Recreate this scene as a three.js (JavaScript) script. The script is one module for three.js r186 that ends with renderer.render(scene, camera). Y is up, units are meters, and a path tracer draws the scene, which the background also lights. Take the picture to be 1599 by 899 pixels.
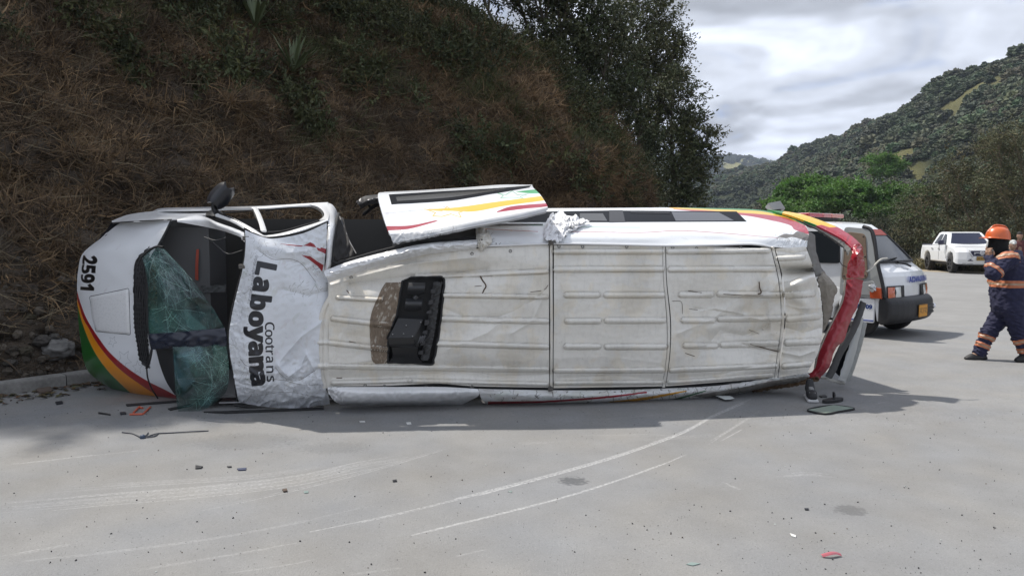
import * as THREE from 'three';
import { mergeGeometries, mergeVertices, toCreasedNormals } from 'three/addons/utils/BufferGeometryUtils.js';
import { RoundedBoxGeometry } from 'three/addons/geometries/RoundedBoxGeometry.js';
import { MarchingCubes } from 'three/addons/objects/MarchingCubes.js';
import { createNoise2D, createNoise3D } from 'simplex-noise';

// ---------------------------------------------------------------- camera, sky, sun, exposure
const scene = new THREE.Scene();
const FOC = 1155, EYE = 1.6, PITCH = Math.atan(78.5 / FOC);
const camera = new THREE.PerspectiveCamera(2 * Math.atan(449.5 / FOC) * 180 / Math.PI, 1024 / 575, 0.05, 5000);
camera.position.set(0, EYE, 0);
camera.rotation.x = -PITCH;
scene.add(camera);
const renderer = new THREE.WebGLRenderer({ antialias: true });
renderer.setSize(1024, 575);
renderer.toneMapping = THREE.LinearToneMapping;
renderer.toneMappingExposure = 1.06;
renderer.shadowMap.enabled = true;
const SUN_DIR = new THREE.Vector3(-0.50, 1, -0.37).normalize();
const sun = new THREE.DirectionalLight(new THREE.Color().setRGB(1.0, 0.95, 0.87), 4.8);
sun.position.copy(SUN_DIR).multiplyScalar(90); sun.position.z -= 15;
sun.target.position.set(0, 0, -15);
sun.castShadow = true; sun.shadow.mapSize.set(4096, 4096); sun.shadow.radius = 2;
Object.assign(sun.shadow.camera, { left: -60, right: 60, top: 60, bottom: -60, near: 1, far: 260 });
scene.add(sun, sun.target);

function mulberry(a) { return () => { a |= 0; a = a + 0x6D2B79F5 | 0; let t = Math.imul(a ^ a >>> 15, 1 | a); t = t + Math.imul(t ^ t >>> 7, 61 | t) ^ t; return ((t ^ t >>> 14) >>> 0) / 4294967296; }; }
const R0 = mulberry(77);
const n2 = createNoise2D(mulberry(11)), n3 = createNoise3D(mulberry(12));
const clamp = (x, a = 0, b = 1) => Math.min(b, Math.max(a, x));
const lerp = (a, b, t) => a + (b - a) * t;
const sstep = (a, b, x) => { const t = clamp((x - a) / (b - a)); return t * t * (3 - 2 * t); };
function fbm(x, y, o = 4) { let s = 0, a = 0.5, f = 1; for (let i = 0; i < o; i++) { s += a * n2(x * f, y * f); a *= 0.5; f *= 2.03; } return s; }
function fbm3(x, y, z, o = 4) { let s = 0, a = 0.5, f = 1; for (let i = 0; i < o; i++) { s += a * n3(x * f, y * f, z * f); a *= 0.5; f *= 2.03; } return s; }

function skyColor(x, y, z, ox, oz) {
  const yy = Math.max(y, 0), k = 1.1 / (yy + 0.16), u = x * k + ox, v = z * k + oz;
  const wx = 0.4 * n2(u * 0.8 + 5, v * 0.8), wy = 0.4 * n2(u * 0.8, v * 0.8 + 9);
  const dens = fbm(u * 0.9 + wx, v * 1.15 + wy, 6), thick = fbm(u * 0.75 + 20 + wx, v * 0.9 + wy, 5);
  const cov = 0.35 + 0.65 * sstep(-0.5, -0.1, dens + 0.1);
  const grey = sstep(-0.22, 0.42, thick), lit = sstep(0.0, 0.45, dens);
  const bright = 0.82 - 0.31 * grey + 0.26 * lit + 0.06 * n2(u * 5, v * 6) + 0.03 * n2(u * 13, v * 15);
  const low = sstep(0.5, 0.02, yy), sky = [lerp(0.28, 0.46, low), lerp(0.42, 0.56, low), lerp(0.74, 0.80, low)];
  return [lerp(sky[0], bright * 0.92, cov), lerp(sky[1], bright * 0.985, cov), lerp(sky[2], bright * 1.12, cov)];
}
const SKY_OX = -46.697, SKY_OZ = 41.446;
{ // broken cloud cover, the same layer all round
  const W = 2048, H = 1024, d = new Float32Array(W * H * 4);
  for (let j = 0; j < H; j++) {
    const el = ((j + 0.5) / H - 0.5) * Math.PI, y = Math.sin(el), c = Math.cos(el);
    for (let i = 0; i < W; i++) {
      const az = ((i + 0.5) / W - 0.5) * 2 * Math.PI, q = skyColor(Math.cos(az) * c, y, Math.sin(az) * c, SKY_OX, SKY_OZ), o = (j * W + i) * 4;
      d[o] = q[0]; d[o + 1] = q[1]; d[o + 2] = q[2]; d[o + 3] = 1;
    }
  }
  const t = new THREE.DataTexture(d, W, H, THREE.RGBAFormat, THREE.FloatType);
  t.mapping = THREE.EquirectangularReflectionMapping; t.magFilter = THREE.LinearFilter; t.needsUpdate = true;
  scene.background = t; scene.environment = t;
}

// ---------------------------------------------------------------- helpers
const usedNames = new Map();
function numbered(n) { const k = (usedNames.get(n) ?? -1) + 1; usedNames.set(n, k); return k ? n + '_' + String(k).padStart(3, '0') : n; }
function tag(o, label, category, group, kind) {
  o.userData.label = label; o.userData.category = category;
  if (group) o.userData.group = group;
  if (kind) o.userData.kind = kind;
  return o;
}
function thing(name, label, category, pos = [0, 0, 0], turn = 0, group) {
  const o = new THREE.Group(); o.name = numbered(name); o.position.set(...pos); o.rotation.y = turn;
  tag(o, label, category, group); scene.add(o); return o;
}
function part(name, geo, mat, parent, kind) {
  const m = new THREE.Mesh(geo, mat); m.name = parent ? name : numbered(name); m.castShadow = m.receiveShadow = true;
  if (kind) m.userData.kind = kind;
  (parent || scene).add(m); return m;
}
// geometry given in world coordinates, hung under a thing that is not turned
function partW(name, geo, mat, parent, kind) {
  let p = parent, off = new THREE.Vector3();
  while (p && p !== scene) { off.add(p.position); p = p.parent; }
  geo.translate(-off.x, -off.y, -off.z);
  return part(name, geo, mat, parent, kind);
}
const std = (rgb, roughness = 0.6, metalness = 0, extra = {}) => new THREE.MeshStandardMaterial({ color: new THREE.Color().setRGB(...rgb), roughness, metalness, side: THREE.DoubleSide, ...extra });
const phys = (rgb, roughness = 0.5, extra = {}) => new THREE.MeshPhysicalMaterial({ color: new THREE.Color().setRGB(...rgb), roughness, side: THREE.DoubleSide, ...extra });
const V3 = (x, y, z) => new THREE.Vector3(x, y, z);
// where a line of sight of the photograph meets the ground, a depth or a plane: used to survey positions
function ray(px, py) {
  const cx = (px - 799.5) / FOC, cy = (449.5 - py) / FOC, c = Math.cos(PITCH), s = Math.sin(PITCH);
  return V3(cx, cy * c - s, -c - cy * s);
}
function onGround(px, py, y = 0) { const r = ray(px, py); const t = (y - EYE) / r.y; return V3(r.x * t, y, r.z * t); }
function atDepth(px, py, d) { const r = ray(px, py); const t = d / -r.z; return V3(r.x * t, EYE + r.y * t, -d); }
// bytes -> texture; f(x, y) gives linear rgb in 0..1 unless srgb is false
const toS = (x) => { x = clamp(x); return 255 * (x <= 0.0031308 ? 12.92 * x : 1.055 * Math.pow(x, 1 / 2.4) - 0.055); };
function dataTex(W, H, f, srgb = true) {
  const d = new Uint8Array(W * H * 4);
  for (let j = 0; j < H; j++) for (let i = 0; i < W; i++) {
    const c = f(i / W, j / H, i, j), o = (j * W + i) * 4;
    if (srgb) { d[o] = toS(c[0]); d[o + 1] = toS(c[1]); d[o + 2] = toS(c[2]); } else { d[o] = 255 * clamp(c[0]); d[o + 1] = 255 * clamp(c[1]); d[o + 2] = 255 * clamp(c[2]); }
    d[o + 3] = c.length > 3 ? 255 * clamp(c[3]) : 255;
  }
  const t = new THREE.DataTexture(d, W, H); t.wrapS = t.wrapT = THREE.RepeatWrapping; t.magFilter = THREE.LinearFilter; t.minFilter = THREE.LinearFilter;
  if (srgb) t.colorSpace = THREE.SRGBColorSpace; t.needsUpdate = true; return t;
}
function canvasTex(W, H, draw) {
  const c = document.createElement('canvas'); c.width = W; c.height = H; draw(c.getContext('2d'), W, H);
  const t = new THREE.CanvasTexture(c); t.colorSpace = THREE.SRGBColorSpace; t.wrapS = t.wrapT = THREE.ClampToEdgeWrapping; return t;
}
// tileable grain for bump maps
const tileNoise = (S, sc, o = 4) => (u, v) => { const a = u * Math.PI * 2, b = v * Math.PI * 2, r = sc / (2 * Math.PI); let s = 0, am = 0.5, f = 1; for (let i = 0; i < o; i++) { s += am * n3(Math.cos(a) * r * f + 3 * Math.cos(b) * r * f, Math.sin(a) * r * f + 7, Math.sin(b) * r * f + 3 * Math.cos(b + a) * r * f); am *= 0.5; f *= 2; } return s; };

function geoFrom(pos, idx, uv, col) {
  const g = new THREE.BufferGeometry();
  g.setAttribute('position', new THREE.Float32BufferAttribute(pos, 3));
  if (uv) g.setAttribute('uv', new THREE.Float32BufferAttribute(uv, 2));
  if (col) g.setAttribute('color', new THREE.Float32BufferAttribute(col, 3));
  if (idx) g.setIndex(idx);
  g.computeVertexNormals(); return g;
}
function cr(p0, p1, p2, p3, t) { return 0.5 * (2 * p1 + (p2 - p0) * t + (2 * p0 - 5 * p1 + 4 * p2 - p3) * t * t + (3 * p1 - p0 - 3 * p2 + p3) * t * t * t); }
function spline(pts, t) { // catmull-rom through points (arrays), t in 0..1 by index
  const n = pts.length; if (n === 1) return pts[0];
  const x = clamp(t) * (n - 1), i = Math.min(n - 2, Math.floor(x)), f = x - i;
  const a = pts[i], b = pts[i + 1], p0 = i > 0 ? pts[i - 1] : a.map((v, k) => 2 * v - b[k]), p3 = i < n - 2 ? pts[i + 2] : b.map((v, k) => 2 * v - a[k]);
  return a.map((v, k) => cr(p0[k], v, b[k], p3[k], f));
}
function box(w, h, d, x = 0, y = 0, z = 0, r = 0.01) { const g = r > 0 ? new RoundedBoxGeometry(w, h, d, 2, Math.min(r, w / 2.05, h / 2.05, d / 2.05)) : new THREE.BoxGeometry(w, h, d); g.translate(x, y, z); return g; }
function tube(pts, rad, seg = 24, rs = 8, closed = false) { return new THREE.TubeGeometry(new THREE.CatmullRomCurve3(pts, closed, 'centripetal'), seg, rad, rs, closed); }
function merge(list) { return mergeGeometries(list.map((g) => { const q = g.index ? g.toNonIndexed() : g; for (const k of Object.keys(q.attributes)) if (!['position', 'normal', 'uv'].includes(k)) q.deleteAttribute(k); if (!q.attributes.uv) q.setAttribute('uv', new THREE.Float32BufferAttribute(new Float32Array(q.attributes.position.count * 2), 2)); if (!q.attributes.normal) q.computeVertexNormals(); return q; })); }
function bar(a, b, r0, r1 = r0, rs = 8) { const d = b.clone().sub(a), L = d.length(); const g = new THREE.CylinderGeometry(r1, r0, L, rs, 1); g.translate(0, L / 2, 0); g.applyQuaternion(new THREE.Quaternion().setFromUnitVectors(V3(0, 1, 0), d.normalize())); g.translate(a.x, a.y, a.z); return g; }
const ORD = ['first', 'second', 'third', 'fourth', 'fifth', 'sixth', 'seventh', 'eighth', 'ninth', 'tenth', 'eleventh', 'twelfth', 'thirteenth', 'fourteenth', 'fifteenth', 'sixteenth', 'seventeenth', 'eighteenth'];
// ---------------------------------------------------------------- ground, road
function shapeXZ(pts, y, holes = []) { // polygon in (x, depth) -> flat sheet facing up, uv in metres
  const s = new THREE.Shape(pts.map((p) => new THREE.Vector2(p[0], p[1])));
  for (const h of holes) s.holes.push(new THREE.Path(h.map((p) => new THREE.Vector2(p[0], p[1]))));
  const g = new THREE.ShapeGeometry(s), P = g.attributes.position, uv = [];
  for (let i = 0; i < P.count; i++) { const x = P.getX(i), d = P.getY(i); P.setXYZ(i, x, y, -d); uv.push(x, d); }
  g.setAttribute('uv', new THREE.Float32BufferAttribute(uv, 2)); g.computeVertexNormals();
  return g;
}
const roadTone = (x, d) => {
  let c = 0.212 + 0.020 * fbm(x * 0.35, d * 0.35, 3) + 0.022 * fbm(x * 1.7 + 9, d * 1.7, 3);
  c += 0.018 * fbm((x * 0.3 - d * 0.24) * 1.2, (x * 0.78 + d * 0.62) * 0.12 + 4, 3); // long wear streaks along the lane
  return c * (1 + 0.07 * sstep(1, 8, x));
};
const bumpGrain = (() => { const f = tileNoise(0, 42, 3); const r = mulberry(5); const t = dataTex(512, 512, (u, v) => { const a = 0.5 + 0.5 * f(u, v) + 0.22 * (r() - 0.5); return [a, a, a]; }, false); return t; })();
function grain(k) { const t = bumpGrain.clone(); t.repeat.set(k, k); t.needsUpdate = true; return t; }
const groundM = std([0.085, 0.075, 0.045], 0.95, 0, { map: dataTex(512, 512, (u, v) => { const a = fbm(u * 40, v * 40, 4), b = fbm(u * 9 + 5, v * 9, 3); return [0.10 + 0.05 * b + 0.04 * a, 0.095 + 0.03 * b + 0.03 * a, 0.05 + 0.02 * a]; }) });
groundM.color.setRGB(1, 1, 1); groundM.map.repeat.set(1 / 30, 1 / 30);
{
  const g = new THREE.PlaneGeometry(7000, 7000, 1, 1); g.rotateX(-Math.PI / 2); g.translate(0, -0.03, 0);
  const uv = g.attributes.uv; for (let i = 0; i < uv.count; i++) uv.setXY(i, uv.getX(i) * 7000, uv.getY(i) * 7000);
  part('ground', g, groundM, null, 'structure');
}
const kerbLine = [[-15.5, -5.6], [-5.14, 7.42], [0.03, 13.92], [3.1, 17.8], [4.5, 20.6], [4.9, 24], [4.4, 28], [2, 33], [-8, 44]];
const roadEdgeRight = [[-14, 72], [4, 58], [13.5, 47], [18.2, 38.5], [20.6, 33.2], [22.4, 26], [25, 12], [28, -6]];
const farRoadM = std([1, 1, 1], 0.9, 0, { map: dataTex(1024, 1024, (u, v) => { const c = roadTone(u * 40 - 4, v * 40); return [c, c * 0.99, c * 0.97]; }), bumpMap: grain(1.2), bumpScale: 0.004 });
farRoadM.map.repeat.set(1 / 40, 1 / 40); farRoadM.map.offset.set(0.1, 0);
part('road', shapeXZ([...kerbLine, ...roadEdgeRight], 0), farRoadM, null, 'structure');
// the near carriageway, with its scrapes: two sheets side by side
const scrapes = [ // photograph pixels, width px at the widest, strength, streaks
  [[[455, 838], [600, 808], [720, 779], [840, 748], [940, 720], [1010, 697], [1070, 674], [1110, 652], [1150, 634], [1178, 622]], 5, 0.9],
  [[[640, 838], [690, 825], [780, 803], [880, 777], [960, 752], [1030, 727], [1075, 708]], 3.4, 0.75],
  [[[0, 727], [60, 721], [130, 713], [225, 703]], 2.4, 0.6], [[[0, 796], [150, 783], [320, 769], [460, 752], [560, 730], [640, 716]], 22, 0.38],
  [[[60, 768], [220, 757], [400, 745], [540, 724]], 10, 0.3], [[[300, 800], [420, 775], [560, 741], [660, 712], [720, 694]], 4, 0.3],
  [[[20, 880], [180, 862], [330, 842], [460, 818], [600, 786]], 3, 0.26], [[[200, 893], [330, 872], [480, 846]], 3, 0.22], [[[330, 899], [440, 884], [520, 868]], 2.4, 0.3],
  [[[1105, 694], [1140, 672], [1190, 641]], 5, 0.4], [[[1125, 690], [1165, 668]], 3, 0.35], [[[1130, 755], [1158, 766]], 3, 0.35],
  [[[1000, 690], [1060, 683], [1120, 680]], 5, 0.22], [[[810, 693], [870, 690]], 3, 0.3], [[[900, 682], [1010, 680], [1060, 683]], 4, 0.22],
  [[[1210, 745], [1260, 741], [1310, 745]], 7, 0.25], [[[1365, 632], [1390, 627]], 2, 0.4], [[[700, 872], [760, 858]], 2, 0.25], [[[540, 899], [640, 886]], 2, 0.2],
  [[[0, 870], [120, 848]], 5, 0.2], [[[850, 660], [980, 652], [1090, 640]], 2, 0.25],
];
const darkSpots = [[895, 752, 24, 7, 0.5], [1328, 798, 26, 9, 0.32], [520, 700, 60, 10, 0.16], [380, 690, 90, 14, 0.16]];
function roadPad(x0, x1, d0, d1, W, H) {
  const toPx = (p) => [(p.x - x0) / (x1 - x0) * W, (-p.z - d0) / (d1 - d0) * H], k = W / (x1 - x0);
  const c = document.createElement('canvas'); c.width = W; c.height = H; const g = c.getContext('2d'); g.fillStyle = '#000'; g.fillRect(0, 0, W, H); g.lineCap = 'round'; g.lineJoin = 'round';
  const r = mulberry(31);
  for (const [pts, wpx, s] of scrapes) {
    const P = pts.map((p) => onGround(p[0], p[1])), n = Math.max(3, Math.round(wpx * 1.6));
    for (let q = 0; q < n; q++) { // a scrape is many fine scratches side by side
      const off = (r() - 0.5) * wpx, f0 = r() * 0.3, f1 = 0.7 + r() * 0.3; g.beginPath();
      for (let i = 0; i <= 40; i++) { const t = lerp(f0, f1, i / 40), a = spline(pts, t); const w = onGround(a[0], a[1] + off * (1 - 0.3 * t)); const [X, Y] = toPx(w); i ? g.lineTo(X, Y) : g.moveTo(X, Y); }
      g.strokeStyle = `rgba(255,255,255,${s * (0.25 + 0.5 * r())})`; g.lineWidth = k * (0.004 + 0.010 * r()); g.stroke();
    }
  }
  g.fillStyle = 'rgba(255,0,0,1)';
  const d = g.getImageData(0, 0, W, H).data, sp = darkSpots.map(([a, b, w, h, s]) => { const p = onGround(a, b), e = onGround(a + w, b), f = onGround(a, b + h); return [p.x, -p.z, Math.abs(e.x - p.x), Math.abs(f.z - p.z), s]; });
  const rr = mulberry(8);
  const t = dataTex(W, H, (u, v, i, j) => {
    const x = lerp(x0, x1, u), dd = lerp(d0, d1, v);
    let b = roadTone(x, dd);
    const m = d[(j * W + i) * 4] / 255, streak = 0.55 + 0.45 * n2(x * 30, dd * 30);
    b += m * streak * 0.30;
    for (const [sx, sd, sw, sh, ss] of sp) { const e = ((x - sx) / sw) ** 2 + ((dd - sd) / sh) ** 2; if (e < 4) b *= 1 - ss * sstep(1.3, 0.3, e + 0.5 * n2(x * 22, dd * 22)); }
    const q = rr(); b *= 1 + 0.16 * (rr() - 0.5); if (q < 0.007) b *= 0.62; else if (q > 0.994) b *= 1.25;
    const warm = 0.012 * fbm(x * 0.8 + 30, dd * 0.8, 3);
    return [b + warm * 0.6, b * 0.995, b * 0.985 - warm];
  });
  t.repeat.set(1 / (x1 - x0), 1 / (d1 - d0)); t.offset.set(-x0 / (x1 - x0), -d0 / (d1 - d0)); t.wrapS = t.wrapT = THREE.ClampToEdgeWrapping;
  return std([1, 1, 1], 0.88, 0, { map: t, bumpMap: grain(1.6), bumpScale: 0.004 });
}
{
  const near = [[-4.6, 1.6], [4.6, 1.6], [4.6, 6.2], [-4.6, 6.2]];
  part('road_surface', shapeXZ(near, 0.004), roadPad(-4.6, 4.6, 1.6, 6.2, 2048, 1024), null, 'structure');
  part('road_surface', shapeXZ([[-10.5, 0.67], [9.8, 0.67], [9.8, 13.6], [-0.22, 13.6], [-5.14, 7.42]], 0.004, [near]), roadPad(-10.5, 9.8, 0.67, 13.6, 2048, 1280), null, 'structure');
}
// gravel shoulder beyond the pickup
const gravelM = std([1, 1, 1], 0.95, 0, { map: dataTex(512, 512, (u, v) => { const a = fbm(u * 60, v * 60, 3), b = fbm(u * 6, v * 6, 3); return [0.30 + 0.09 * a + 0.06 * b, 0.25 + 0.08 * a + 0.05 * b, 0.175 + 0.07 * a + 0.04 * b]; }) });
gravelM.map.repeat.set(1 / 6, 1 / 6);
part('gravel_shoulder', shapeXZ([...roadEdgeRight, [34, -6], [31, 12], [27, 26], [25, 34], [22.5, 41], [16, 51], [5, 63], [-14, 76]], -0.012), gravelM, null, 'structure');

// ---------------------------------------------------------------- kerb
const kerbCurve = new THREE.CatmullRomCurve3(kerbLine.map((p) => V3(p[0], 0, -p[1])), false, 'centripetal');
function alongKerb(t) { // t metres from the first point -> point, inward (towards the bank)
  const L = kerbCurve.getLength(), u = clamp(t / L), p = kerbCurve.getPointAt(u), g = kerbCurve.getTangentAt(u);
  return [p, V3(g.z, 0, -g.x).normalize(), g];
}
const KL = kerbCurve.getLength();
{
  const concrete = std([1, 1, 1], 0.9, 0, { map: dataTex(512, 512, (u, v) => { const a = fbm(u * 30, v * 30, 4), b = fbm(u * 5, v * 5, 3); const c = 0.20 + 0.05 * a + 0.06 * b; return [c, c * 0.97, c * 0.91]; }), bumpMap: grain(3), bumpScale: 0.006 });
  const root = thing('kerb', 'low grey concrete kerb along the foot of the bank beside the road', 'kerb'); root.userData.kind = 'structure';
  // cast in lengths with a joint between them
  for (let t0 = 10; t0 < KL - 9; t0 += 1.2) {
    const prof = [[0, -0.05], [0.0, 0.105], [0.012, 0.125], [0.03, 0.132], [0.15, 0.134], [0.15, -0.05]], pos = [], idx = [], uv = [], n = 7;
    for (let i = 0; i < n; i++) {
      const t = t0 + 0.006 + (1.188) * i / (n - 1), [p, inw] = alongKerb(t);
      prof.forEach(([a, h], k) => { const w = 0.006 * n2(t * 3, k * 2.1); pos.push(p.x + inw.x * (a + w), h + 0.5 * w, p.z + inw.z * (a + w)); uv.push(t * 0.5, (a + h) * 0.5); });
    }
    const m = prof.length;
    for (let i = 0; i < n - 1; i++) for (let k = 0; k < m - 1; k++) { const a = i * m + k; idx.push(a, a + m, a + 1, a + 1, a + m, a + m + 1); }
    for (const s of [0, (n - 1) * m]) for (let k = 1; k < m - 1; k++) idx.push(s, s + k, s + k + 1);
    partW('kerb_stone', toCreasedNormals(geoFrom(pos, idx, uv), 0.7), concrete, root);
  }
}
// ---------------------------------------------------------------- the cut bank
const BANK_H = 15;
function bankProfile(h, t) { // a straight cut that turns into a bulging spur at the bend
  const a = h < 1.5 ? 0.50 * h : 0.75 + (h - 1.5) * 0.80, e = Math.max(0, h - 3.6), b = 0.12 * Math.min(h, 3.6) + e * 0.6 + 0.14 * Math.min(e * e, 30);
  return lerp(a, b, sstep(23.5, 28.5, t));
}
function bankBump(t, h) {
  return 0.55 * fbm(t * 0.16 + 3, h * 0.22, 3) * sstep(0, 2.5, h) + 0.52 * fbm(t * 0.55, h * 0.6 + 7, 4) * sstep(0, 0.9, h) + 0.13 * (0.5 - Math.abs(fbm(t * 1.9, h * 2.1, 3)) * 2) * sstep(0, .3, h) + 0.05 * n2(t * 6, h * 6) * sstep(0, .3, h);
}
function bankPoint(t, h) {
  const [p, inw] = alongKerb(t);
  const drop = 1 - 0.5 * sstep(42, 52, t);
  const y = h * drop, q = 0.55 + 0.35 * (0.5 + 0.5 * n2(t * 0.3, 4)) + bankProfile(h, t) - bankBump(t, h);
  return V3(p.x + inw.x * q, 0.02 + y + 0.06 * sstep(0, 0.3, h), p.z + inw.z * q);
}
const T0 = 9, T1 = KL - 1;
const soilTex = dataTex(1024, 1024, (u, v) => {
  const a = fbm(u * 24, v * 24, 5), b = fbm(u * 5 + 7, v * 5, 4), c = n2(u * 120, v * 120);
  const g = 0.5 + 0.5 * b; return [0.050 + 0.026 * a + 0.026 * g + 0.010 * c, 0.039 + 0.020 * a + 0.018 * g + 0.008 * c, 0.028 + 0.014 * a + 0.012 * g + 0.006 * c];
});
soilTex.repeat.set(0.25, 0.25);
const soilM = std([1, 1, 1], 0.97, 0, { map: soilTex, bumpMap: grain(0.5), bumpScale: 0.03 });
{
  const nt = 460, nh = 190, pos = [], idx = [], uv = [];
  for (let i = 0; i <= nt; i++) for (let j = 0; j <= nh; j++) {
    const t = lerp(T0, T1, i / nt), h = BANK_H * Math.pow(j / nh, 1.25); const p = bankPoint(t, h);
    pos.push(p.x, p.y, p.z); uv.push(t, h * 1.3);
  }
  for (let i = 0; i < nt; i++) for (let j = 0; j < nh; j++) { const a = i * (nh + 1) + j, b = a + nh + 1; idx.push(a, a + 1, b, b, a + 1, b + 1); }
  // the plateau above, and the verge at the foot
  const at = pos.length / 3;
  for (let i = 0; i <= nt; i++) { const t = lerp(T0, T1, i / nt), [p, inw] = alongKerb(t), e = bankPoint(t, BANK_H); pos.push(e.x + inw.x * 40, e.y + 14, e.z + inw.z * 40); uv.push(t, 60); pos.push(p.x + inw.x * 0.15, 0.125, p.z + inw.z * 0.15); uv.push(t, -0.6); }
  for (let i = 0; i < nt; i++) {
    const a = i * (nh + 1), b = a + nh + 1, c = at + i * 2, e = c + 2;
    idx.push(a + nh, c, b + nh, b + nh, c, e); idx.push(c + 1, a, e + 1, e + 1, a, b);
  }
  part('bank', geoFrom(pos, idx, uv), soilM, null, 'structure');
}
// ---------------------------------------------------------------- the valley side across
function hillY(x, d) {
  const foot = 52 + 10 * n2(d * 0.006, 1), top = 190 + 14 * n2(d * 0.008, 5);
  let s = clamp((x - foot) / (top - foot), -0.2, 1.6);
  const crest = 66 - 10 * sstep(230, 330, d) - 3 * sstep(330, 600, d); let y = s < 1 ? crest * (0.35 * s + 0.65 * sstep(0, 1, s)) : crest - 22 * (s - 1);
  const amp = sstep(0.05, 0.4, s);
  y += amp * (7 * n2(x * 0.012, d * 0.011) * (1 - 0.7 * sstep(0.75, 1, s)) + 2.2 * n2(x * 0.04, d * 0.04));
  y += 112 * sstep(900, 1420, d) * (1 - 0.13 * sstep(400, 500, x));
  return y - 1.2;
}
function hitHill(px, py) { const r = ray(px, py); for (let t = 60; t < 1600; t *= 1.004) { const x = r.x * t, d = -r.z * t, y = EYE + r.y * t; if (y < hillY(x, d)) return [x, y, d]; } return null; }
const meadows = [[1395, 246, 1.0], [1412, 240, .8], [1478, 214, 1], [1485, 200, .9], [1440, 268, 1], [1425, 272, .8], [1530, 240, .8], [1500, 165, 1.2], [1560, 130, 1.4], [1150, 258, 0.9], [1170, 252, 0.9], [1190, 247, 0.8], [1205, 243, 0.7], [1140, 262, 0.9]].map(([a, b, s]) => { const h = hitHill(a, b); return h && [h[0], h[2], s * h[2] * 0.017]; }).filter(Boolean);
const meadowAt = (x, d) => { let m = 0; for (const [a, b, r] of meadows) { const e = Math.hypot(x - a, (d - b) * 0.55) / r + 0.35 * n2(x * 0.06, d * 0.06); m = Math.max(m, sstep(1.1, 0.7, e)); } return m; };
{
  const nx = 150, nd = 230, pos = [], idx = [], uv = [], col = [];
  for (let i = 0; i <= nd; i++) for (let j = 0; j <= nx; j++) {
    const d = 34 * Math.pow(1700 / 34, i / nd), x = lerp(-60, 560, Math.pow(j / nx, 1.15));
    pos.push(x, hillY(x, d), -d); uv.push(x, d);
    const m = meadowAt(x, d), n = 0.5 + 0.5 * n2(x * 0.05, d * 0.05);
    col.push(lerp(0.035 + 0.015 * n, 0.17 + 0.05 * n, m), lerp(0.048 + 0.015 * n, 0.165 + 0.04 * n, m), lerp(0.024, 0.07, m));
  }
  for (let i = 0; i < nd; i++) for (let j = 0; j < nx; j++) { const a = i * (nx + 1) + j, b = a + nx + 1; idx.push(a, a + 1, b, b, a + 1, b + 1); }
  const m = std([1, 1, 1], 0.97, 0, { vertexColors: true, bumpMap: grain(0.15), bumpScale: 0.5 });
  part('hillside', geoFrom(pos, idx, uv, col), m, null, 'structure');
}
// ---------------------------------------------------------------- foliage
function taper(pts, r0, r1, seg = 10, rs = 6) { // bent limb, thinner towards its end
  const c = new THREE.CatmullRomCurve3(pts, false, 'centripetal'), fr = c.computeFrenetFrames(seg), pos = [], idx = [], uv = [];
  for (let i = 0; i <= seg; i++) {
    const p = c.getPointAt(i / seg), r = lerp(r0, r1, Math.pow(i / seg, 0.8));
    for (let k = 0; k <= rs; k++) { const a = k / rs * Math.PI * 2, x = Math.cos(a) * r, y = Math.sin(a) * r; pos.push(p.x + fr.normals[i].x * x + fr.binormals[i].x * y, p.y + fr.normals[i].y * x + fr.binormals[i].y * y, p.z + fr.normals[i].z * x + fr.binormals[i].z * y); uv.push(k / rs, i / seg * 3); }
  }
  for (let i = 0; i < seg; i++) for (let k = 0; k < rs; k++) { const a = i * (rs + 1) + k, b = a + rs + 1; idx.push(a, b, a + 1, a + 1, b, b + 1); }
  return geoFrom(pos, idx, uv);
}
function spray(seed, twigs, leaves, L, W, reach = 1, flat = 1) { // leaves along a handful of twigs
  const r = mulberry(seed), pos = [], nrm = [], col = [];
  const tri = (a, b, c, n, k) => { for (const p of [a, b, c]) { pos.push(p.x, p.y, p.z); nrm.push(n.x, n.y, n.z); col.push(k, k, k); } };
  for (let t = 0; t < twigs; t++) {
    const dir = V3(r() * 2 - 1, (r() * 1.5 - 0.5) * flat, r() * 2 - 1).normalize(), start = V3(r() - .5, (r() - .5) * flat, r() - .5).multiplyScalar(0.5 * reach), len = (0.5 + 0.6 * r()) * reach;
    for (let i = 0; i < leaves; i++) {
      const p = start.clone().addScaledVector(dir, len * (i + r()) / leaves); p.y -= 0.12 * reach * (i / leaves) ** 2;
      const d = dir.clone().multiplyScalar(0.6).add(V3(r() * 2 - 1, r() * 2 - 1.2, r() * 2 - 1)).normalize(), l = L * (0.65 + 0.7 * r()), w = W * (0.7 + 0.6 * r());
      let s = V3(r() - .5, r() * 0.6, r() - .5).cross(d).normalize(); const n = d.clone().cross(s).normalize(), k = 0.75 + 0.5 * r();
      const tip = p.clone().addScaledVector(d, l), a = p.clone().addScaledVector(d, l * 0.45).addScaledVector(s, w).addScaledVector(n, 0.12 * l), b = p.clone().addScaledVector(d, l * 0.45).addScaledVector(s, -w).addScaledVector(n, 0.12 * l);
      tri(p, a, tip, n, k); tri(p, tip, b, n, k);
    }
  }
  return geoFrom(pos, null, null, col);
}
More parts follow.
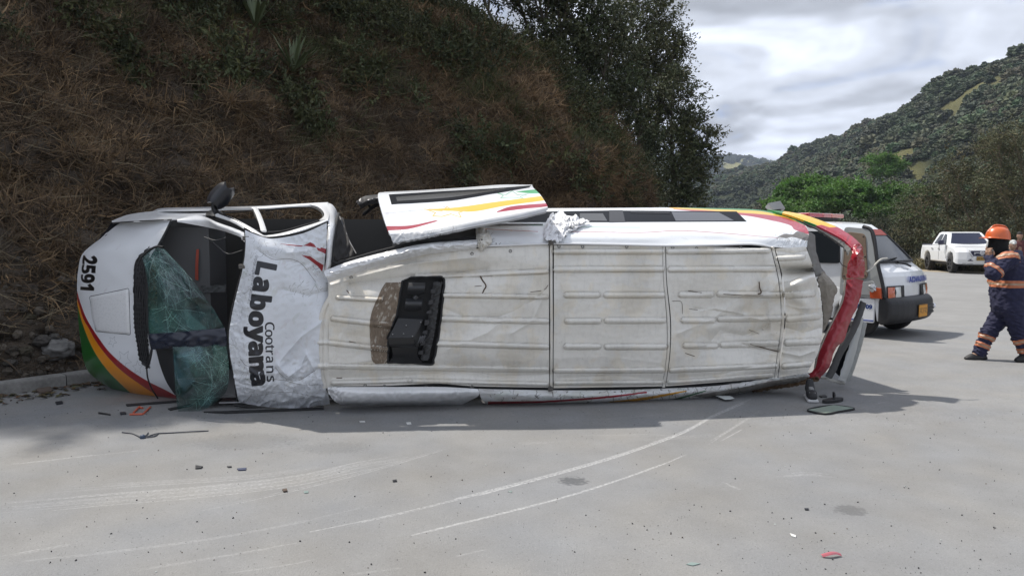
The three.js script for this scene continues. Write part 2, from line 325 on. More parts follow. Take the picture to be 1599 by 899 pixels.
function tuft(seed, blades, L, W, droop, segs = 3) { // a tuft of dry blades
  const r = mulberry(seed), pos = [], col = [], idx = [];
  for (let b = 0; b < blades; b++) {
    const a = r() * 6.283, lean = 0.25 + 0.9 * r(), l = L * (0.55 + 0.75 * r()), w = W * (0.6 + 0.8 * r()), k = 0.6 + 0.8 * r(), ox = (r() - .5) * L * .35, oz = (r() - .5) * L * .35, tw = (r() - .5) * 1.2;
    const base = pos.length / 3;
    for (let i = 0; i <= segs; i++) {
      const t = i / segs, out = lean * l * t, y = l * t * (1 - 0.35 * lean) - droop * l * t * t, ww = w * (1 - t) + 0.0006, aa = a + tw * t;
      const cx = ox + Math.cos(aa) * out, cz = oz + Math.sin(aa) * out, sx = -Math.sin(a) * ww, sz = Math.cos(a) * ww;
      pos.push(cx + sx, y, cz + sz, cx - sx, y, cz - sz); col.push(k, k, k, k, k, k);
      if (i < segs) { const q = base + i * 2; idx.push(q, q + 1, q + 2, q + 2, q + 1, q + 3); }
    }
  }
  return geoFrom(pos, idx, null, col);
}
const leafM = std([1, 1, 1], 0.75, 0, { vertexColors: true });
const leafThinM = phys([1, 1, 1], 0.9, { vertexColors: true, transmission: 0.35, thickness: 0 });
const bladeM = std([1, 1, 1], 0.9, 0, { vertexColors: true });
const barkTex = dataTex(256, 256, (u, v) => { const a = n2(u * 40, v * 8) * 0.5 + n2(u * 90, v * 30) * 0.3; return [0.10 + 0.05 * a, 0.082 + 0.045 * a, 0.062 + 0.035 * a]; });
const barkM = std([1, 1, 1], 0.95, 0, { map: barkTex });
const paleBarkM = std([1.9, 1.85, 1.7], 0.95, 0, { map: barkTex });
const _m = new THREE.Matrix4(), _q = new THREE.Quaternion(), _e = new THREE.Euler(), _s = V3(1, 1, 1), _c = new THREE.Color();
class Scatter { // collects copies of one shape, then hangs them as one mass
  constructor() { this.m = []; this.c = []; }
  add(p, e, s, rgb) { _q.setFromEuler(_e.set(e[0], e[1], e[2])); _s.set(s, s, s); this.m.push(_m.compose(p, _q, _s).clone()); this.c.push(rgb); }
  addQ(p, q, s, rgb) { _s.set(s, s, s); this.m.push(_m.compose(p, q, _s).clone()); this.c.push(rgb); }
  build(name, geo, mat, parent, kind = 'stuff') {
    const im = new THREE.InstancedMesh(geo, mat, Math.max(1, this.m.length)); im.count = this.m.length; im.name = parent ? name : numbered(name); im.castShadow = im.receiveShadow = true;
    this.m.forEach((m, i) => { im.setMatrixAt(i, m); im.setColorAt(i, _c.setRGB(...this.c[i])); });
    if (kind) im.userData.kind = kind; (parent || scene).add(im); return im;
  }
}
// base in world; blobs relative to the base: [x, y, z, rx, ry, rz]
function makeTree(name, label, category, group, base, blobs, o = {}) {
  const r = mulberry(o.seed ?? 1), root = thing(name, label, category, [base.x, base.y, base.z], 0, group);
  const tr = o.trunk ?? 0.15, limbs = [], top = o.fork ?? 2, lean = o.lean ?? [0, 0];
  const fork = V3(lean[0], top, lean[1]);
  limbs.push(taper([V3(0, -0.4, 0), V3(lean[0] * .3 + 0.1 * (r() - .5), top * .5, lean[1] * .3), fork], tr, tr * 0.7, 8, 8));
  const sc = new Scatter(), tone = o.tone ?? [0.05, 0.06, 0.03], vary = o.vary ?? 0.35;
  for (const [x, y, z, rx, ry, rz] of blobs) {
    const c = V3(x, y, z), mid = fork.clone().lerp(c, 0.5).add(V3((r() - .5) * rx * .5, -0.1 * ry, (r() - .5) * rz * .5));
    limbs.push(taper([fork, mid, c], tr * 0.6, tr * 0.14, 8, 6));
    for (let k = 0; k < (o.twigs ?? 5); k++) { const a = V3(r() * 2 - 1, r() * 1.6 - 0.6, r() * 2 - 1).normalize(), s = mid.clone().lerp(c, 0.3 + 0.7 * r()), e = c.clone().add(V3(a.x * rx, a.y * ry, a.z * rz).multiplyScalar(0.9)); limbs.push(taper([s, s.clone().lerp(e, .5).add(V3(0, 0.12 * ry, 0)), e], tr * 0.2, tr * 0.05, 5, 4)); }
    const n = Math.round((o.dens ?? 60) * Math.pow(rx * ry * rz, 0.62));
    for (let i = 0; i < n; i++) {
      const a = V3(r() * 2 - 1, r() * 2 - 1, r() * 2 - 1); if (a.lengthSq() > 1 || a.lengthSq() < 0.02) { i--; continue; }
      a.multiplyScalar(Math.pow(a.length(), -(o.shell ?? 0.35)));
      const wob = 1 + 0.35 * n3(a.x * 2 + x, a.y * 2 + y, a.z * 2 + z);
      const p = V3(x + a.x * rx * wob, y + a.y * ry * wob, z + a.z * rz * wob);
      if (o.gap && n3(p.x * o.gap, p.y * o.gap, p.z * o.gap) < (o.gapT ?? -0.25)) continue;
      const v = 1 + vary * (r() * 2 - 1), w = 1 + vary * 0.4 * (r() * 2 - 1);
      sc.add(p, [(r() - .5) * 1.2, r() * 6.28, (r() - .5) * 1.2], (o.size ?? 0.5) * (0.7 + 0.6 * r()), [tone[0] * v * w, tone[1] * v, tone[2] * v]);
    }
  }
  const t = mergeGeometries(limbs); part('trunk', t, o.bark ?? barkM, root);
  sc.build('crown', o.leaf, o.leafMat ?? leafM, root, 'stuff');
  return root;
}
const smallLeaf = [spray(101, 7, 9, 0.19, 0.052), spray(102, 6, 10, 0.18, 0.048), spray(103, 7, 8, 0.21, 0.055)];
const farLeaf = [spray(111, 6, 7, 0.30, 0.085), spray(112, 6, 7, 0.28, 0.08)];
const flatLeaf = [spray(121, 9, 8, 0.30, 0.09, 1, 0.3), spray(122, 9, 8, 0.28, 0.085, 1, 0.3)];

// trees at the far end of the bank: blobs surveyed as [px, py, depth, radius in px across, up]
function blobsAt(list, base) { return list.map(([px, py, d, rw, rh]) => { const p = atDepth(px, py, d).sub(base), k = d / FOC; return [p.x, p.y, p.z, rw * k, rh * k, rw * k]; }); }
const bankTrees = [
  ['tall dark leafy tree standing at the road bend where the bank ends', [1052, 372], 27, [[1060, 270, 27, 46, 40], [1082, 205, 27, 34, 34], [1040, 205, 27, 46, 50], [1095, 250, 27, 22, 34], [1050, 140, 27, 40, 36], [1030, 315, 26.5, 42, 28], [1078, 310, 27, 26, 22]], 21, [0.066, 0.075, 0.030], 0.17],
  ['loose airy tree with sky showing through, highest on the right of the bank', [1000, 345], 29, [[1035, 30, 29, 36, 34], [1010, 75, 29, 40, 40], [1055, 62, 29, 22, 22], [1050, 105, 29, 30, 22], [985, 20, 29, 40, 34], [980, 110, 29, 46, 44], [1015, 160, 29, 46, 40]], 22, [0.078, 0.084, 0.034], 0.16],
  ['dark tree crowding behind the brown grass ridge of the bank', [950, 340], 25, [[950, 60, 25, 52, 50], [900, 30, 25, 50, 44], [960, 150, 25, 50, 50], [1000, 230, 25, 40, 44], [905, 95, 25, 44, 40], [1000, 290, 24.5, 34, 28]], 23, [0.056, 0.066, 0.027], 0.19],
  ['dense tree hanging over the top of the bank above the grassy slope', [850, 250], 24, [[840, -10, 24, 56, 44], [790, -50, 24, 60, 44], [890, -20, 24, 46, 40], [870, 50, 24, 34, 34], [730, -60, 23, 56, 40]], 24, [0.058, 0.068, 0.028], 0.18],
];
for (const [label, [bx, by], d, bl, seed, tone, tr] of bankTrees) {
  let base = atDepth(bx, by, d);
  makeTree('bank_tree', label, 'tree', 'trees at the end of the bank', base, blobsAt(bl, base), { seed, tone, trunk: tr, fork: 1.6, dens: 105, size: 0.55, leaf: smallLeaf[seed % 3], gap: 0.9, gapT: -0.22, twigs: 9, shell: 0.25 });
}
// trees along the crest: their crowns shade the bank and the kerb
{
  const r = mulberry(404); let k = 0;
  for (const [t, h, s, hi = 0] of [[12.6, 9.0, 0.9, -0.9], [14.6, 9.0, 0.9, -0.9], [16.6, 9.0, 0.9, -0.9], [18.6, 9.0, 1.0, 0], [20.8, 9.3, 1.0, 0], [23, 9.4, 1.0], [25.5, 9.6, 1.0], [28, 9.2, 1.0], [31, 9.2, 1], [34.5, 9, 1], [38, 9, 1]]) {
    const b = bankPoint(t, h), bl = [];
    for (let i = 0; i < 6; i++) bl.push([(r() - .5) * 3.2, 1.5 + r() * (2.4 + hi) + hi * 0.25, (r() - .5) * 3.2, 1.5 * s, 1.25 * s, 1.5 * s]);
    makeTree('crest_tree', ORD[k] + ' tree from the left in the row along the crest of the bank', 'tree', 'trees on the crest of the bank', b, bl, { seed: 500 + k, tone: [0.045, 0.055, 0.025], trunk: 0.16, fork: 2.2, dens: 52, size: 0.85, leaf: smallLeaf[k % 3], gap: 0.7, gapT: -0.3 });
    k++;
  }
}
// ---- growth on the bank
{
  const r = mulberry(616), up = V3(0, 1, 0);
  const dry = [new Scatter(), new Scatter(), new Scatter()], green = new Scatter(), roots = new Scatter(), leafy = [new Scatter(), new Scatter()], stones = [new Scatter(), new Scatter()];
  const nrmAt = (t, h) => { const a = bankPoint(t, h), b = bankPoint(t + 0.15, h), c = bankPoint(t, h + 0.15); return [a, b.sub(a).cross(c.sub(a)).normalize().negate()]; };
  for (let i = 0; i < 92000; i++) {
    const near = r() < 0.70, t = near ? lerp(15.2, 28, r()) : lerp(26, 38, r()), h = near ? 0.05 + 7.6 * Math.pow(r(), 0.9) : 9.5 * r();
    let [p, n] = nrmAt(t, h); if (n.z * 1 + n.x * 0.5 < -0.2) n.negate();
    const patch = fbm(t * 0.33 + 40, h * 0.45, 3), veg = sstep(0.5, 2.4, h + 1.2 * patch);
    if (r() > 0.10 + 0.90 * veg) continue;
    if (n2(t * 2.6 + 60, h * 3.0) + 0.5 * n2(t * 7, h * 7) < -0.28 && r() < 0.85) continue;
    if (fbm(t * 0.95 + 17, h * 1.15, 3) < -0.14 && t < 26 && r() < 0.72) continue;
    const greenish = sstep(0.05, 0.45, patch + 0.10 * (h - 4.4) + 0.03 * (t - 26)), v = 0.55 + 0.8 * r();
    const dir = n.clone().multiplyScalar(0.85).add(V3(0, lerp(-0.55, 0.35, r()) + 0.1 * (h - 3), 0)).add(V3((r() - .5) * .7, 0, (r() - .5) * .7)).normalize();
    _q.setFromUnitVectors(up, dir).multiply(new THREE.Quaternion().setFromAxisAngle(up, r() * 6.28));
    const s = 0.6 + 0.75 * r() + 0.35 * sstep(3, 7, h) + 0.45 * sstep(26, 30, t);
    if (r() < greenish * 0.6) green.addQ(p, _q, s * 0.9, [0.062 * v, 0.07 * v, 0.024 * v]);
    else { const w = clamp(r() * 0.8 + 0.55 * fbm(t * 0.7 + 11, h * 0.9 + 5, 3) + 0.12 + 0.28 * sstep(25, 28, t) * sstep(1.8, 3.4, h)); dry[i % 3].addQ(p, _q, s, [lerp(0.062, 0.25, w * w) * v, lerp(0.042, 0.165, w * w) * v, lerp(0.026, 0.088, w * w) * v]); }  // spur grass coloured paler, partly its own tone, partly sunlight put in colour
  }
  for (let i = 0; i < 17000; i++) { // leafy weeds and shrubs, more of them higher up and towards the bend
    const t = lerp(15, 39, r()), h = 1.8 + 9.5 * Math.pow(r(), 0.7), patch = fbm(t * 0.42 + 90, h * 0.5 + 20, 3);
    if (patch + 0.085 * (h - 5.2) + 0.014 * (t - 25) < 0.20 + 0.25 * (r() - .5)) continue;
    const [p, n] = nrmAt(t, h), v = 0.6 + 0.7 * r(), w = r(); p.addScaledVector(n.z < 0 ? n.negate() : n, 0.05 + 0.4 * r() * r());
    leafy[i % 2].add(p, [r() * 6, r() * 6, r() * 6], 0.3 + 0.32 * r(), [lerp(0.045, 0.075, w) * v, lerp(0.06, 0.075, w) * v, 0.024 * v]);
  }
  for (let i = 0; i < 5200; i++) { // hanging rootlets and straw stalks
    const t = lerp(15.2, 27, r()), h = 0.5 + 7.5 * r(), [p, n] = nrmAt(t, h), v = 0.6 + 0.8 * r(); if (n.z < 0) n.negate();
    const d = n.clone().add(V3((r() - .5) * 1.6, -0.9 + r() * 1.2, (r() - .5) * 1.6)).normalize(); _q.setFromUnitVectors(up, d);
    roots.addQ(p, _q.clone(), 0.6 + 1.1 * r(), [0.17 * v, 0.135 * v, 0.085 * v]);
  }
  for (let i = 0; i < 5200; i++) { // clods and pebbles in the bare foot
    const t = lerp(15.2, 26, r()), h = 1.6 * Math.pow(r(), 1.8), [p] = nrmAt(t, h), v = 0.6 + 0.9 * r(), g = r() < 0.2 ? 1.5 : 1;
    stones[i % 2].add(p, [r() * 6, r() * 6, r() * 6], 0.008 + 0.05 * Math.pow(r(), 5.0), [0.062 * v * g, 0.052 * v * g, 0.041 * v * g]);
  }
  const tf = [tuft(1, 8, 0.28, 0.0058, 0.45), tuft(2, 9, 0.24, 0.0052, 0.6), tuft(3, 7, 0.34, 0.005, 0.3)];
  tf.forEach((g, i) => tag(dry[i].build('dry_grass', g, bladeM), 'brown dry grass matted over the bank', 'grass', null, 'stuff'));
  tag(green.build('green_grass', tuft(4, 10, 0.34, 0.005, 0.3), bladeM), 'green grass growing in patches on the bank', 'grass', null, 'stuff');
  tag(roots.build('dry_stalks', tuft(5, 2, 0.42, 0.0022, 0.25, 4), bladeM), 'pale straw stalks and rootlets hanging from the bank', 'stalks', null, 'stuff');
  leafy.forEach((s, i) => tag(s.build('undergrowth', spray(131 + i, 8, 9, 0.19, 0.048), leafM), 'dark leafy undergrowth on the upper bank', 'undergrowth', null, 'stuff'));
  const rockG = (sd) => { const g = new THREE.IcosahedronGeometry(1, 1), P = g.attributes.position; for (let i = 0; i < P.count; i++) { const k = 1 + 0.35 * n3(P.getX(i) * 1.1 + sd, P.getY(i) * 1.1, P.getZ(i) * 1.1); P.setXYZ(i, P.getX(i) * k, P.getY(i) * k * .75, P.getZ(i) * k); } g.computeVertexNormals(); return g; };
  stones.forEach((s, i) => tag(s.build('rubble', rockG(i * 5 + 1), std([1, 1, 1], 0.95)), 'loose clods and pebbles at the bare foot of the bank', 'rubble', null, 'stuff'));
}
// agave-like plants on the bank
function agave(label, px, py, t, blades, L, seed) {
  // nearest bank point along the sight line
  const r = ray(px, py); let best = null, bd = 1e9;
  for (let tt = 14; tt < 36; tt += 0.1) for (let h = 1; h < 9; h += 0.1) { const p = bankPoint(tt, h), e = V3(0, EYE, 0), q = p.clone().sub(e), k = q.dot(r) / r.lengthSq(), d = q.addScaledVector(r, -k).length(); if (d < bd) { bd = d; best = p; } }
  const root = thing('agave_plant', label, 'plant', [best.x + 0.12, best.y + 0.18, best.z + 0.12], 0, 'spiky plants on the bank'), q = mulberry(seed);
  const m = std([0.085, 0.11, 0.05], 0.6);
  for (let b = 0; b < blades; b++) {
    const a = q() * 6.283, el = 0.2 + 1.15 * q(), l = L * 1.35 * (0.7 + 0.5 * q()), w = 0.026 + 0.012 * q(), pos = [], idx = [], dx = Math.cos(a), dz = Math.sin(a);
    for (let i = 0; i <= 7; i++) {
      const s = i / 7, ww = w * Math.sin(Math.PI * (0.12 + 0.86 * s)) * 0.95 + 0.002, out = Math.cos(el) * l * s, y = Math.sin(el) * l * s - (0.35 - 0.2 * q()) * l * s * s * Math.cos(el), fold = ww * 0.45;
      const cx = dx * out + 0.3 * n.x * 0, cz = dz * out; pos.push(cx - dz * ww, y + fold, cz + dx * ww, cx, y, cz, cx + dz * ww, y + fold, cz - dx * ww);
      if (i < 7) { const k = i * 3; idx.push(k, k + 3, k + 1, k + 1, k + 3, k + 4, k + 1, k + 4, k + 2, k + 2, k + 4, k + 5); }
    }
    part('leaf', geoFrom(pos, idx), m, root);
  }
}
const n = V3(0, 0, 0);
agave('large agave with upright sword leaves high on the dark bank', 392, 62, 0, 26, 0.85, 7);
agave('agave with long thin leaves spreading sideways over the grass', 452, 128, 0, 24, 0.72, 8);
agave('small agave half buried in grass at the top left of the bank', 270, 20, 0, 18, 0.6, 9);

// ---- across the road: bright flat-topped trees, then thin grey-green ones
{
  const acacias = [
    ['bright green flat-topped tree left of its kind across the valley', [1262, 352], 72, [[1238, 300, 72, 26, 7], [1265, 284, 72, 34, 7], [1228, 318, 71, 22, 6], [1258, 310, 71, 26, 6], [1245, 288, 73, 22, 6]]],
    ['bright green umbrella tree directly behind the ambulance light bar', [1305, 356], 68, [[1292, 300, 68, 32, 7], [1325, 294, 68, 30, 7], [1312, 318, 67, 34, 7], [1280, 322, 67, 22, 6], [1338, 310, 67, 18, 5]]],
    ['bright green spreading tree between light bar and pickup', [1372, 358], 66, [[1352, 312, 66, 28, 8], [1385, 300, 66, 34, 7], [1408, 316, 66, 24, 7], [1370, 330, 65, 34, 7], [1398, 342, 65, 22, 6]]],
    ['green umbrella tree standing higher and behind the others', [1384, 300], 110, [[1362, 252, 110, 16, 6], [1384, 247, 110, 20, 6], [1402, 256, 110, 14, 6], [1378, 268, 109, 20, 7], [1392, 262, 109, 16, 7]]],
    ['low bright green tree showing over the end of the wreck', [1225, 352], 62, [[1205, 322, 62, 14, 8], [1228, 330, 62, 18, 8], [1246, 336, 61, 16, 7]]],
    ['broad green tree filling the gap above the pickup cab', [1440, 352], 60, [[1420, 320, 60, 22, 9], [1448, 304, 60, 28, 10], [1430, 342, 59, 28, 9]]],
  ];
  acacias.forEach(([label, [bx, by], d, bl], k) => { const base = onGround(bx, 395).setLength(1); const p = atDepth(bx, 390, d); p.y = Math.max(-0.2, hillY(p.x, d)); makeTree('umbrella_tree', label, 'tree', 'bright green trees across the road', p, blobsAt(bl, p), { seed: 60 + k, tone: k === 5 ? [0.075, 0.12, 0.03] : [0.085, 0.185, 0.026], trunk: 0.2, fork: 2.2, dens: k === 3 ? 30 : 62, size: 0.8, leaf: flatLeaf[k % 2], leafMat: leafThinM, twigs: 5, gap: 0.5, gapT: -0.5 }); });
  const grey = [
    ['thin grey-green tree behind the pickup cab with bare twigs', [1470, 405], 43, [[1440, 330, 43, 34, 30], [1478, 300, 43, 38, 34], [1455, 372, 42, 36, 26], [1500, 340, 43, 36, 30], [1415, 365, 43, 28, 26]]],
    ['olive tree with grey branches behind the orange helmet', [1540, 405], 41, [[1520, 290, 41, 40, 36], [1550, 330, 41, 40, 34], [1525, 365, 40, 36, 26], [1490, 262, 41, 30, 24], [1560, 250, 41, 36, 28]]],
    ['tall sparse tree with pale limbs at the right edge', [1610, 400], 38, [[1585, 215, 38, 40, 26], [1560, 225, 38, 34, 22], [1600, 270, 38, 44, 34], [1580, 320, 38, 40, 36], [1610, 345, 38, 40, 34], [1555, 285, 38, 34, 24]]],
    ['low dark scrub tree between ambulance windscreen and pickup', [1412, 400], 45, [[1400, 378, 45, 24, 26], [1425, 388, 45, 20, 20], [1380, 360, 46, 26, 24], [1360, 382, 46, 30, 24], [1330, 365, 48, 30, 22], [1295, 362, 50, 30, 20]]],
    ['shadowy scrub tree rising over the left roof of the ambulance', [1250, 400], 54, [[1235, 352, 54, 24, 18], [1262, 356, 54, 26, 20], [1200, 345, 56, 26, 16], [1165, 338, 58, 24, 12]]],
    ['grey scrub tree beyond the pickup bonnet', [1520, 412], 46, [[1500, 375, 46, 30, 24], [1535, 385, 46, 28, 20], [1568, 375, 45, 26, 22], [1592, 385, 45, 20, 22]]],
  ];
  grey.forEach(([label, [bx, by], d, bl], k) => { const p = atDepth(bx, 390, d); p.y = Math.max(-0.05, hillY(p.x, d)); makeTree('scrub_tree', label, 'tree', 'grey-green trees along the far roadside', p, blobsAt(bl, p), { seed: 80 + k, tone: k > 2 ? [0.042, 0.05, 0.024] : [0.085, 0.085, 0.038], trunk: 0.13, fork: 1.2, dens: k > 2 ? 120 : 78, size: 0.6, leaf: spray(141 + k, 6, 8, 0.15, 0.04), bark: paleBarkM, twigs: 12, gap: 0.8, gapT: k > 2 ? -0.6 : -0.35, vary: 0.5 }); });
  // grass along the far verge
  const s = new Scatter(), r = mulberry(91);
  for (let i = 0; i < 5200; i++) { const u = r(), a = spline(roadEdgeRight.map((p) => [p[0], p[1]]), 0.1 + 0.75 * u), off = 2 + 7 * r(), v = .6 + .8 * r(), w = r(); s.add(V3(a[0] + off, -0.02, -a[1] - off * .4), [(r() - .5) * .5, r() * 6, (r() - .5) * .5], 1.2 + 1.8 * r(), [lerp(.05, .2, w) * v, lerp(.06, .16, w) * v, lerp(.025, .08, w) * v]); }
  tag(s.build('verge_grass', tuft(6, 12, 0.34, 0.008, 0.3), bladeM), 'grass and weeds along the far road edge', 'grass', null, 'stuff');
}
const ridge3 = (x, y, z) => 1 - 2 * Math.abs(n3(x, y, z));
// ---- woods on the valley side
{
  const r = mulberry(303), crownG = [0, 1, 2].map((k) => { const g0 = new THREE.IcosahedronGeometry(1, 7), A = g0.attributes.position, col = []; for (let i = 0; i < A.count; i++) { const x = A.getX(i), y = A.getY(i), z = A.getZ(i), m = 1 + 0.30 * n3(x * 1.6 + k * 7, y * 1.6, z * 1.6) + 0.20 * ridge3(x * 3.4, y * 3.4 + k * 5, z * 3.4) + 0.16 * n3(x * 9, y * 9, z * 9 + k); A.setXYZ(i, x * m, y * m * 0.85 * (y < 0 ? 0.7 : 1), z * m); const c = 0.8 + 0.45 * n3(x * 8 + 3, y * 8, z * 8); col.push(c, c, c); } g0.deleteAttribute('normal'); g0.deleteAttribute('uv'); g0.setAttribute('color', new THREE.Float32BufferAttribute(col, 3)); g0.computeVertexNormals(); return g0; });
  const sc = crownG.map(() => new Scatter()); let n = 0;
  for (let i = 0; i < 90000 && n < 32000; i++) {
    const d = 85 * Math.pow(1500 / 85, Math.pow(r(), 0.8)), px = lerp(1040, 1690, r()), x = (px - 800) / FOC * d; if (x < 30) continue;
    const m = meadowAt(x, d), cl = fbm(x * 0.02 + 3, d * 0.02, 3); if (r() < m * 0.95 || cl < -0.42 && r() < .6) continue;
    const y = hillY(x, d); if (y < -1.1 && x < 42) continue;
    const tone = 0.5 + 0.5 * n2(x * 0.015 + 7, d * 0.012), v = 0.55 + 0.8 * r(), s = (1.1 + 2.2 * r() * r() * r()) * (1 + 1.4 * sstep(500, 1200, d)) * (d < 200 ? 0.8 : 1);
    sc[n % 3].add(V3(x, y + s * 0.5, -d), [0, r() * 6, 0], s, [lerp(0.040, 0.10, tone * r()) * v, lerp(0.060, 0.105, tone * r()) * v, lerp(0.026, 0.036, tone) * v]); n++;
  }
  sc.forEach((s, i) => tag(s.build('woodland', crownG[i], leafM), 'dense scrub forest covering the valley side', 'forest', null, 'stuff'));
  // single trees that stand out on the ridge and in the clearings
  const spots = [[1586, 66, 8], [1572, 62, 9], [1562, 74, 9], [1549, 78, 7], [1535, 86, 7], [1520, 93, 9], [1512, 99, 10], [1500, 103, 7], [1483, 108, 8], [1456, 126, 5], [1410, 150, 5], [1370, 170, 5], [1300, 200, 5], [1262, 212, 5], [1246, 219, 5], [1199, 236, 4], [1508, 205, 14], [1486, 232, 14], [1528, 190, 13], [1450, 232, 12], [1395, 262, 10], [1340, 240, 12], [1310, 248, 12], [1560, 170, 14], [1365, 236, 12]];
  let k = 0;
  for (const [px, py, hp] of spots) {
    let h = hitHill(px, py + hp) || hitHill(px, py + hp + 9) || hitHill(px, py + hp + 18); if (!h) continue;
    const H = hp * 2.0 * h[2] / FOC, b = V3(h[0], h[1] - 0.3, -h[2]), bl = [[0, H * .62, 0, H * .24, H * .34, H * .24], [H * .1, H * .82, 0, H * .16, H * .16, H * .16]];
    makeTree('hillside_tree', k < 16 ? 'dark tree on the ridge line of the valley side, ' + ORD[k] + ' counted from the right' : 'dark tree standing out in a clearing of the valley side, number ' + ORD[k - 16] + ' of those', 'tree', k < 16 ? 'trees along the ridge' : 'trees in the hillside clearings', b, bl, { seed: 700 + k, tone: [0.04, 0.055, 0.026], trunk: H * .025, fork: H * .4, dens: 9, size: H * .13, leaf: farLeaf[k % 2], twigs: 2, shell: 0.2 }); k++;
  }
}
scene.fog = new THREE.FogExp2(new THREE.Color().setRGB(0.66, 0.76, 0.95), 0.00022);
// ---------------------------------------------------------------- the wrecked minibus, lying on its left side with the roof towards the road
const YAW = 9 * Math.PI / 180, VU = V3(Math.cos(YAW), 0, -Math.sin(YAW)), VW = V3(Math.sin(YAW), 0, Math.cos(YAW));
const VC = atDepth(860, 490, 6.85);
// a sight line met with a plane w metres above the roof (van's own up is VW, its rear VU, its right side is up)
function onVan(px, py, w) { const r = ray(px, py), t = (w + VC.dot(VW) - V3(0, EYE, 0).dot(VW)) / r.dot(VW); return V3(r.x * t, EYE + r.y * t, r.z * t); }
function vanPt(s, y, w) { return V3(VC.x + VU.x * s + VW.x * w, y, VC.z + VU.z * s + VW.z * w); }
const sOf = (p) => (p.x - VC.x) * VU.x + (p.z - VC.z) * VU.z;
function surf(rows, o = {}) { // smooth sheet through rows of surveyed points [px, py, w]
  const lin = o.linear, ev = (pts, t) => { if (!lin) return spline(pts, t); const n = pts.length, x = clamp(t) * (n - 1), i = Math.min(n - 2, Math.floor(x)), f = x - i; return pts[i].map((v, k) => lerp(v, pts[i + 1][k], f)); };
  const at = (a, b) => spline(rows.map((r) => ev(r, a)), b);
  const S = { at };
  S.inv = (px, py) => {
    if (!S.g) { S.g = []; for (let j = 0; j <= 60; j++) for (let i = 0; i <= 60; i++) { const p = at(i / 60, j / 60); S.g.push([p[0], p[1], i / 60, j / 60]); } }
    let best = null, bd = 1e9; for (const q of S.g) { const d = (q[0] - px) ** 2 + (q[1] - py) ** 2; if (d < bd) { bd = d; best = q; } }
    let a = best[2], b = best[3];
    for (let k = 0; k < 3; k++) { const p = at(a, b), e = 0.004, pa = at(Math.min(a + e, 1), b), pb = at(a, Math.min(b + e, 1)), p0a = at(Math.max(0, a - e), b), p0b = at(a, Math.max(0, b - e)); const da = Math.min(a + e, 1) - Math.max(0, a - e), db = Math.min(b + e, 1) - Math.max(0, b - e); const m = [(pa[0] - p0a[0]) / da, (pb[0] - p0b[0]) / db, (pa[1] - p0a[1]) / da, (pb[1] - p0b[1]) / db], det = m[0] * m[3] - m[1] * m[2]; if (Math.abs(det) < 1e-3) break; const dx = px - p[0], dy = py - p[1]; a = clamp(a + (m[3] * dx - m[1] * dy) / det, -0.1, 1.1); b = clamp(b + (m[0] * dy - m[2] * dx) / det, -0.1, 1.1); }
    return [a, b];
  };
  S.geo = (nu, nv, disp, opt = {}) => {
    const pos = [], idx = [], uv = [];
    for (let j = 0; j <= nv; j++) for (let i = 0; i <= nu; i++) {
      const a = i / nu, b = j / nv, [px, py, w0] = at(a, b), p = onVan(px, py, opt.w ? opt.w(px, py, w0) : w0);
      if (disp) p.addScaledVector(opt.dir || VW, disp(px, py, a, b));
      pos.push(p.x, p.y, p.z); if (opt.metric) uv.push(sOf(p) * 0.25, p.y * 0.25); else uv.push(a, 1 - b);
    }
    for (let j = 0; j < nv; j++) for (let i = 0; i < nu; i++) {
      const a = j * (nu + 1) + i, b = a + nu + 1;
      if (opt.skip) { const q = at((i + .5) / nu, (j + .5) / nv); if (opt.skip(q[0], q[1])) continue; }
      idx.push(a, b, a + 1, a + 1, b, b + 1);
    }
    if (opt.thick) { // give the sheet a back and edges
      const N = pos.length / 3, g0 = geoFrom(pos.slice(), idx.slice(), uv), nn = g0.attributes.normal; const flip = 1;
      for (let i = 0; i < N; i++) { pos.push(pos[i * 3] - nn.getX(i) * opt.thick * flip, pos[i * 3 + 1] - nn.getY(i) * opt.thick * flip, pos[i * 3 + 2] - nn.getZ(i) * opt.thick * flip); uv.push(uv[i * 2], uv[i * 2 + 1]); }
      const fwd = idx.slice(); for (let k = 0; k < fwd.length; k += 3) idx.push(fwd[k] + N, fwd[k + 2] + N, fwd[k + 1] + N);
      const edge = (a, b) => { const k = pos.length / 3; for (const v of [a, b, a + N, b + N]) { pos.push(pos[v * 3], pos[v * 3 + 1], pos[v * 3 + 2]); uv.push(uv[v * 2], uv[v * 2 + 1]); } idx.push(k, k + 2, k + 1, k + 1, k + 2, k + 3); };
      for (let i = 0; i < nu; i++) { edge(i, i + 1); edge(nv * (nu + 1) + i + 1, nv * (nu + 1) + i); }
      for (let j = 0; j < nv; j++) { edge((j + 1) * (nu + 1), j * (nu + 1)); edge(j * (nu + 1) + nu, (j + 1) * (nu + 1) + nu); }
    }
    return geoFrom(pos, idx, uv);
  };
  return S;
}
function inPoly(P, x, y) { let c = false; for (let i = 0, j = P.length - 1; i < P.length; j = i++) { const [a, b] = P[i], [e, f] = P[j]; if ((b > y) !== (f > y) && x < (e - a) * (y - b) / (f - b) + a) c = !c; } return c; }
function dSeg(x, y, a, b) { const dx = b[0] - a[0], dy = b[1] - a[1], t = clamp(((x - a[0]) * dx + (y - a[1]) * dy) / (dx * dx + dy * dy)); return Math.hypot(x - a[0] - dx * t, y - a[1] - dy * t); }
const dLine = (x, y, L) => { let d = 1e9; for (let i = 0; i < L.length - 1; i++) d = Math.min(d, dSeg(x, y, L[i], L[i + 1])); return d; };
const ridged = (x, y) => 1 - 2 * Math.abs(n2(x, y));
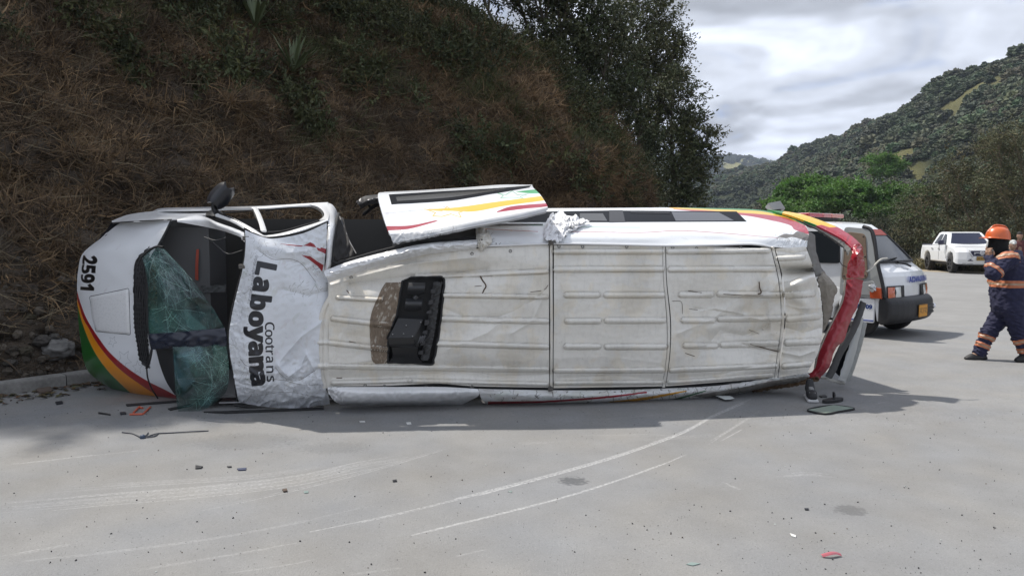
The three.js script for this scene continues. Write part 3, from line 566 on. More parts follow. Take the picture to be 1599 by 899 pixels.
const crumple = (px, py, sc, sd = 0) => { const x = px / sc + sd, y = py / sc - sd, wx = 0.35 * n2(x * .7 + 9, y * .7), wy = .35 * n2(x * .7, y * .7 + 5); return 0.6 * ridged(x + wx, y + wy) + 0.3 * ridged(x * 2.1 + wy + 4, y * 2.1 + wx) + 0.1 * ridged(x * 4.3, y * 4.3 + 8); };
const tubeV = (pts, r, seg = 20, rs = 8) => tube(pts.map((p) => onVan(...p)), r, seg, rs);

// ---- materials
const grimeTex = dataTex(1024, 1024, (u, v) => {
  const a = fbm(u * 14, v * 14, 5), b = fbm(u * 60, v * 22, 4), c = fbm(u * 5 + 3, v * 5, 3), sp = n2(u * 240, v * 240); let k = 1 - 0.13 * sstep(-0.1, 0.6, c) - 0.07 * sstep(0, 0.6, b) + 0.04 * a; if (sp > 0.86) k *= 0.72;
  const w = 0.06 * sstep(0.0, 0.5, a + c); return [0.715 * k, (0.69 - w * 0.4) * k, (0.635 - w) * k];
}); 
const roofM = phys([1, 1, 1], 0.36, { map: grimeTex, clearcoat: 0.55, clearcoatRoughness: 0.22 });
const dustTex = dataTex(512, 512, (u, v) => { const a = fbm(u * 12, v * 12, 5), b = fbm(u * 45, v * 30, 3); const k = 1 - 0.09 * sstep(0.05, .5, a) - 0.06 * sstep(.1, .5, b); return [0.74 * k, 0.745 * k, 0.75 * k]; });
const paintM = phys([1, 1, 1], 0.32, { map: dustTex, clearcoat: 0.6, clearcoatRoughness: 0.15 });
const creamM = phys([1, 1, 1], 0.5, { map: grimeTex });
const blackM = std([0.012, 0.012, 0.013], 0.55), rubberM = std([0.018, 0.018, 0.019], 0.8), darkM = std([0.15, 0.15, 0.152], 0.9), underfloorM = std([0.06, 0.058, 0.055], 0.95), greyPlasticM = std([0.10, 0.10, 0.105], 0.6);
const bareM = std([0.23, 0.225, 0.21], 0.55, 0.35), primerM = std([0.17, 0.165, 0.155], 0.8), tornM = std([0.12, 0.11, 0.10], 0.85);
const glassBlackM = phys([0.010, 0.011, 0.014], 0.4, { specularIntensity: 0.12 });
const redM = phys([0.33, 0.012, 0.022], 0.35, { clearcoat: 0.6, clearcoatRoughness: 0.2 });

const van = thing('overturned_minibus', 'wrecked white minibus on its side across the road, dented roof facing out', 'minibus', [0.2, 0, -7.8]);
const P = (name, geo, mat, parent = van, kind) => partW(name, geo, mat, parent, kind);

// ---- roof: panels between flanges, pressed ribs, dents
const RIBS = [ // x0, y0, x1, y1, half width px
  [520, 497.5, 611, 508, 4], [685, 497.5, 854, 501.5, 4.2], [515, 535, 608, 545.5, 4], [680, 536, 854, 541.5, 4.2], [514, 572, 854, 577.5, 4], [528, 464, 595, 468, 3.4], [694, 461, 854, 463.5, 3.4], [650, 431.5, 854, 423.5, 3.6],
  [866, 392.4, 1034, 392.4, 4], [867, 420.5, 1034, 420, 4.2], [885, 460.5, 933, 460.5, 4.4], [947, 460.5, 1035, 460.5, 4.4], [886, 501.3, 935, 501.3, 4.4], [948, 500.5, 1036, 500.5, 4.4], [885, 541, 934, 541, 4.4], [948, 541.4, 1038, 541.4, 4.4], [868, 578.8, 1035, 578, 4], [868, 598, 1034, 597, 3.4],
  [1045, 392.5, 1200, 391, 4], [1047, 420.3, 1210, 419.6, 4.2], [1064, 460, 1111, 460, 4.4], [1124, 459, 1218, 460.5, 4.4], [1068, 500, 1114, 500, 4.4], [1125, 498, 1218, 497, 4.4], [1071, 539.5, 1118, 539.5, 4.4], [1129, 538, 1213, 536, 4.4], [1049, 578, 1211, 571, 4], [1046, 597, 1205, 586, 3.4],
  [1215, 403, 1255, 401, 4], [1228, 461, 1270, 458, 5], [1232, 498, 1278, 494, 5], [1230, 535, 1278, 533, 5], [1226, 572, 1266, 568, 4.5], [520, 597.5, 640, 594, 3.4], [640, 594, 854, 600, 3.4],
];
const DENTS = [ // x, y, sx, sy, angle, metres
  [560, 425, 95, 34, -0.15, -0.08], [700, 415, 120, 18, 0.1, -0.03], [800, 490, 46, 38, -0.4, -0.022], [830, 480, 20, 26, 0.5, 0.020], [745, 580, 90, 16, 0.05, -0.030], [600, 585, 60, 14, 0, -0.022], [640, 500, 60, 60, 0, -0.03],
  [1130, 500, 60, 48, 0.3, -0.042], [1118, 512, 16, 12, 0, 0.022], [1160, 545, 60, 22, 0.2, -0.03], [1185, 425, 28, 22, 0.2, -0.028], [1200, 445, 10, 24, 0.2, 0.02], [1085, 430, 50, 20, 0, 0.010], [1020, 560, 40, 30, 0, 0.012], [950, 480, 70, 60, 0, 0.012],
  [1245, 398, 20, 16, 0, 0.02], [1248, 441, 26, 12, -0.35, 0.085], [1252, 422, 32, 6, 0.0, -0.12], [1236, 478, 18, 10, 0.3, -0.03], [1262, 470, 12, 18, 0, 0.03], [1250, 470, 22, 22, 0, 0.02], [1240, 515, 40, 10, 0.0, -0.018], [1240, 555, 24, 18, 0, -0.02], [1190, 590, 60, 10, -0.1, -0.03], [1150, 480, 30, 9, -0.5, 0.014],
];
const CREASES = [ // polyline, metres, width px
  [[[700, 545], [760, 520], [812, 478], [852, 462]], 0.010, 9], [[[690, 480], [740, 500], [800, 492]], -0.008, 8], [[[1060, 520], [1110, 500], [1150, 470], [1200, 430]], 0.010, 7], [[[1100, 545], [1125, 515], [1165, 525], [1205, 505]], -0.012, 6], [[[1215, 440], [1200, 470], [1205, 520]], 0.012, 6], [[[530, 520], [600, 530], [690, 515]], -0.006, 10], [[[1225, 510], [1255, 520], [1280, 512]], -0.014, 4], [[[1222, 550], [1250, 556], [1272, 548]], 0.014, 5], [[[880, 590], [960, 586], [1030, 592]], -0.005, 5],
  [[[845, 432], [850, 460], [832, 500], [800, 520]], 0.012, 5], [[[760, 500], [800, 487], [850, 455], [858, 420]], -0.010, 5], [[[700, 433], [760, 427], [850, 421]], -0.006, 4], [[[545, 442], [640, 432], [692, 427], [760, 421]], -0.030, 7], [[[512, 446], [560, 432], [640, 412], [740, 402]], 0.022, 9],
  [[[1100, 484], [1118, 482], [1150, 488], [1190, 500]], 0.010, 4], [[[1130, 520], [1160, 523], [1200, 512]], -0.012, 5], [[[1160, 537], [1200, 546], [1216, 548]], -0.018, 4], [[[1185, 440], [1186, 458]], -0.012, 4], [[[1070, 455], [1098, 458]], -0.007, 3], [[[1085, 482], [1115, 484], [1158, 492]], -0.007, 3],
  [[[1220, 445], [1240, 436], [1262, 424]], -0.020, 4], [[[1222, 420], [1245, 424], [1270, 420]], -0.028, 5], [[[1222, 475], [1250, 482], [1284, 480]], 0.012, 5], [[[520, 590], [620, 588], [720, 580], [780, 588], [858, 584]], -0.012, 6], [[[520, 570], [600, 560], [680, 568]], 0.008, 10], [[[1060, 590], [1120, 586], [1200, 566]], -0.010, 5], [[[860, 560], [940, 556], [1030, 566]], 0.004, 12],
  [[[525, 480], [535, 520], [520, 565]], 0.006, 8], [[[1206, 390], [1240, 396], [1262, 392]], -0.014, 4],
];
function roofW(px, py) {
  const yc = (py - 491) / 118; let w = -0.055 * yc * yc - 0.03 * yc ** 4;
  w -= 0.16 * sstep(1225, 1300, px) ** 2 + 0.03 * sstep(560, 500, px);
  for (const [x, y, sx, sy, an, am] of DENTS) { const dx = px - x, dy = py - y, c = Math.cos(an), s = Math.sin(an), e = ((dx * c + dy * s) / sx) ** 2 + ((dy * c - dx * s) / sy) ** 2; if (e < 9) w += 2.0 * am * Math.exp(-e * 1.1); }
  for (const [L, am, wd] of CREASES) { const d = dLine(px, py, L); if (d < wd * 5) w += 2.2 * am * Math.exp(-d / wd); }
  for (const [x0, y0, x1, y1, hw] of RIBS) { if (px < x0 - 9 || px > x1 + 9) continue; const d = dSeg(px, py, [x0, y0], [x1, y1]); if (d < hw) w += 0.034 * Math.pow(1 - (d / hw) ** 2, 0.42); else if (d < hw * 1.4) w -= 0.009 * (1 - (d - hw) / (hw * 0.4)); }
  w += 0.0045 * fbm(px / 60, py / 40, 3) + 0.0012 * n2(px / 14, py / 11);
  w += 0.010 * sstep(1130, 1260, px) * crumple(px, py, 46, 2) * 0.6;
  return w;
}
const RECESS = [[627.6, 439.6], [642, 433], [690, 431.6], [693.5, 438], [692, 470], [684.6, 527], [675.7, 568], [604.5, 566], [607, 545], [605, 527], [618.7, 491]];
const roofSurf = (top, bot, rows = 7) => { const R = []; for (let j = 0; j < rows; j++) { const b = j / (rows - 1); R.push([0, .25, .5, .75, 1].map((a) => { const p = spline(top, a), q = spline(bot, a); return [lerp(p[0], q[0], b), lerp(p[1], q[1], b), 0]; })); } return surf(R, { linear: true }); };
const sideJoin = (L, R) => surf(L.map((l, j) => [0, .25, .5, .75, 1].map((a) => { const r = R[j]; return [lerp(l[0], r[0], a), lerp(l[1], r[1], a), 0]; })));
const panels = [
  [[[512, 438], [519, 464], [512, 511], [510.5, 560], [511, 603]], [[857, 379], [857, 440], [858, 500], [858, 560], [857.5, 605]], 250, 230],
  [[[865, 383], [865, 440], [865, 500], [864.5, 560], [864.5, 606]], [[1034, 383.5], [1036, 440], [1041, 499], [1041, 552], [1034, 603]], 130, 230],
  [[[1040, 383.5], [1042, 440], [1048, 499], [1047, 552], [1040, 603]], [[1204, 387.5], [1216, 440], [1220, 500], [1214, 552], [1209, 590]], 140, 230],
  [[[1211, 388], [1224, 440], [1227, 500], [1221, 552], [1216, 589]], [[1259, 385], [1272, 424], [1285, 491], [1280, 545], [1261, 582]], 64, 230],
];
// the first panel's top edge follows the buckled gutter, so it is laid out from its top and bottom edges
const p1 = surf((() => { const top = [[512, 438], [580, 415], [655, 397], [742, 388], [857, 380]], bot = [[511, 603], [600, 602], [680, 599], [747, 603], [857.5, 605]], R = []; for (let j = 0; j <= 8; j++) R.push(top.map((p, k) => { const b = j / 8, bow = k === 0 ? 1.5 * Math.sin(b * 3.1) : 0; return [lerp(p[0], bot[k][0], b) + bow, lerp(p[1], bot[k][1], b), 0]; })); return R; })());
const panelSurf = [p1, ...panels.slice(1).map(([l, r]) => sideJoin(l, r))];
panelSurf.forEach((s, k) => P('roof_panel', s.geo(panels[k][2], panels[k][3], null, { metric: true, w: (x, y) => roofW(x, y), skip: k === 0 ? (x, y) => inPoly(RECESS, x, y) : null }), roofM));
// flanges between the panels
for (const L of [[[861, 380], [861, 440], [861.5, 500], [861.3, 560], [861, 607]], [[1037, 382.5], [1039, 440], [1044.5, 499], [1044, 552], [1037, 605]], [[1207.5, 386], [1220, 440], [1223.5, 500], [1217.5, 552], [1212.5, 591]]]) {
  const s = surf([0, .25, .5, .75, 1].map((b) => { const p = spline(L, b); return [-3, -1.5, 0, 1.5, 3].map((o) => [p[0] + o * 0.8, p[1], 0]); }));
  P('roof_flange', s.geo(10, 120, (x, y, a) => 0.010 * Math.sin(a * Math.PI) - 0.006, { metric: true, w: roofW, thick: 0.012 }), roofM);
}
{ // front flange, folded with the roof
  const L = [[524, 453], [508, 480], [502, 505], [501, 540], [502, 580], [507, 606]];
  const s = surf([0, .2, .4, .6, .8, 1].map((b) => { const p = spline(L, b); return [-6, -1.5, 3, 8, 13].map((o) => [p[0] + o, p[1], 0]); }));
  P('roof_flange', s.geo(24, 100, (x, y, a) => 0.014 * Math.abs(Math.sin(a * Math.PI * 2)) ** 0.6 - 0.002, { metric: true, w: (x, y) => roofW(Math.max(x, 512), y) - 0.01, thick: 0.012 }), roofM);
}
// brown patch of old adhesive where a cover was torn off
{
  const l = [[602, 441], [595, 452], [589, 466], [581, 485], [577, 507], [578, 535], [580, 560], [586, 568]], r = [[628, 440.5], [626, 452], [624, 468], [619.5, 488], [612, 508], [606.5, 530], [607.5, 548], [603, 567.5]];
  const s = surf(l.map((p, j) => [0, .33, .66, 1].map((a) => [lerp(p[0], r[j][0], a), lerp(p[1], r[j][1], a), 0])));
  const m = std([1, 1, 1], 0.95, 0, { map: dataTex(128, 256, (u, v) => { const a = fbm(u * 8, v * 16, 4), b = fbm(u * 3, v * 6 + 5, 3); const k = 1 + 0.35 * a + 0.3 * b; const pale = sstep(.25, .5, b + a * .5); return [lerp(0.20 * k, .36, pale), lerp(0.155 * k, .33, pale), lerp(0.115 * k, .28, pale)]; }) });
  P('adhesive_patch', s.geo(26, 80, (x, y) => 0.004 + 0.001 * n2(x / 3, y / 3), { w: roofW, thick: 0.006 }), m);
}
// opening for the roof fan, with its black housing
{
  const fan = new THREE.Group(); fan.name = 'roof_fan'; fan.userData.label = 'black roof ventilation unit in a ragged opening of the roof'; van.add(fan);
  const Q = (n, g, m) => partW(n, g, m, fan);
  // sunk tray
  const flat = (pts, w) => { const s = new THREE.Shape(pts.map((p) => new THREE.Vector2(p[0], p[1]))), g = new THREE.ShapeGeometry(s), A = g.attributes.position; for (let i = 0; i < A.count; i++) { const p = onVan(A.getX(i), A.getY(i), w); A.setXYZ(i, p.x, p.y, p.z); } g.computeVertexNormals(); return g; };
  const tray = flat(RECESS, -0.16), wall = []; 
  for (let i = 0; i < RECESS.length; i++) { const a = RECESS[i], b = RECESS[(i + 1) % RECESS.length], k = wall.length / 3; for (const [p, w] of [[a, 0], [b, 0], [a, -0.16], [b, -0.16]]) { const v = onVan(p[0], p[1], w ? w : roofW(p[0], p[1]) - 0.002); wall.push(v.x, v.y, v.z); } }
  const wi = []; for (let k = 0; k < RECESS.length; k++) wi.push(k * 4, k * 4 + 2, k * 4 + 1, k * 4 + 1, k * 4 + 2, k * 4 + 3);
  Q('tray', merge([tray, geoFrom(wall, wi)]), std([0.010, 0.010, 0.011], 0.5));
  const rim = []; for (let i = 0; i < RECESS.length; i++) { const a = RECESS[i], b = RECESS[(i + 1) % RECESS.length]; for (let k = 0; k < 6; k++) { const x = lerp(a[0], b[0], k / 6) + 1.2 * n2(i * 3 + k, 2), y = lerp(a[1], b[1], k / 6) + 1.2 * n2(4, i * 3 + k); rim.push(onVan(x, y, roofW(x, y) + 0.003)); } }
  Q('rim', tube(rim, 0.010, 260, 6, true), rubberM);
  const strip = surf([[677, 440], [672, 470], [668, 500], [663, 530], [655, 562]].map(([x, y]) => [[x, y, -0.05], [x + 6, y, -.03], [x + 13, y + 1, -0.02]]));
  Q('side_tray', strip.geo(8, 60, (x, y) => 0.012 * ridged(y / 5, x / 16) , { thick: 0.02 }), std([0.03, 0.03, 0.031], 0.6));
  for (let k = 0; k < 7; k++) { const y = 452 + k * 16, x = 676 - k * 3.2; Q('bracket', new THREE.BufferGeometry().copy(surf([[[x - 3, y + k % 3, -0.02], [x + 4, y - 1, -0.015]], [[x - 4, y + 5 + k % 2 * 3, -0.02], [x + 4, y + 6, -0.02]]]).geo(2, 2, null, { thick: 0.02 })), std([0.035, 0.035, 0.038], 0.6)); }
  // two blower drums
  const drum = (a, b, r) => { const A = onVan(...a), B = onVan(...b); return bar(A, B, r, r, 20); };
  for (const [y, x] of [[450, 650], [475, 645.5]]) {
    const c = surf([0, .25, .5, .75, 1].map((b) => [0, .33, .67, 1].map((a) => [x - 13 + 26 * a - (b - .5) * 2, y - 9 + 18 * b + (b > .99 ? 2 * Math.sin(a * 3.14) : 0), -0.075 + 0.09 * Math.sin((0.12 + 0.76 * b) * Math.PI)])));
    const d = Q('blower_drum', merge([c.geo(8, 16, null, { thick: 0.05 })]), std([0.028, 0.029, 0.032], 0.35));
  }
  Q('motor', drum([651, 462, -0.06], [648, 467, -0.06], 0.03), std([0.05, 0.05, 0.052], 0.35, .3));
  const lid = surf([[[622, 496.5, -0.02], [660, 498.5, -0.03]], [[614, 512, 0.03], [654, 513, 0.02]], [[606, 527.5, 0.085], [645, 527.5, 0.075]]], { linear: true });
  Q('housing', merge([lid.geo(10, 10, (x, y) => 0.002 * n2(x / 6, y / 6), { thick: 0.012 }), surf([[[606, 527.8, 0.085], [645, 527.8, 0.075]], [[607.5, 539, 0.075], [648, 537, 0.065]], [[611, 541, 0.045], [652, 544, 0.03]]], { linear: true }).geo(8, 8, null, { thick: 0.012 }), surf([[[645, 527.8, 0.075], [660, 498.5, -.03]], [[652, 544, 0.03], [664, 512, -.06]]], { linear: true }).geo(6, 6, null, { thick: 0.01 }), surf([[[611, 541.5, 0.04], [652, 544, 0.03]], [[613, 556, 0.01], [652, 556, 0]], [[606, 566, -0.04], [660, 567, -0.04]]], { linear: true }).geo(8, 8, null, { thick: 0.02 })]), std([0.013, 0.013, 0.014], 0.35));
  for (let k = 0; k < 3; k++) Q('louvre', surf([[[650 + k * 3.5, 535 - k * 1, 0.02 - k * .02], [656 + k * 3.5, 524 - k, 0.0 - k * .02]], [[652 + k * 3.5, 537 - k, 0.03 - k * .02], [658 + k * 3.5, 526 - k, 0.01 - k * .02]]], { linear: true }).geo(2, 2, null, { thick: 0.006 }), std([0.11, 0.11, 0.115], 0.4));
  for (const [x, y] of [[613, 522], [630, 521], [644, 525], [657, 503], [634, 508]]) Q('screw', new THREE.SphereGeometry(0.006, 8, 6).translate(...onVan(x, y, lerp(-0.02, .085, (y - 497) / 31) + .004).toArray()), std([0.4, .4, .4], .3, .8));
}
// buckled gutter between roof and the open side, and rivets along it
const lip = surf([
  [[505, 423, -0.03], [545, 408, -0.05], [592, 395.5, -0.06], [655, 381.5, -0.05], [700, 377, -0.05], [745, 374, -0.06]],
  [[507, 428, 0.02], [545, 413, 0.02], [592, 401, 0.02], [655, 386, 0.02], [700, 381, 0.02], [745, 378, 0.0]],
  [[510, 434, 0.025], [545, 421, 0.01], [592, 408, 0.015], [655, 392, 0.01], [700, 387, 0.02], [744, 384, 0.0]],
  [[514, 441, -0.05], [545, 430, -0.06], [585, 417, -0.07], [655, 399, -0.05], [700, 393, -0.05], [744, 389, -0.05]],
]);
P('roof_gutter', lip.geo(150, 26, (x, y, a) => 0.018 * crumple(x, y, 26, 4) * sstep(1, .85, a) + 0.008 * ridged(x / 30, y / 7), { metric: true, thick: 0.008 }), paintM);
for (const [x, y] of [[873, 384.5], [910, 385], [979, 385], [1051, 386.5], [1088, 387.5], [1157, 386.5], [570, 602], [600, 603], [665, 604], [675, 605.5], [737, 603.5], [797, 392], [737, 396], [548, 433]]) { const p = onVan(x, y, roofW(x, y) + 0.004), g = new THREE.TorusGeometry(0.012, 0.004, 6, 14); g.rotateY(YAW); g.translate(p.x, p.y, p.z); P('rivet', g, bareM); }
// rust and torn spots in the roof skin: short curled tears
for (const [L, r] of [[[[750, 431], [753, 437], [759, 447], [756, 452], [753, 458]], 0.010], [[[741, 447], [752, 446]], 0.004], [[[1186, 440], [1187, 450], [1189, 457], [1184, 459]], 0.009], [[[541, 453], [545, 458]], 0.006], [[[545, 533], [556, 535]], 0.006], [[[1075, 454], [1096, 457]], 0.004], [[[1050, 470], [1064, 471], [1066, 490]], 0.003], [[[1130, 459], [1160, 461], [1214, 461]], 0.004], [[[1172, 537], [1200, 545], [1216, 549]], 0.006], [[[1070, 551], [1085, 556]], 0.004], [[[525, 590], [534, 590]], 0.006], [[[1170, 515], [1186, 521]], .003], [[[1190, 514], [1214, 520]], .003], [[[828, 456], [850, 452], [856, 445]], .004], [[[1076, 482], [1090, 484]], .003]])
  P('rust_tear', tube(L.map((p) => onVan(p[0], p[1], roofW(...p) + 0.001)), r * 0.7, 12, 5), std([0.085, 0.055, 0.035], 0.95));
for (const [x, y] of [[860, 379], [859.5, 607], [752, 378]]) { const g = new THREE.IcosahedronGeometry(0.03, 2), A = g.attributes.position; for (let i = 0; i < A.count; i++) { const k = 0.8 + 0.5 * n3(A.getX(i) * 60, A.getY(i) * 60, A.getZ(i) * 60); A.setXYZ(i, A.getX(i) * k, A.getY(i) * k, A.getZ(i) * k * .6); } g.computeVertexNormals(); const p = onVan(x, y, -0.03); g.translate(p.x, p.y, p.z); P('torn_seam', g, tornM); }

// ---- lettering helper: letters set along a line, tops to the rear of the van
function textOn(ctx, S, W, H, str, line, cap, o = {}) {
  ctx.save(); const font = o.font || 'bold 100px sans-serif'; ctx.font = font; ctx.textBaseline = 'alphabetic';
  const total = ctx.measureText(str).width; let x = 0;
  for (const ch of str) {
    const w = ctx.measureText(ch).width, t = (x + w / 2) / total, p = spline(line, t), e = 0.01, q0 = spline(line, t - e), q1 = spline(line, t + e), len = Math.hypot(q1[0] - q0[0], q1[1] - q0[1]), dx = (q1[0] - q0[0]) / len, dy = (q1[1] - q0[1]) / len;
    const full = (() => { let L = 0; for (let i = 0; i < 20; i++) { const a = spline(line, i / 20), b = spline(line, (i + 1) / 20); L += Math.hypot(b[0] - a[0], b[1] - a[1]); } return L; })();
    const kx = full / total, ky = cap / 72, up = o.up || [dy, -dx];
    const toC = (px, py) => { const [a, b] = S.inv(px, py); return [a * W, b * H]; };
    const c0 = toC(...p), c1 = toC(p[0] + 2, p[1]), c2 = toC(p[0], p[1] + 2), J = [(c1[0] - c0[0]) / 2, (c1[1] - c0[1]) / 2, (c2[0] - c0[0]) / 2, (c2[1] - c0[1]) / 2];
    const vx = [dx * kx, dy * kx], vy = [-up[0] * ky, -up[1] * ky];
    ctx.setTransform(J[0] * vx[0] + J[2] * vx[1], J[1] * vx[0] + J[3] * vx[1], J[0] * vy[0] + J[2] * vy[1], J[1] * vy[0] + J[3] * vy[1], c0[0], c0[1]);
    if (o.stroke) { ctx.lineWidth = o.sw || 10; ctx.strokeStyle = o.stroke; ctx.lineJoin = 'round'; ctx.strokeText(ch, -w / 2, 0); }
    ctx.fillStyle = o.fill || '#15161f'; ctx.fillText(ch, -w / 2, 0); x += w;
  }
  ctx.restore();
}
const polyOn = (ctx, S, W, H, pts, fill, close = true, lw = 0) => { ctx.beginPath(); pts.forEach((p, i) => { const [a, b] = S.inv(p[0], p[1]); i ? ctx.lineTo(a * W, b * H) : ctx.moveTo(a * W, b * H); }); if (lw) { ctx.strokeStyle = fill; ctx.lineWidth = lw; if (close) ctx.closePath(); ctx.stroke(); } else { ctx.closePath(); ctx.fillStyle = fill; ctx.fill(); } };
const smooth = (pts, n = 24) => Array.from({ length: n + 1 }, (_, i) => spline(pts, i / n));
function basePaint(g, W, H, seed, rgb = [222, 223, 226], dirt = 0.5) { g.fillStyle = `rgb(${rgb})`; g.fillRect(0, 0, W, H); const r = mulberry(seed); for (let i = 0; i < 900 * dirt; i++) { g.fillStyle = `rgba(${110 + 40 * r() | 0},${104 + 36 * r() | 0},${92 + 30 * r() | 0},${0.02 + 0.07 * r()})`; const x = r() * W, y = r() * H, s = 2 + 26 * r() * r(); g.beginPath(); g.ellipse(x, y, s * (1 + 2 * r()), s, r() * 3, 0, 7); g.fill(); } }
function scuffs(g, S, W, H, seed, n, x0, y0, x1, y1, dark = '60,55,48') { const r = mulberry(seed); for (let i = 0; i < n; i++) { const x = lerp(x0, x1, r()), y = lerp(y0, y1, r()), a = r() * 6.3, l = 2 + 14 * r() * r(); const pts = []; for (let k = 0; k < 5; k++) pts.push([x + Math.cos(a) * l * k / 4 + r() * 2, y + Math.sin(a) * l * k / 4 + r() * 2]); g.lineCap = 'round'; polyOn(g, S, W, H, pts, `rgba(${dark},${0.25 + 0.5 * r()})`, false, 0.6 + 2.4 * r()); } }

// ---- front of the roof above the windscreen, crushed, with the lettering
const frontRoof = surf([
  [[382, 359, -0.16], [410, 370, -0.15], [431, 372, -0.13], [473, 364, -0.12], [510, 348, -0.15]],
  [[383, 385, -0.13], [412, 388, -0.08], [450, 390, -0.07], [482, 389, -0.09], [509, 385, -0.11]],
  [[379, 417, -0.15], [408, 417, -0.06], [446, 420, -0.05], [484, 424, -0.09], [507, 425, -0.16]],
  [[370, 455, -0.18], [402, 455, -0.06], [445, 455, -0.03], [488, 455, -0.05], [524, 454, -0.16]],
  [[362, 490, -0.20], [398, 490, -0.06], [440, 490, -0.03], [475, 490, -0.04], [506, 488, -0.05]],
  [[357, 525, -0.20], [395, 525, -0.06], [438, 525, -0.045], [470, 525, -0.07], [498, 525, -0.03]],
  [[360, 560, -0.21], [396, 560, -0.07], [436, 558, -0.07], [468, 560, -0.11], [498, 560, -0.03]],
  [[366, 592, -0.24], [400, 594, -0.13], [438, 594, -0.11], [472, 594, -0.10], [503, 595, -0.08]],
  [[370, 615, -0.30], [405, 616, -0.22], [442, 617, -0.19], [476, 617, -0.18], [512, 616, -0.17]],
  [[373, 628, -0.42], [410, 634, -0.38], [448, 637, -0.35], [480, 636, -0.35], [515, 630, -0.36]],
]);
const frontDisp = (x, y) => {
  const low = sstep(545, 590, y), edge = sstep(396, 366, x), up = sstep(440, 405, y) * sstep(430, 480, x);
  let d = 0.012 * edge * crumple(x, y, 34, 7) + 0.024 * low * crumple(x, y, 46, 3) + 0.015 * up * crumple(x, y, 36, 5) + 0.0018 * n2(x / 18, y / 14);
  for (const [L, am, wd] of [[[[506, 500], [470, 525], [440, 560], [432, 572]], 0.022, 6], [[[520, 452], [480, 462], [440, 452]], -0.03, 8], [[[436, 570], [450, 588], [470, 572], [478, 552], [492, 580]], 0.036, 5], [[[430, 575], [446, 595], [470, 592], [492, 578]], -0.035, 5], [[[400, 390], [430, 405], [470, 412], [494, 440]], -0.020, 6], [[[448, 395], [476, 392], [492, 402], [508, 400]], 0.018, 5], [[[384, 480], [398, 478]], .014, 4], [[[372, 520], [392, 530], [400, 548]], -.014, 4], [[[368, 575], [400, 585], [440, 582]], .02, 6]]) { const q = dLine(x, y, L); if (q < wd * 5) d += am * Math.exp(-q / wd); }
  return d;
};
{
  const tex = canvasTex(1024, 2048, (g, W, H) => {
    basePaint(g, W, H, 41, [214, 217, 222], 0.9);
    scuffs(g, frontRoof, W, H, 5, 210, 362, 400, 398, 620); scuffs(g, frontRoof, W, H, 6, 150, 380, 585, 510, 632); scuffs(g, frontRoof, W, H, 7, 46, 385, 370, 440, 400); scuffs(g, frontRoof, W, H, 8, 40, 450, 440, 520, 460); scuffs(g, frontRoof, W, H, 9, 36, 480, 390, 508, 430);
    textOn(g, frontRoof, W, H, 'Laboyana', [[403, 403], [395, 448], [389.5, 490], [388.5, 530], [389.5, 568], [394, 604]], 25, { fill: '#12131c', stroke: '#12131c', sw: 8 });
    textOn(g, frontRoof, W, H, 'Cootrans', [[413.5, 503], [414, 530], [415, 560], [417, 598]], 14.5, { fill: '#191a24', font: '100px sans-serif', stroke: '#191a24', sw: 3 });
    textOn(g, frontRoof, W, H, 'Empresa Cooperativa de Transporte', [[398, 399], [394, 420], [391, 445], [387, 470]], 5, { fill: '#55555c', font: '100px sans-serif' });
    for (const L of [[[435, 380], [450, 383], [470, 385], [484, 378], [490, 381], [496, 391], [511, 398], [510, 394], [497, 387]], [[470, 398], [484, 400], [495, 408], [505, 414], [503, 424], [496, 416], [486, 408]], [[500, 386], [510, 389], [510, 396], [500, 392]]]) polyOn(g, frontRoof, W, H, L, '#8e1420');
    polyOn(g, frontRoof, W, H, [[488, 415], [492, 421], [498, 418]], 'rgba(40,45,80,.8)', false, 4);
    for (const L of [[[430, 574], [445, 590], [466, 594], [492, 578]], [[388, 596], [430, 592], [470, 600], [510, 600]], [[375, 560], [384, 570], [400, 572]], [[404, 392], [426, 405], [450, 404], [470, 412], [492, 440]], [[400, 618], [450, 612], [505, 622]]]) polyOn(g, frontRoof, W, H, smooth(L), 'rgba(70,64,56,.75)', false, 5);
  });
  P('front_roof_panel', frontRoof.geo(150, 230, frontDisp, { thick: 0.006 }), phys([1, 1, 1], 0.36, { map: tex, clearcoat: 0.45, clearcoatRoughness: 0.2 }));
  // rubber and torn edge where the windscreen was
  P('windscreen_seal', tubeV([[383, 360, -0.18], [384, 385, -0.15], [380, 415, -.17], [371, 450, -.2], [362, 488, -.22], [357, 525, -.22], [360, 560, -.23], [366, 592, -.26], [371, 626, -.42]], 0.014, 60, 6), rubberM);
  for (const [x, y] of [[378, 416], [384, 372]]) { const p = onVan(x, y, -0.16); P('torn_bracket', box(0.06, 0.04, 0.03, p.x, p.y, p.z, 0.006), tornM); }
}

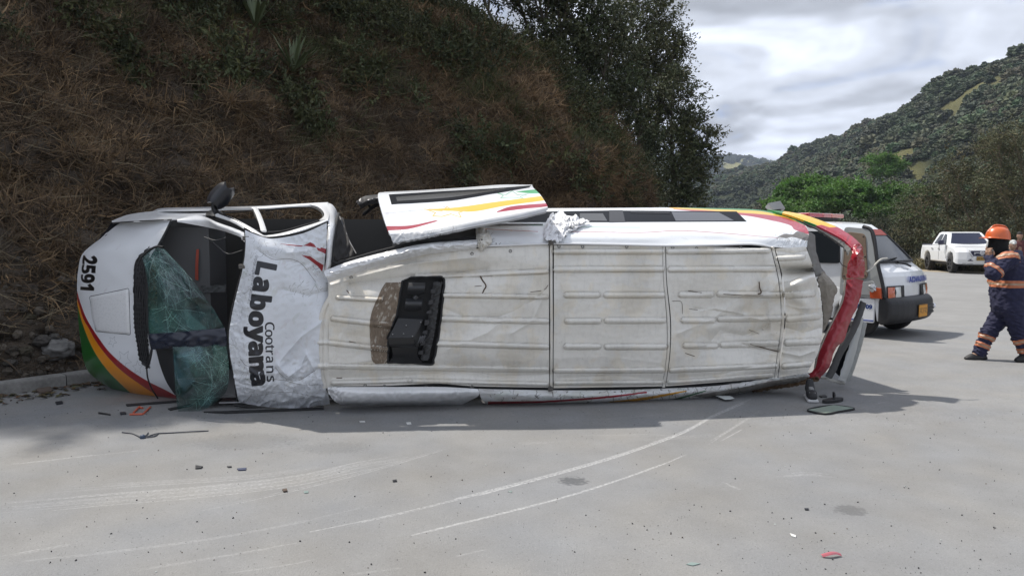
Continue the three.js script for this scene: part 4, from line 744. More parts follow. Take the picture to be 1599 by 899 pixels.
// ---- nose: bonnet face with stripes, number, raised hatch, cowl
const noseRows = [[[174, 347], [267, 344], -0.10], [[161, 368], [258.5, 363], -0.02], [[129, 395], [246, 386], 0], [[121, 424], [233, 420], 0], [[119.5, 455], [230, 460], 0], [[121, 490], [231, 500], 0], [[124.5, 528], [236, 533], 0], [[132, 570], [250, 566], 0], [[150, 592], [261, 597], -0.06], [[187.5, 614], [272, 614], -0.14], [[212, 622], [276, 624.5], -0.26]].map(([l, r, e]) => [1, .9, .72, .5, .25, 0].map((a) => [lerp(r[0], l[0], a), lerp(r[1], l[1], a), -0.74 - 0.50 * a - 0.26 * a ** 5 + e]));
const nose = surf(noseRows);
{
  const tex = canvasTex(1024, 2048, (g, W, H) => {
    basePaint(g, W, H, 51, [224, 226, 229], 0.15);
    const red1 = smooth([[120, 455], [124, 470], [132, 492], [144, 513.5], [167, 546], [195, 572], [223, 591], [252, 606], [277, 619]]), redY = smooth([[119, 465], [123, 478], [129, 497], [138, 513], [153.5, 540], [185.6, 576], [216, 598.6], [250, 622], [256, 632]]), yG = smooth([[118, 470], [121, 480], [129, 508], [144, 544], [167, 578], [191, 602], [213, 623], [222, 634]]);
    polyOn(g, nose, W, H, [...red1, [290, 640], ...redY.slice().reverse()], '#96101a');
    polyOn(g, nose, W, H, [...redY, [240, 640], ...yG.slice().reverse()], '#e08d12');
    polyOn(g, nose, W, H, [...yG, [200, 640], [140, 600], [110, 560], [112, 470]], '#125a1c');
    for (const L of [redY, yG]) polyOn(g, nose, W, H, L, 'rgba(225,190,150,.7)', false, 3);
    textOn(g, nose, W, H, '2591', [[129, 398], [126.5, 427], [124.5, 456]], 13.5, { fill: '#101116', stroke: '#101116', sw: 5 });
    const star = (cx, cy, r, rot) => { const p = []; for (let k = 0; k < 10; k++) { const a = rot + k * Math.PI / 5, q = k % 2 ? r * .45 : r; p.push([cx + Math.cos(a) * q * .75, cy + Math.sin(a) * q]); } polyOn(g, nose, W, H, p, 'rgba(120,122,128,.75)', true, 2.2); };
    star(193, 561, 16, 0.3); star(214, 574, 11, 0.9); star(175, 533, 9, 0.2);
    scuffs(g, nose, W, H, 12, 12, 140, 480, 170, 500, '150,90,90');
  });
  P('bonnet', nose.geo(70, 120, (x, y) => 0.003 * n2(x / 40, y / 40) , { thick: 0.01 }), phys([1, 1, 1], 0.3, { map: tex, clearcoat: 0.7, clearcoatRoughness: 0.12 }));
  const noseW = (x, y) => { const [a, b] = nose.inv(x, y); return nose.at(clamp(a), clamp(b))[2]; };
  const hatch = surf([[[139, 463], [169, 456], [200.5, 450]], [[140.5, 482], [171, 480], [202, 479]], [[143, 500], [173, 501], [202.5, 502]], [[149, 517], [176, 521], [203, 522.5]]], { linear: true });
  P('bonnet_hatch', hatch.geo(20, 24, (x, y, a, b) => 0.022 * Math.min(1, Math.pow(Math.sin(Math.PI * clamp(a)) * Math.sin(Math.PI * clamp(b)), 0.10)) - 0.004, { w: noseW, thick: 0.006 }), paintM);
  P('hatch_gap', tube([[139, 463], [200.5, 450], [203, 522.5], [149, 517]].flatMap((p, i, L) => { const q = L[(i + 1) % 4]; return [0.02, .15, .3, .45, .6, .75, .9, .98].map((t) => onVan(lerp(p[0], q[0], t), lerp(p[1], q[1], t), noseW(lerp(p[0], q[0], t), lerp(p[1], q[1], t)) + 0.001)); }), 0.0035, 160, 5, true), greyPlasticM);
  // cowl with louvres below the windscreen
  const cowl = surf([[[234, 386], [245, 384], [253, 386]], [[211, 407], [222, 409], [231, 414]], [[208, 440], [217, 441], [226.5, 443]], [[208, 480], [217, 481], [226, 483]], [[209, 510], [218, 512], [227, 514]], [[213, 537], [222, 539], [230, 541]], [[218, 562], [226, 562], [234, 562]], [[231, 571], [234, 573], [237, 576]]].map((r) => r.map(([x, y]) => [x, y, -0.73])));
  P('cowl_grille', cowl.geo(40, 90, (x, y, a) => 0.006 * Math.sign(Math.sin(a * 34)) * (Math.sin(y * 0.9) > -0.5 ? 1 : .3), { w: (x, y) => noseW(Math.min(x, 228), y) + 0.022, thick: 0.02 }), std([0.02, 0.02, 0.022], 0.5));
  P('wiper', merge([tubeV([[228, 572, -0.68], [230, 590, -0.68], [236, 606, -0.7], [246, 622, -.75]], 0.007, 14, 6), tubeV([[236, 546, -0.66], [233, 562, -.66], [228, 575, -.68]], 0.012, 8, 6)]), blackM);
  // dark headlamp at the upper corner and the wing above it
  const lamp = surf([[[173, 347, -1.5], [182, 346, -1.42], [190, 346, -1.36]], [[166, 358, -1.55], [173, 358, -1.46], [180, 357, -1.42]], [[150, 377, -1.62], [157, 374, -1.55], [164, 367, -1.46]]]);
  P('headlamp', lamp.geo(10, 12, null, { thick: 0.05 }), glassBlackM);
  const wing = surf([[[174, 344.5, -1.46], [200, 335, -1.5], [235, 330, -1.5], [262, 328, -1.5], [300, 326.5, -1.45], [330, 325.5, -1.4]], [[174, 347, -1.4], [200, 341.5, -1.2], [235, 338, -1.1], [262, 336.5, -1.02], [300, 336, -0.96], [326, 335, -0.93]], [[175, 347.6, -1.36], [200, 345.8, -1.0], [235, 343.8, -0.9], [268, 342.4, -0.82], [290, 340, -0.86], [312, 337.5, -0.90]]]);
  P('front_wing', wing.geo(60, 12, null, { thick: 0.01, metric: true }), paintM);
  const door = surf([[[236, 330.5, -1.7], [252, 325, -1.72], [300, 323.5, -1.7], [395, 321.5, -1.65], [512, 315.5, -1.6]], [[240, 331, -1.5], [254, 327.5, -1.3], [300, 326.5, -1.1], [395, 324, -0.97], [512, 318, -0.93]]]);
  P('front_door', door.geo(60, 10, null, { thick: 0.02, metric: true }), paintM);
  P('bonnet_gap', tubeV([[174, 348, -1.38], [200, 346.2, -1.0], [235, 344.2, -.9], [268, 342.8, -0.82]], 0.006, 20, 5), rubberM);
}
// ---- windscreen pillar, front side window frame, mirror
{
  const pillar = surf([[[275, 342, -0.80], [311, 336.5, -0.72], [340, 347.5, -0.52], [372, 359, -0.33], [412, 378, -0.16]], [[276, 343.5, -0.77], [318, 345, -0.66], [340, 353, -0.49], [372, 365, -0.3], [404, 385, -0.15]], [[276, 346, -0.76], [322, 354.5, -0.66], [346, 360, -0.5], [370, 368, -0.32], [386, 376, -0.2]]]);
  P('windscreen_pillar', pillar.geo(60, 12, (x, y) => 0.006 * crumple(x, y, 14, 2) * sstep(330, 380, x), { thick: 0.02, metric: true }), paintM);
  const frame = (name, L, r, seg = 40, mat = paintM) => P(name, tubeV(L, r, seg, 8), mat);
  const strip = (name, A, B, mat = paintM, disp = null) => { const n = A.length, s = surf([A, A.map((p, i) => [(p[0] + B[i][0]) / 2, (p[1] + B[i][1]) / 2, (p[2] + B[i][2]) / 2 + 0.018]), B]); return P(name, s.geo(n * 10, 8, disp, { thick: 0.016, metric: true }), mat); };
  strip('window_frame', [[322, 331, -0.86], [345, 334, -0.72], [366, 341.5, -0.55], [392, 355, -0.36], [406, 364, -0.27], [415, 367, -0.25], [440, 363.5, -0.25], [470, 355, -0.26], [498, 346, -0.3], [511, 340, -0.34]], [[324, 334.5, -0.82], [345, 341, -0.68], [366, 349, -0.5], [388, 362, -0.3], [403, 369, -0.22], [413, 371, -0.2], [440, 368.5, -0.2], [470, 361, -0.2], [498, 350, -0.24], [512, 345, -0.28]]);
  strip('window_frame', [[392, 323, -0.94], [420, 321.5, -0.93], [455, 319, -0.92], [485, 317, -0.92], [512, 316, -0.92]], [[393, 327, -0.90], [420, 326, -0.89], [455, 323.5, -0.88], [482, 322.5, -0.88], [511, 321, -0.88]]);
  strip('window_frame', [[482, 321, -0.9], [496, 325, -0.8], [505, 333, -0.62], [506, 340, -0.46], [499, 346, -0.34]], [[511, 318, -0.92], [512, 326, -0.8], [513, 335, -0.6], [513, 341, -0.42], [512, 345, -0.3]]);
  strip('window_divider', [[395, 326, -0.9], [400, 337, -0.68], [405, 350, -0.45], [408, 362, -0.28]], [[400.5, 326, -0.9], [406, 337, -0.68], [411, 350, -0.45], [415, 363, -0.27]]);
  frame('window_seal', [[414, 329, -0.9], [440, 325.5, -0.9], [480, 323.5, -0.89], [495, 327, -0.8], [504, 336, -0.58], [499, 344, -0.4], [470, 353, -.28], [440, 361, -.27], [418, 363, -.28]], 0.008, 60, rubberM);
  frame('door_seal', [[381, 356.5, -0.24], [402, 367, -0.2], [412, 370.5, -0.18], [432, 370, -0.17], [473, 361.5, -0.18], [512, 346, -0.26]], 0.009, 40, rubberM);
  frame('window_seal', [[342, 333.5, -0.74], [364, 342, -0.55], [390, 356, -0.37], [406, 360.5, -0.31], [398, 337, -0.7], [392, 329, -.86], [360, 331.5, -.88], [342, 333.5, -.76]], 0.007, 60, rubberM);
  // black door mirror, thrown upwards
  const mir = new THREE.Group(); mir.name = 'door_mirror'; van.add(mir);
  const head = surf([0, .15, .4, .7, .9, 1].map((b, j) => { const wd = [3, 7, 8.5, 8, 6, 2.2][j], c = [lerp(334, 355, b), lerp(318, 293, b)], d = [-0.76, -0.66]; return [-1, -.6, 0, .6, 1].map((a) => [c[0] + a * wd * 0.85, c[1] + a * wd * 0.55, -0.80 + 0.07 * (1 - a * a)]); }));
  partW('mirror_head', head.geo(16, 24, null, { thick: 0.05 }), std([0.02, 0.021, 0.026], 0.3), mir);
  partW('mirror_arm', merge([tubeV([[336, 331, -0.8], [334, 326, -0.8], [333, 320, -.8], [338, 312, -.8]], 0.026, 12, 10), surf([[[322, 331, -.84], [334, 326, -.8], [346, 331, -.8]], [[320, 336, -.8], [333, 337, -.74], [348, 335, -.76]]]).geo(8, 4, null, { thick: .04 })]), std([0.018, 0.018, 0.02], 0.4), mir);
  // pillar behind the front door
  const bp = surf([[[511, 316.5, -0.93], [518, 319, -0.92], [524, 326, -0.9], [527, 334, -0.88]], [[512, 330, -0.66], [517, 333, -0.62], [522, 337, -0.62], [525, 342, -0.66]], [[512, 347, -0.3], [516, 351, -0.26], [521, 354, -0.28], [523, 356, -0.34]], [[510, 380, -0.12], [513, 383, -0.07], [517, 386, -0.09], [519, 388, -0.16]], [[509, 405, -0.10], [511, 408, -0.05], [515, 410, -0.07], [517, 411, -0.14]], [[506, 425, -0.12], [509, 426, -0.08], [512, 422, -0.09], [515, 419, -0.16]]]);
  P('door_pillar', bp.geo(16, 60, (x, y) => 0.006 * crumple(x, y, 16, 6), { thick: 0.012, metric: true }), paintM);
  frame('door_seal', [[528, 334, -0.9], [524, 350, -0.45], [519, 385, -0.16], [518, 405, -0.14], [524, 411, -0.12], [545, 406, -0.12], [590, 393, -0.12], [650, 380, -0.11], [700, 376, -0.11], [742, 372, -0.12]], 0.016, 80, rubberM);
  // torn lining and seat belt cloth in the doorway
  const cl = surf([[[530, 338, -1.0], [536, 340, -1.0]], [[526, 360, -0.5], [541, 362, -0.62]], [[521, 392, -0.24], [549, 384, -0.4]], [[524, 408, -0.18], [557, 396, -0.32]]]);
  P('door_lining', cl.geo(14, 30, (x, y) => 0.03 * n2(x / 12, y / 20), { thick: 0.01 }), std([0.025, 0.023, 0.022], 0.85));
  frame('door_lining_edge', [[530, 338, -0.98], [537, 356, -.7], [546, 378, -0.45], [556, 396, -0.3]], 0.007, 20, greyPlasticM);
}
// ---- right-hand flank, now on top: lit side panel, windows, gutter
const flank = surf([
  [[742, 327, -0.95], [851, 325.2, -0.95], [950, 324.6, -0.95], [1052, 324, -0.93], [1120, 325, -0.90], [1180, 327, -0.86], [1215, 333, -0.80], [1240, 342, -0.68], [1259, 352, -0.50]],
  [[742, 336, -0.72], [851, 334.5, -0.72], [950, 334, -0.72], [1052, 333.5, -0.70], [1120, 335, -0.68], [1180, 338, -0.64], [1215, 344, -0.58], [1240, 351, -0.50], [1261, 357, -0.42]],
  [[742, 350, -0.42], [851, 349, -0.42], [950, 348.5, -0.42], [1052, 349, -0.41], [1120, 350, -0.40], [1180, 353, -0.38], [1215, 356, -0.35], [1240, 361, -0.32], [1263, 364, -0.32]],
  [[746, 366, -0.14], [851, 366, -0.14], [950, 367, -0.14], [1052, 368, -0.14], [1120, 368, -0.15], [1180, 370, -0.16], [1215, 370, -0.18], [1240, 374, -0.2], [1262, 374, -0.25]],
  [[752, 383, -0.05], [851, 380, -0.06], [950, 381, -0.06], [1052, 382.5, -0.06], [1120, 381, -0.07], [1180, 380, -0.09], [1206, 385, -0.10], [1236, 387, -0.13], [1260, 386, -0.2]],
]);
{
  const tex = canvasTex(2048, 512, (g, W, H) => {
    basePaint(g, W, H, 61, [226, 228, 230], 0.15);
    const yel = smooth([[1040, 323], [1100, 326], [1150, 328], [1190, 330], [1225, 338], [1243, 345], [1256, 352]]), red1 = smooth([[1052, 326], [1110, 329], [1155, 332], [1190, 334.5], [1222, 338.5], [1240, 344], [1258, 352]]), red2 = smooth([[1052, 327], [1110, 332], [1160, 336], [1190, 341], [1233, 351], [1241, 358.5], [1264, 366]]);
    polyOn(g, flank, W, H, [...smooth([[1100, 320], [1180, 322], [1230, 334], [1262, 350]]), ...yel.slice().reverse()], '#2f7d3a');
    polyOn(g, flank, W, H, [...yel, ...red1.slice().reverse()], '#e3b52a');
    polyOn(g, flank, W, H, [...red1, ...red2.slice().reverse()], '#a52135');
    polyOn(g, flank, W, H, smooth([[745, 349.5], [851, 352], [930, 354.5], [1000, 355]]), 'rgba(70,150,100,.8)', false, 5);
    polyOn(g, flank, W, H, smooth([[745, 355], [760, 357], [800, 360]]), 'rgba(205,165,70,.85)', false, 5);
    polyOn(g, flank, W, H, [[750, 364], [760, 357.5], [800, 359.5], [840, 361.5]], '#a3303a', false, 6);
    polyOn(g, flank, W, H, smooth([[890, 361.5], [1000, 363], [1060, 360], [1130, 364], [1216, 371.5]]), '#9a2b36', false, 5);
    scuffs(g, flank, W, H, 15, 90, 1210, 362, 1262, 386); scuffs(g, flank, W, H, 16, 30, 745, 366, 775, 386);
    polyOn(g, flank, W, H, smooth([[1214, 370], [1226, 365], [1238, 366], [1246, 361], [1262, 366], [1262, 376], [1240, 370], [1228, 372]]), 'rgba(88,82,74,.85)');
  });
  P('side_panel', flank.geo(300, 50, (x, y) => { let d = 0.008 * sstep(1180, 1250, x) * crumple(x, y, 24, 1); for (const [cx, cy, sx, sy, am] of [[1080, 372, 46, 8, -0.035], [1130, 374, 30, 6, -0.02], [800, 372, 40, 8, -0.015], [860, 372, 12, 8, -0.02]]) d += am * Math.exp(-(((x - cx) / sx) ** 2 + ((y - cy) / sy) ** 2)); return d + 0.02 * sstep(790, 750, x) * crumple(x, y, 20, 9) * sstep(352, 370, y); }, { thick: 0.008 }), phys([1, 1, 1], 0.3, { map: tex, clearcoat: 0.6, clearcoatRoughness: 0.12 }));
  const flankW = (x, y) => { const [a, b] = flank.inv(x, y); return flank.at(clamp(a), clamp(b))[2]; };
  const win = (name, L, R, mat, out, nu = 40) => P(name, surf(L.map((l, j) => [0, .25, .5, .75, 1].map((a) => [lerp(l[0], R[j][0], a), lerp(l[1], R[j][1], a), 0])), {}).geo(nu, 6, () => out, { w: flankW, thick: 0.006 }), mat);
  win('side_window', [[744, 332], [744, 346.5]], [[953, 328.5], [954, 346.8]], glassBlackM, 0.006); win('side_window', [[956, 328.5], [957, 346.6]], [[1150, 330], [1166, 345.5]], glassBlackM, 0.006);
  win('window_pillar', [[951, 328], [951, 346.8]], [[972, 328], [976, 346.4]], std([0.035, 0.037, 0.045], 0.6), 0.012, 6);
  const panesM = phys([0.10, 0.105, 0.12], 0.3, { specularIntensity: 0.4 });  // paler base colour puts a reflection into the lighter pane
  win('window_pane', [[1048, 330.5], [1055, 344.8]], [[1122, 331.5], [1146, 344.3]], panesM, 0.013, 10); win('window_pane', [[905, 333], [905, 344.5]], [[941, 333], [948, 344.8]], std([0.07, 0.072, 0.075], 0.4), 0.013, 8);
  P('window_rail', tubeV([[985, 331.8, flankW(985, 331.8) + .012], [1010, 332.3, flankW(1010, 332.3) + .012], [1046, 332.8, flankW(1046, 332.8) + .012]], 0.006, 10, 5), std([.12, .12, .125], .4));
  P('side_rail', tubeV([[744, 384.5, -.05], [800, 382.5, -0.045], [858, 380.5, -0.05], [950, 381.5, -0.05], [1040, 383.5, -.05], [1120, 382.5, -.06], [1180, 381.5, -.08], [1206, 386, -.1]], 0.010, 60, 6), paintM);
  // crumpled corner at the door post
  const k = surf([[[742, 352, -0.4], [750, 352, -.36], [757, 354, -.36]], [[743, 368, -0.16], [752, 366, -.08], [765, 366, -0.12]], [[745, 382, -0.03], [754, 380, 0.0], [768, 378, -0.04]], [[748, 388, -0.04], [752, 393, -.02], [757, 388, -0.05]]]);
  P('torn_corner', k.geo(24, 30, (x, y) => 0.03 * crumple(x, y, 12, 3), { thick: 0.006 }), creamM);
}
// ---- sliding door, wrenched up and out
{
  const door = surf([
    [[600, 299.5, -0.95], [655, 297, -0.95], [720, 293, -0.95], [780, 288.5, -0.93], [831, 288.2, -0.9]],
    [[590, 303, -0.75], [655, 302, -0.72], [720, 299.5, -0.7], [782, 296, -0.68], [833, 293, -0.66]],
    [[594, 324, -0.42], [660, 322.5, -0.40], [725, 319, -0.36], [790, 311, -0.34], [844, 304, -0.34]],
    [[603, 353, -0.16], [668, 350, -0.13], [735, 340, -0.10], [797, 331, -0.10], [853, 318, -0.12]],
    [[609, 367, -0.06], [672, 360, -0.02], [738, 347, 0.0], [800, 336, 0.0], [855, 323, -0.03]],
    [[614, 379.5, -0.02], [676, 367, 0.02], [742, 353, 0.03], [804, 341.5, 0.03], [853, 330, 0.0]],
  ]);
  const grp = new THREE.Group(); grp.name = 'sliding_door'; grp.userData.label = 'sliding side door bent up and out of its opening'; van.add(grp);
  const tex = canvasTex(1024, 512, (g, W, H) => {
    basePaint(g, W, H, 71, [226, 228, 231], 0.2);
    polyOn(g, door, W, H, [...smooth([[660, 327], [710, 324], [775, 315], [845, 306]]), ...smooth([[850, 313], [790, 321], [740, 330], [700, 329]])], '#e8b62e');
    polyOn(g, door, W, H, [...smooth([[776, 330], [800, 322], [856, 317]]), ...smooth([[858, 322], [810, 327], [776, 331.5]])], '#9d1c33');
    polyOn(g, door, W, H, [...smooth([[602, 353], [640, 352], [680, 344]]), ...smooth([[684, 345], [640, 357], [604, 360]])], '#9d1c33');
    polyOn(g, door, W, H, [...smooth([[805, 299], [836, 296], [842, 299]]), ...smooth([[844, 302], [830, 302], [812, 300]])], '#2fa05c');
    polyOn(g, door, W, H, [[666, 327], [690, 329], [698, 323], [708, 328], [728, 328], [716, 332], [720, 339], [704, 334], [690, 338], [676, 337], [680, 332]], '#dfb45a', true, 5);
    polyOn(g, door, W, H, [[776, 301], [790, 304], [800, 298], [808, 304], [824, 303], [812, 307], [818, 310], [800, 308], [782, 309], [786, 305]], '#58a878', true, 4);
    polyOn(g, door, W, H, smooth([[602, 333], [680, 325], [750, 313], [845, 300]]), 'rgba(120,122,128,.5)', false, 2);
    polyOn(g, door, W, H, [...smooth([[609, 366], [672, 359], [738, 346], [800, 335], [856, 323]]), ...smooth([[854, 331], [804, 343], [742, 354], [676, 368], [613, 382]])], 'rgba(158,160,163,.75)');
    scuffs(g, door, W, H, 18, 60, 610, 355, 740, 378);
  });
  partW('door_skin', door.geo(120, 60, (x, y) => 0.010 * sstep(352, 370, y) * crumple(x, y, 24, 2) + 0.004 * n2(x / 50, y / 20), { thick: 0.03 }), phys([1, 1, 1], 0.3, { map: tex, clearcoat: 0.6, clearcoatRoughness: 0.12 }), grp);
  const dw = (x, y) => { const [a, b] = door.inv(x, y); return door.at(clamp(a), clamp(b))[2]; };
  const w = surf([[[607, 303.5, 0], [700, 298, 0], [770, 294, 0], [829, 289.5, 0]], [[611, 318.5, 0], [700, 313, 0], [765, 303, 0], [826, 292.5, 0]]]);
  partW('door_window', w.geo(50, 8, () => 0.010, { w: dw, thick: 0.008 }), glassBlackM, grp);
  const w2 = surf([[[618, 307.5, 0], [700, 301, 0], [760, 297, 0], [790, 293.5, 0]], [[620, 314, 0], [700, 308.5, 0], [756, 300.5, 0], [788, 295, 0]]]);
  partW('window_pane', w2.geo(30, 6, () => 0.017, { w: dw, thick: 0.005 }), phys([0.07, 0.068, 0.064], 0.2), grp);
  const br = surf([[[556, 314, -1.0], [570, 306, -1.0], [590, 303.5, -.95], [602, 302, -.9]], [[560, 321, -0.95], [572, 314, -.8], [588, 309, -.7], [597, 308, -.7]], [[566, 325, -0.98], [576, 320, -.9], [590, 318, -.8], [595, 322, -.62]]]);
  partW('door_end', br.geo(30, 14, (x, y) => 0.03 * crumple(x, y, 12, 8), { thick: 0.02 }), std([0.13, 0.13, 0.135], 0.3, .5), grp);
  partW('roller_arm', merge([tubeV([[590, 318, -.9], [578, 326, -1.0], [568, 334, -1.2]], 0.02, 10, 6), tubeV([[572, 312, -.95], [578, 324, -1.0]], 0.016, 6, 6)]), blackM, grp);
}
// ---- left flank, crushed beneath the roof edge
{
  const s1 = surf([[[512, 604, -0.06], [560, 604, -.06], [620, 604, -.06], [690, 604, -.06], [746, 607, -.07]], [[512, 612, -0.08], [560, 614, -.0], [620, 614, 0.0], [690, 613, -.0], [748, 613, -.07]], [[522, 626, -0.14], [560, 627, -.08], [620, 626, -.08], [690, 625, -.1], [744, 620, -.12]], [[531, 631, -0.3], [560, 633, -.3], [620, 633, -.3], [700, 632.5, -.3], [720, 632, -.3]]]);
  P('lower_side_panel', s1.geo(110, 26, (x, y) => 0.012 * crumple(x, y, 34, 5) * sstep(604, 612, y) + 0.03 * sstep(550, 515, x) * crumple(x, y, 14, 2), { thick: 0.008, metric: true }), paintM);
  const s2 = surf([[[747, 607, -0.07], [850, 609, -.07], [950, 609, -.07], [1036, 606.5, -.08], [1120, 602, -.09], [1212, 590, -.1], [1262, 583, -.16]], [[749, 616, -0.08], [850, 618, -.03], [950, 618, -.03], [1036, 615, -.06], [1120, 610, -.08], [1212, 596, -.12], [1264, 588, -.2]], [[754, 626, -0.14], [850, 627, -.1], [950, 626, -.1], [1036, 622, -.14], [1120, 617, -.16], [1212, 600.5, -.2], [1250, 595, -.25]], [[763, 632.5, -0.3], [850, 632, -.3], [950, 630.5, -.3], [1036, 627.5, -.3], [1110, 623, -.3], [1200, 604, -.34], [1235, 599, -.4]]]);
  const tex = canvasTex(1024, 128, (g, W, H) => {
    basePaint(g, W, H, 81, [205, 206, 206], 0.6);
    polyOn(g, s2, W, H, [...smooth([[762, 627], [850, 625.5], [940, 619], [1010, 611]]), ...smooth([[1010, 613.5], [940, 622], [850, 628.5], [762, 631]])], '#841622');
    polyOn(g, s2, W, H, [...smooth([[950, 627], [1000, 621], [1071, 609.5]]), ...smooth([[1073, 611], [1010, 624], [960, 629]])], '#c08a2c');
    polyOn(g, s2, W, H, [...smooth([[1040, 626], [1101, 609.5]]), ...smooth([[1104, 610], [1050, 627]])], '#2f5d38');
    scuffs(g, s2, W, H, 19, 170, 960, 600, 1250, 625); scuffs(g, s2, W, H, 20, 60, 760, 608, 960, 630);
    g.fillStyle = 'rgba(70,64,58,.55)'; polyOn(g, s2, W, H, smooth([[1080, 618], [1150, 606], [1210, 594], [1262, 588], [1255, 600], [1190, 606], [1120, 622]]), 'rgba(72,66,60,.6)');
  });
  P('lower_side_panel', s2.geo(180, 24, (x, y) => 0.010 * crumple(x, y, 30, 6) * sstep(608, 614, y) + 0.016 * sstep(1080, 1200, x) * crumple(x, y, 16, 2), { thick: 0.008 }), phys([1, 1, 1], 0.45, { map: tex }));
  P('trim_strip', tubeV([[365, 632, -0.45], [400, 637, -0.43], [450, 638.5, -0.43], [505, 634, -.42]], 0.012, 20, 6), blackM);
  const sc = surf([[[1170, 607, -.3], [1210, 600, -.3], [1250, 592, -.28], [1275, 588, -.26]], [[1175, 612, -0.4], [1212, 607, -.36], [1250, 601, -.3], [1278, 594, -.3]]]);
  P('torn_sill', sc.geo(50, 8, (x, y) => 0.05 * crumple(x, y, 14, 3), { thick: 0.01 }), std([0.13, 0.085, 0.05], 0.9));
}
// ---- rear: bent body pillar, torn tailgate
{
  const plate = surf([[[1262, 362, -0.34], [1268, 363, -0.36], [1273, 367, -.42]], [[1261, 386, -0.24], [1268, 388, -0.28], [1275, 391, -.36]], [[1268, 412, -0.22], [1276, 414, -0.26], [1283, 416, -.34]], [[1276, 432, -0.2], [1284, 430, -0.24], [1291, 428, -.32]]]);
  P('rear_pillar', plate.geo(20, 50, (x, y) => 0.008 * n2(x / 8, y / 14), { thick: 0.02 }), primerM);
  const plate2 = surf([[[1277, 436, -0.14], [1283, 429, -.16], [1287, 424, -0.2]], [[1281, 455, -0.14], [1293, 441, -.1], [1299, 437, -0.14]], [[1284, 474, -.16], [1296, 461, -.12], [1308, 452, -0.16]], [[1286, 490, -.2], [1296, 482, -.2], [1303, 464, -0.26]], [[1285, 520, -.26], [1293, 505, -.26], [1300, 488, -0.34]]]);
  P('rear_pillar', plate2.geo(24, 50, (x, y) => 0.016 * crumple(x, y, 16, 9), { thick: 0.02 }), std([0.26, 0.235, 0.2], 0.8));
  for (const [x, y] of [[1271.5, 413], [1289.5, 446]]) { const p = onVan(x, y, -0.12), g = new THREE.CylinderGeometry(0.017, 0.02, 0.016, 14); g.rotateX(Math.PI / 2); g.translate(p.x, p.y, p.z); P('bolt', g, bareM); }
  const gate = new THREE.Group(); gate.name = 'tailgate'; gate.userData.label = 'torn tailgate frame hanging off the rear, striped yellow and red'; van.add(gate);
  const G = (n, g, m) => partW(n, g, m, gate);
  const arm = surf([[[1199, 327, -0.92], [1234, 331, -0.85], [1261, 336.7, -0.78], [1305, 353, -0.62], [1332, 369.5, -0.5], [1346, 383, -0.42]], [[1206, 329, -0.84], [1234, 333.5, -.76], [1266, 343, -0.66], [1308, 362, -0.5], [1330, 377, -0.4], [1341, 388, -0.34]], [[1212, 331, -0.78], [1234, 336, -0.7], [1273, 351, -0.56], [1314, 372, -0.42], [1328, 384, -0.34], [1334, 393, -0.3]]]);
  const tex = canvasTex(1024, 128, (g, W, H) => {
    basePaint(g, W, H, 91, [170, 165, 160], 0.3);
    g.fillStyle = '#35853f'; g.fillRect(0, 0, W, H);
    polyOn(g, arm, W, H, [[1222, 325], [1240, 332], [1290, 347], [1312, 357], [1290, 357], [1262, 346], [1236, 340], [1222, 333]], '#f0b91c');
    polyOn(g, arm, W, H, [[1308, 354], [1360, 370], [1360, 410], [1320, 400], [1275, 352], [1284, 351], [1296, 355]], '#aa1f33');
    scuffs(g, arm, W, H, 3, 30, 1280, 352, 1340, 390, '200,180,170');
  });
  G('tailgate_skin', arm.geo(90, 12, (x, y) => 0.006 * crumple(x, y, 18, 3), { thick: 0.02 }), phys([1, 1, 1], 0.35, { map: tex, clearcoat: 0.5, clearcoatRoughness: 0.2 }));
  const fl = surf([[[1234, 336, -0.72], [1273, 351, -0.58], [1314, 372, -0.44], [1329, 386, -0.34]], [[1235, 339, -0.70], [1275, 357, -0.55], [1313, 381, -0.40], [1326, 398, -0.3]]]);
  G('tailgate_flange', fl.geo(70, 6, (x, y) => 0.008 * crumple(x, y, 12, 5), { thick: 0.03 }), primerM);
  const corner = surf([[[1331, 384, -0.36], [1340, 380, -0.36], [1347, 385, -0.42]], [[1330, 398, -.30], [1341, 396, -0.24], [1349, 400, -0.34]], [[1324, 414, -.30], [1340, 415, -0.26], [1351, 418, -0.34]], [[1322, 434, -.30], [1337, 434, -0.25], [1349, 434, -0.32]]]);
  G('tailgate_corner', corner.geo(40, 50, (x, y) => 0.018 * crumple(x, y, 22, 4), { thick: 0.01 }), redM);
  const arm2 = surf([[[1321, 437, -0.28], [1335, 435, -0.24], [1348.5, 438, -0.28]], [[1319, 455, -0.27], [1332, 455, -0.22], [1345, 457, -0.27]], [[1316, 470, -0.27], [1329, 473, -0.21], [1341, 474, -0.27]], [[1306, 493, -0.26], [1318, 498, -.2], [1329, 500, -0.26]], [[1291, 523, -.25], [1306, 526, -.19], [1319, 529, -.26]], [[1278, 554, -.25], [1292, 552, -.19], [1304, 546, -.27]], [[1271, 577, -.26], [1285, 574, -.2], [1296, 571, -.28]], [[1257, 587, -.3], [1268, 590, -.26], [1280, 592, -.32]]]);
  G('tailgate_skin', arm2.geo(30, 130, (x, y) => 0.012 * crumple(x, y, 34, 7), { thick: 0.015 }), phys([0.30, 0.016, 0.028], 0.42, { clearcoat: 0.35, clearcoatRoughness: 0.3 }));
  G('tailgate_edge', tubeV([[1321, 437, -.27], [1316, 469, -.26], [1305, 493, -.25], [1290, 523, -.24], [1277, 554, -.24], [1273, 575, -.26]], 0.010, 50, 6), std([0.3, 0.27, 0.23], 0.7));
